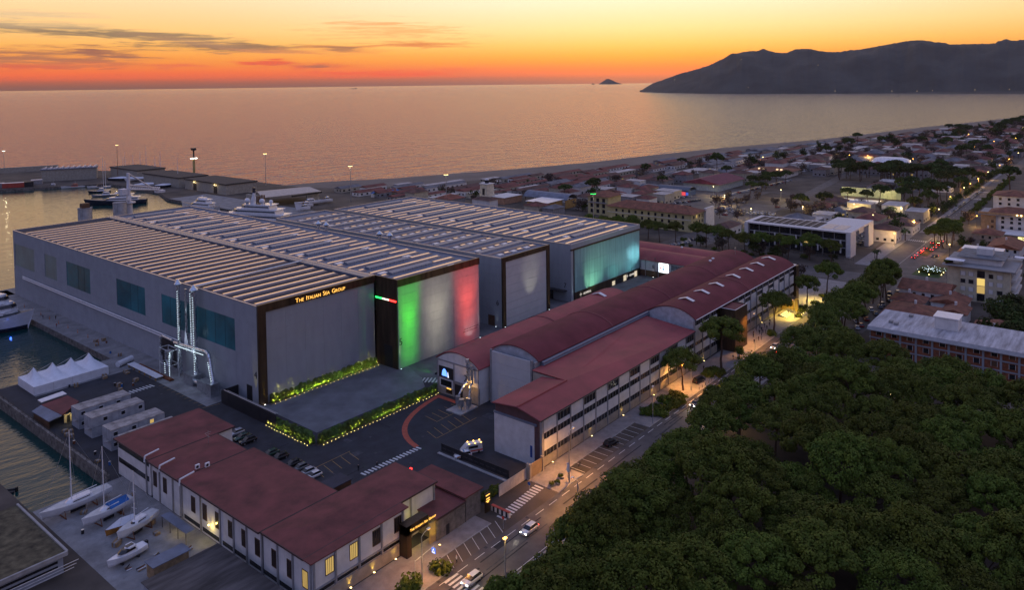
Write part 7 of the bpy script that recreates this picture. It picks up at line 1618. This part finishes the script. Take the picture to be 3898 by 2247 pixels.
def person(x, y, rz, coat, legs, pose, label, group=None, z=.13):
    k = (coat, legs, pose)
    if k not in PM:
        me = figs[pose].copy(); me.materials.clear()
        for mm in (cloth[coat], cloth[legs], SKIN, HAIR): me.materials.append(mm)
        for p in me.polygons:
            c = p.center; p.material_index = 1 if c.z < .88 and abs(c.y) < .2 else (2 if c.z > 1.52 else 0)
            if c.z > 1.70 or (c.z > 1.6 and c.x < -.03): p.material_index = 3
            p.use_smooth = True
        PM[k] = me
    link('person', PM[k], None, (x, y, z), rz, label=label, cat='person', group=group)
PP = [(270.5,107.2),(278.5,109.4),(268.3,104.4),(269.3,103.8),(275.7,107),(277,106.2),(277.6,105.4),(284.6,108.4),(282.5,106.7),(286.8,107.3),(290.7,108.6),(281.6,109.1),(291,107.2),(264.5,104.5),(273,108.2),(274,105.5),(279.5,107.6)]
for i, (x, y) in enumerate(PP): c = ('black','navy','brown','grey')[i % 4]; person(x, y, vr.uniform(0,6.28), c, ('black','navy')[i % 2], i % 3, 'person in a '+c+' coat in the crowd on the pavement by the workshop entrance', 'people outside the workshop')
for i, (x, y, c, lab) in enumerate(((244.6,104,'navy','person in dark clothes walking beside the small kerb tree'),(229.5,107.7,'black','person in black walking close to the street wall'),(303.8,103.6,'black','person in black on the lit terrace by the entrance steps'),(305.6,103.1,'brown','person in a brown coat on the lit terrace by the entrance steps'),(306.2,106.8,'grey','person in grey on the entrance steps'),(117.2,146.1,'black','person in black standing beside the yard crossing'),(121,143.6,'black','person in black walking on the yard zebra crossing'),(105.9,102.2,'white','person in a white jacket at the kerb by the blue crossing sign'),(120,343,'black','person in black on the quay near the white superyacht'),(116,331,'red','person in a red jacket at the quay edge'),(117,348,'navy','person crouching by gear near the yacht bow'))):
    person(x, y, vr.uniform(0,6.28), c, 'black', (i+1) % 3, lab, z=.13 if y < 112 and x > 100 else .03)
# ---- street lamps, signs, bikes
def streetlamp(x, y, h_, arm, label, group, e, lit=True, colr=(1,.43,.09)):
    t = thing('street_lamp', label, 'lamp post', (x, y, 0), group=group); part('pole', MB().tube((x,y,0),(x,y,h_),.13,.08,7), M['steel'], t)
    part('arm', MB().path([(x,y,h_),(x+arm[0]*.4,y+arm[1]*.4,h_+.35),(x+arm[0],y+arm[1],h_+.3)], .06, 5), M['steel'], t); part('head', MB().cbox(x+arm[0],y+arm[1],h_+.32,.8,.4,.16), M['hatch'], t)
    if lit: part('lens', MB().cbox(x+arm[0],y+arm[1],h_+.2,.6,.34,.06), M['l_amber'], t); lamp('lamp_glow', 'SPOT', (x+arm[0],y+arm[1],h_+.1), e, colr, (x+arm[0],y+arm[1],0), .2, 150, .8, t)
SLG = 'street lamps along the pavement'
streetlamp(144.7,102.1,12.2,(2.2,.4),'slim street lamp with white banner at the orange-lit pavement corner',None,15000); streetlamp(97.0,102.7,9.5,(2.4,.6),'street lamp near the overhead sign post',None,6000); streetlamp(258.4,101.8,12.2,(2.0,1.2),'street lamp before the crowd on the pavement',None,15000); streetlamp(212,103.6,9,(-1.5,1.5),'street lamp beside the pavement pine',None,15000); streetlamp(185,102.0,9.5,(1.5,.8),'street lamp at the head of the long shrub bed',None,300,False); streetlamp(302,103,7,(1.4,1.2),'street lamp over the lit terrace',None,16000,True,(1,.66,.1)); streetlamp(330,104,7.5,(1.4,1.0),'street lamp by the far pavement pine',None,12000,True,(1,.7,.15)); streetlamp(133.5,92.0,8.5,(0,1.5),'street lamp at the edge of the park pines',None,7000)
t = bpy.data.objects.get('street_lamp'); part('banner', MB().box(144.9,144.95,102.2,103.0,2.4,4.6), M['canvas'], t)
for x, y, c in ((107.0,90.5,'l_amber'),(196,88.6,'l_amber')):
    t = thing('street_lamp', 'street lamp glowing amber inside the park pines', 'lamp post', (x,y,0), group='lamps among the park pines'); part('pole', MB().tube((x,y,0),(x,y,9),.12,.08,6), M['steel'], t); part('lens', MB().cbox(x,y,9.1,.7,.5,.16), M['l_amber'], t); lamp('lamp_glow', 'POINT', (x,y,8.6), 2200, (1,.6,.12), size=.3, parent=t)
t = thing('park_lamp', 'warm lamp in the clearing of the pine park', 'lamp post', (233,52,0)); part('pole', MB().tube((233,52,0),(233,52,5),.1,.07,6), M['steel'], t); part('lens', MB().ball((233,52,5.2),.3,7), M['l_warm'], t); lamp('lamp_glow', 'POINT', (233,52,4.8), 500, (1,.75,.3), size=.3, parent=t)
# entrance canopy with lit steps
EN = thing('entrance_steps', 'lit entrance steps and terrace under a yellow glow at the workshop end', 'steps', (305,107,0))
for k in range(6): bx('step', M['pave'], EN, 301+k*.05, 313, 106.0+k*.55, 106.5+k*.55, .13, .3+k*.17)
for k in range(5): bx('step_light', M['l_warm'], EN, 301.2, 308, 105.98+k*.55, 105.995+k*.55, .16+k*.17, .22+k*.17)
bx('ochre_wall', mat('ochre_lit_wall', (.45,.32,.12), .7), EN, 312,313,105,112,.13,5.4); bx('canopy', M['brown'], EN, 300,313.5,106,112,5.5,5.9); lamp('canopy_glow', 'POINT', (307,108,4.6), 700, (1,.68,.08), size=.4, parent=EN)
t = thing('planter_bed', 'dark rectangular planting bed edged with small lights on the terrace', 'planter', (312,103,0)); bx('kerb', M['dark'], t, 306,322,102.4,104.2,.13,.5)
for k in range(8): bx('edge_light', M['l_warm'], t, 306.4+k*2.1,306.7+k*2.1,102.3,102.38,.3,.5)
def sign(name, x, y, h_, label, build): t = thing(name, label, 'sign', (x,y,.13)); part('post', MB().tube((x,y,.1),(x,y,h_),.05,.05,6), M['steel'], t); build(t); return t
sign('road_sign', 135.0,106.6,2.6,'round blue arrow sign on a post at the yard crossing', lambda t: part('disc', MB().tube((134.94,106.58,2.5),(134.9,106.58,2.5),.4,.4,14), mat('sign_blue', (.02,.12,.5), .4), t)); sign('road_sign', 120.6,102.4,2.6,'round red road sign at the pavement corner', lambda t: part('disc', MB().tube((120.54,102.4,2.5),(120.5,102.4,2.5),.35,.35,14), MATS['signal_red'], t))
def cross(t):
    part('panel', MB().box(101.4,101.5,103.6,104.6,3.6,4.7), glow('sign_blue_lit', (.05,.2,1), 1.3), t); part('triangle', MB().quad((101.39,104.5,3.7),(101.39,103.7,3.7),(101.39,104.05,4.55),(101.39,104.15,4.55)), glow('sign_white_lit', (1,1,1), 1.6), t); part('figure', MB().box(101.375,101.388,104.0,104.2,3.8,4.25), M['dark'], t); part('arm', MB().tube((95.9,103.5,5.0),(101.6,104.1,5.0),.07,.07,6).tube((101.45,104.1,4.7),(101.45,104.1,5.0),.03,.03,4), M['steel'], t)
sign('crossing_sign', 95.9,103.5,5.2,'overhead blue pedestrian crossing sign lit from within', cross)
for i, (x, y, a) in enumerate(((147.5,104.2,20),(149.2,104.8,35),(152.6,104.6,15),(145.8,103.2,40))):
    t = thing('bicycle', 'bicycle leaning in the rack by the orange-lit corner', 'bicycle', (x,y,.13), R(a), 'bicycles at the corner')
    for sx in (-.5, .5):
        w_ = MB(); pr = None
        for k in range(15): a_ = 2*math.pi*k/14; q = (sx+.33*math.cos(a_), 0, .34+.33*math.sin(a_)); w_.tube(pr, q, .025, .025, 4) if pr else None; pr = q
        link('wheel', w_.mesh('wheel', M['rubber']), t)
    link('frame', MB().tube((-.5,0,.34),(-.1,0,.75),.025,.025,4).tube((-.1,0,.75),(.38,0,.8),.025,.025,4).tube((.38,0,.8),(.5,0,.34),.025,.025,4).tube((-.1,0,.75),(0,0,.34),.025,.025,4).tube((0,0,.34),(.38,0,.75),.025,.025,4).tube((.38,-.25,.98),(.38,.25,.98),.025,.025,4).mesh('frame', M['dark']), t); link('saddle', MB().box(-.25,.0,-.07,.07,.86,.92).mesh('saddle', M['dark']), t)
for i, (x, y) in enumerate(((140.8,104.4),(142.2,103.6),(145.0,104.6))):
    t = thing('planter', 'round concrete planter with small shrub at the orange-lit corner', 'planter', (x,y,.13), group='planters at the corner'); part('bowl', MB().tube((x,y,.13),(x,y,.65),.45,.65,10), M['kerb'], t); o = link('foliage', bushes[i], t, (0,0,.45)); o.scale = (.45,)*3
for k in range(10): x = 214+k*2.2; t = thing('kerb_post', 'slim dark bollard along the kerb by the black van', 'bollard', (x,101.9,.13), group='kerb posts'); part('shaft', MB().tube((x,101.9,.13),(x,101.9,1.0),.06,.06,6), M['dark'], t); part('cap', MB().ball((x,101.9,1.02),.08,6), M['steel'], t)
# roundabout with fairy lights
t = thing('flower_island', 'round planted island with white and yellow fairy lights', 'garden', (414,75,0)); part('bed', MB().tube((414,75,.02),(414,75,.4),5.5,5.2,18), M['grass'], t)
for k in range(7): a = k*.9; o = link('foliage', bushes[k % 3], t, (3*math.cos(a), 3*math.sin(a), .3)); o.scale = (1.1,)*3
fl_ = MB()
for k in range(60): fl_.cbox(414+vr.gauss(0,2.6), 75+vr.gauss(0,2.6), 1.2+vr.random()*1.6, .16, .16, .16)
part('fairy_lights', fl_, M['l_cool'], t, kind='stuff')
for k in range(6): a = k*1.05; part('ground_light', MB().ball((414+5.6*math.cos(a),75+5.6*math.sin(a),.5),.22,6), M['l_warm'], t)
# beach cabins with blue roofs
for k in range(6): t = thing('beach_hut', 'white beach hut with pointed blue roof by the beach', 'hut', (424+k*4.2,500-k*1.2,0), group='blue-roofed beach huts'); x, y = 424+k*4.2, 500-k*1.2; part('wall', MB().cbox(x,y,1.6,3.6,3.6,3.2), M['white'], t); mb = MB(); i = mb.pts([(x-2,y-2,3.2),(x+2,y-2,3.2),(x+2,y+2,3.2),(x-2,y+2,3.2),(x,y,5)]); [mb.face([i[a] for a in f]) for f in ((0,1,4),(1,2,4),(2,3,4),(3,0,4))]; part('roof', mb, M['blue'], t)

# ================================================================ HAZE over the sea and the far shore
hm = bpy.data.materials.new('sea_haze'); hm.use_nodes = True
hn = hm.node_tree; hn.nodes.clear(); ho = hn.nodes.new('ShaderNodeOutputMaterial'); hv = hn.nodes.new('ShaderNodeVolumePrincipled')
hv.inputs['Color'].default_value = (.86,.86,.94,1); hv.inputs['Density'].default_value = 1.7e-5; hv.inputs['Anisotropy'].default_value = .3
hn.links.new(hv.outputs[0], ho.inputs['Volume'])
hz_ = MB().box(-3000, 17000, -9000, 15000, -9, 620).build('haze', hm, org=(0,0,0), kind='stuff')
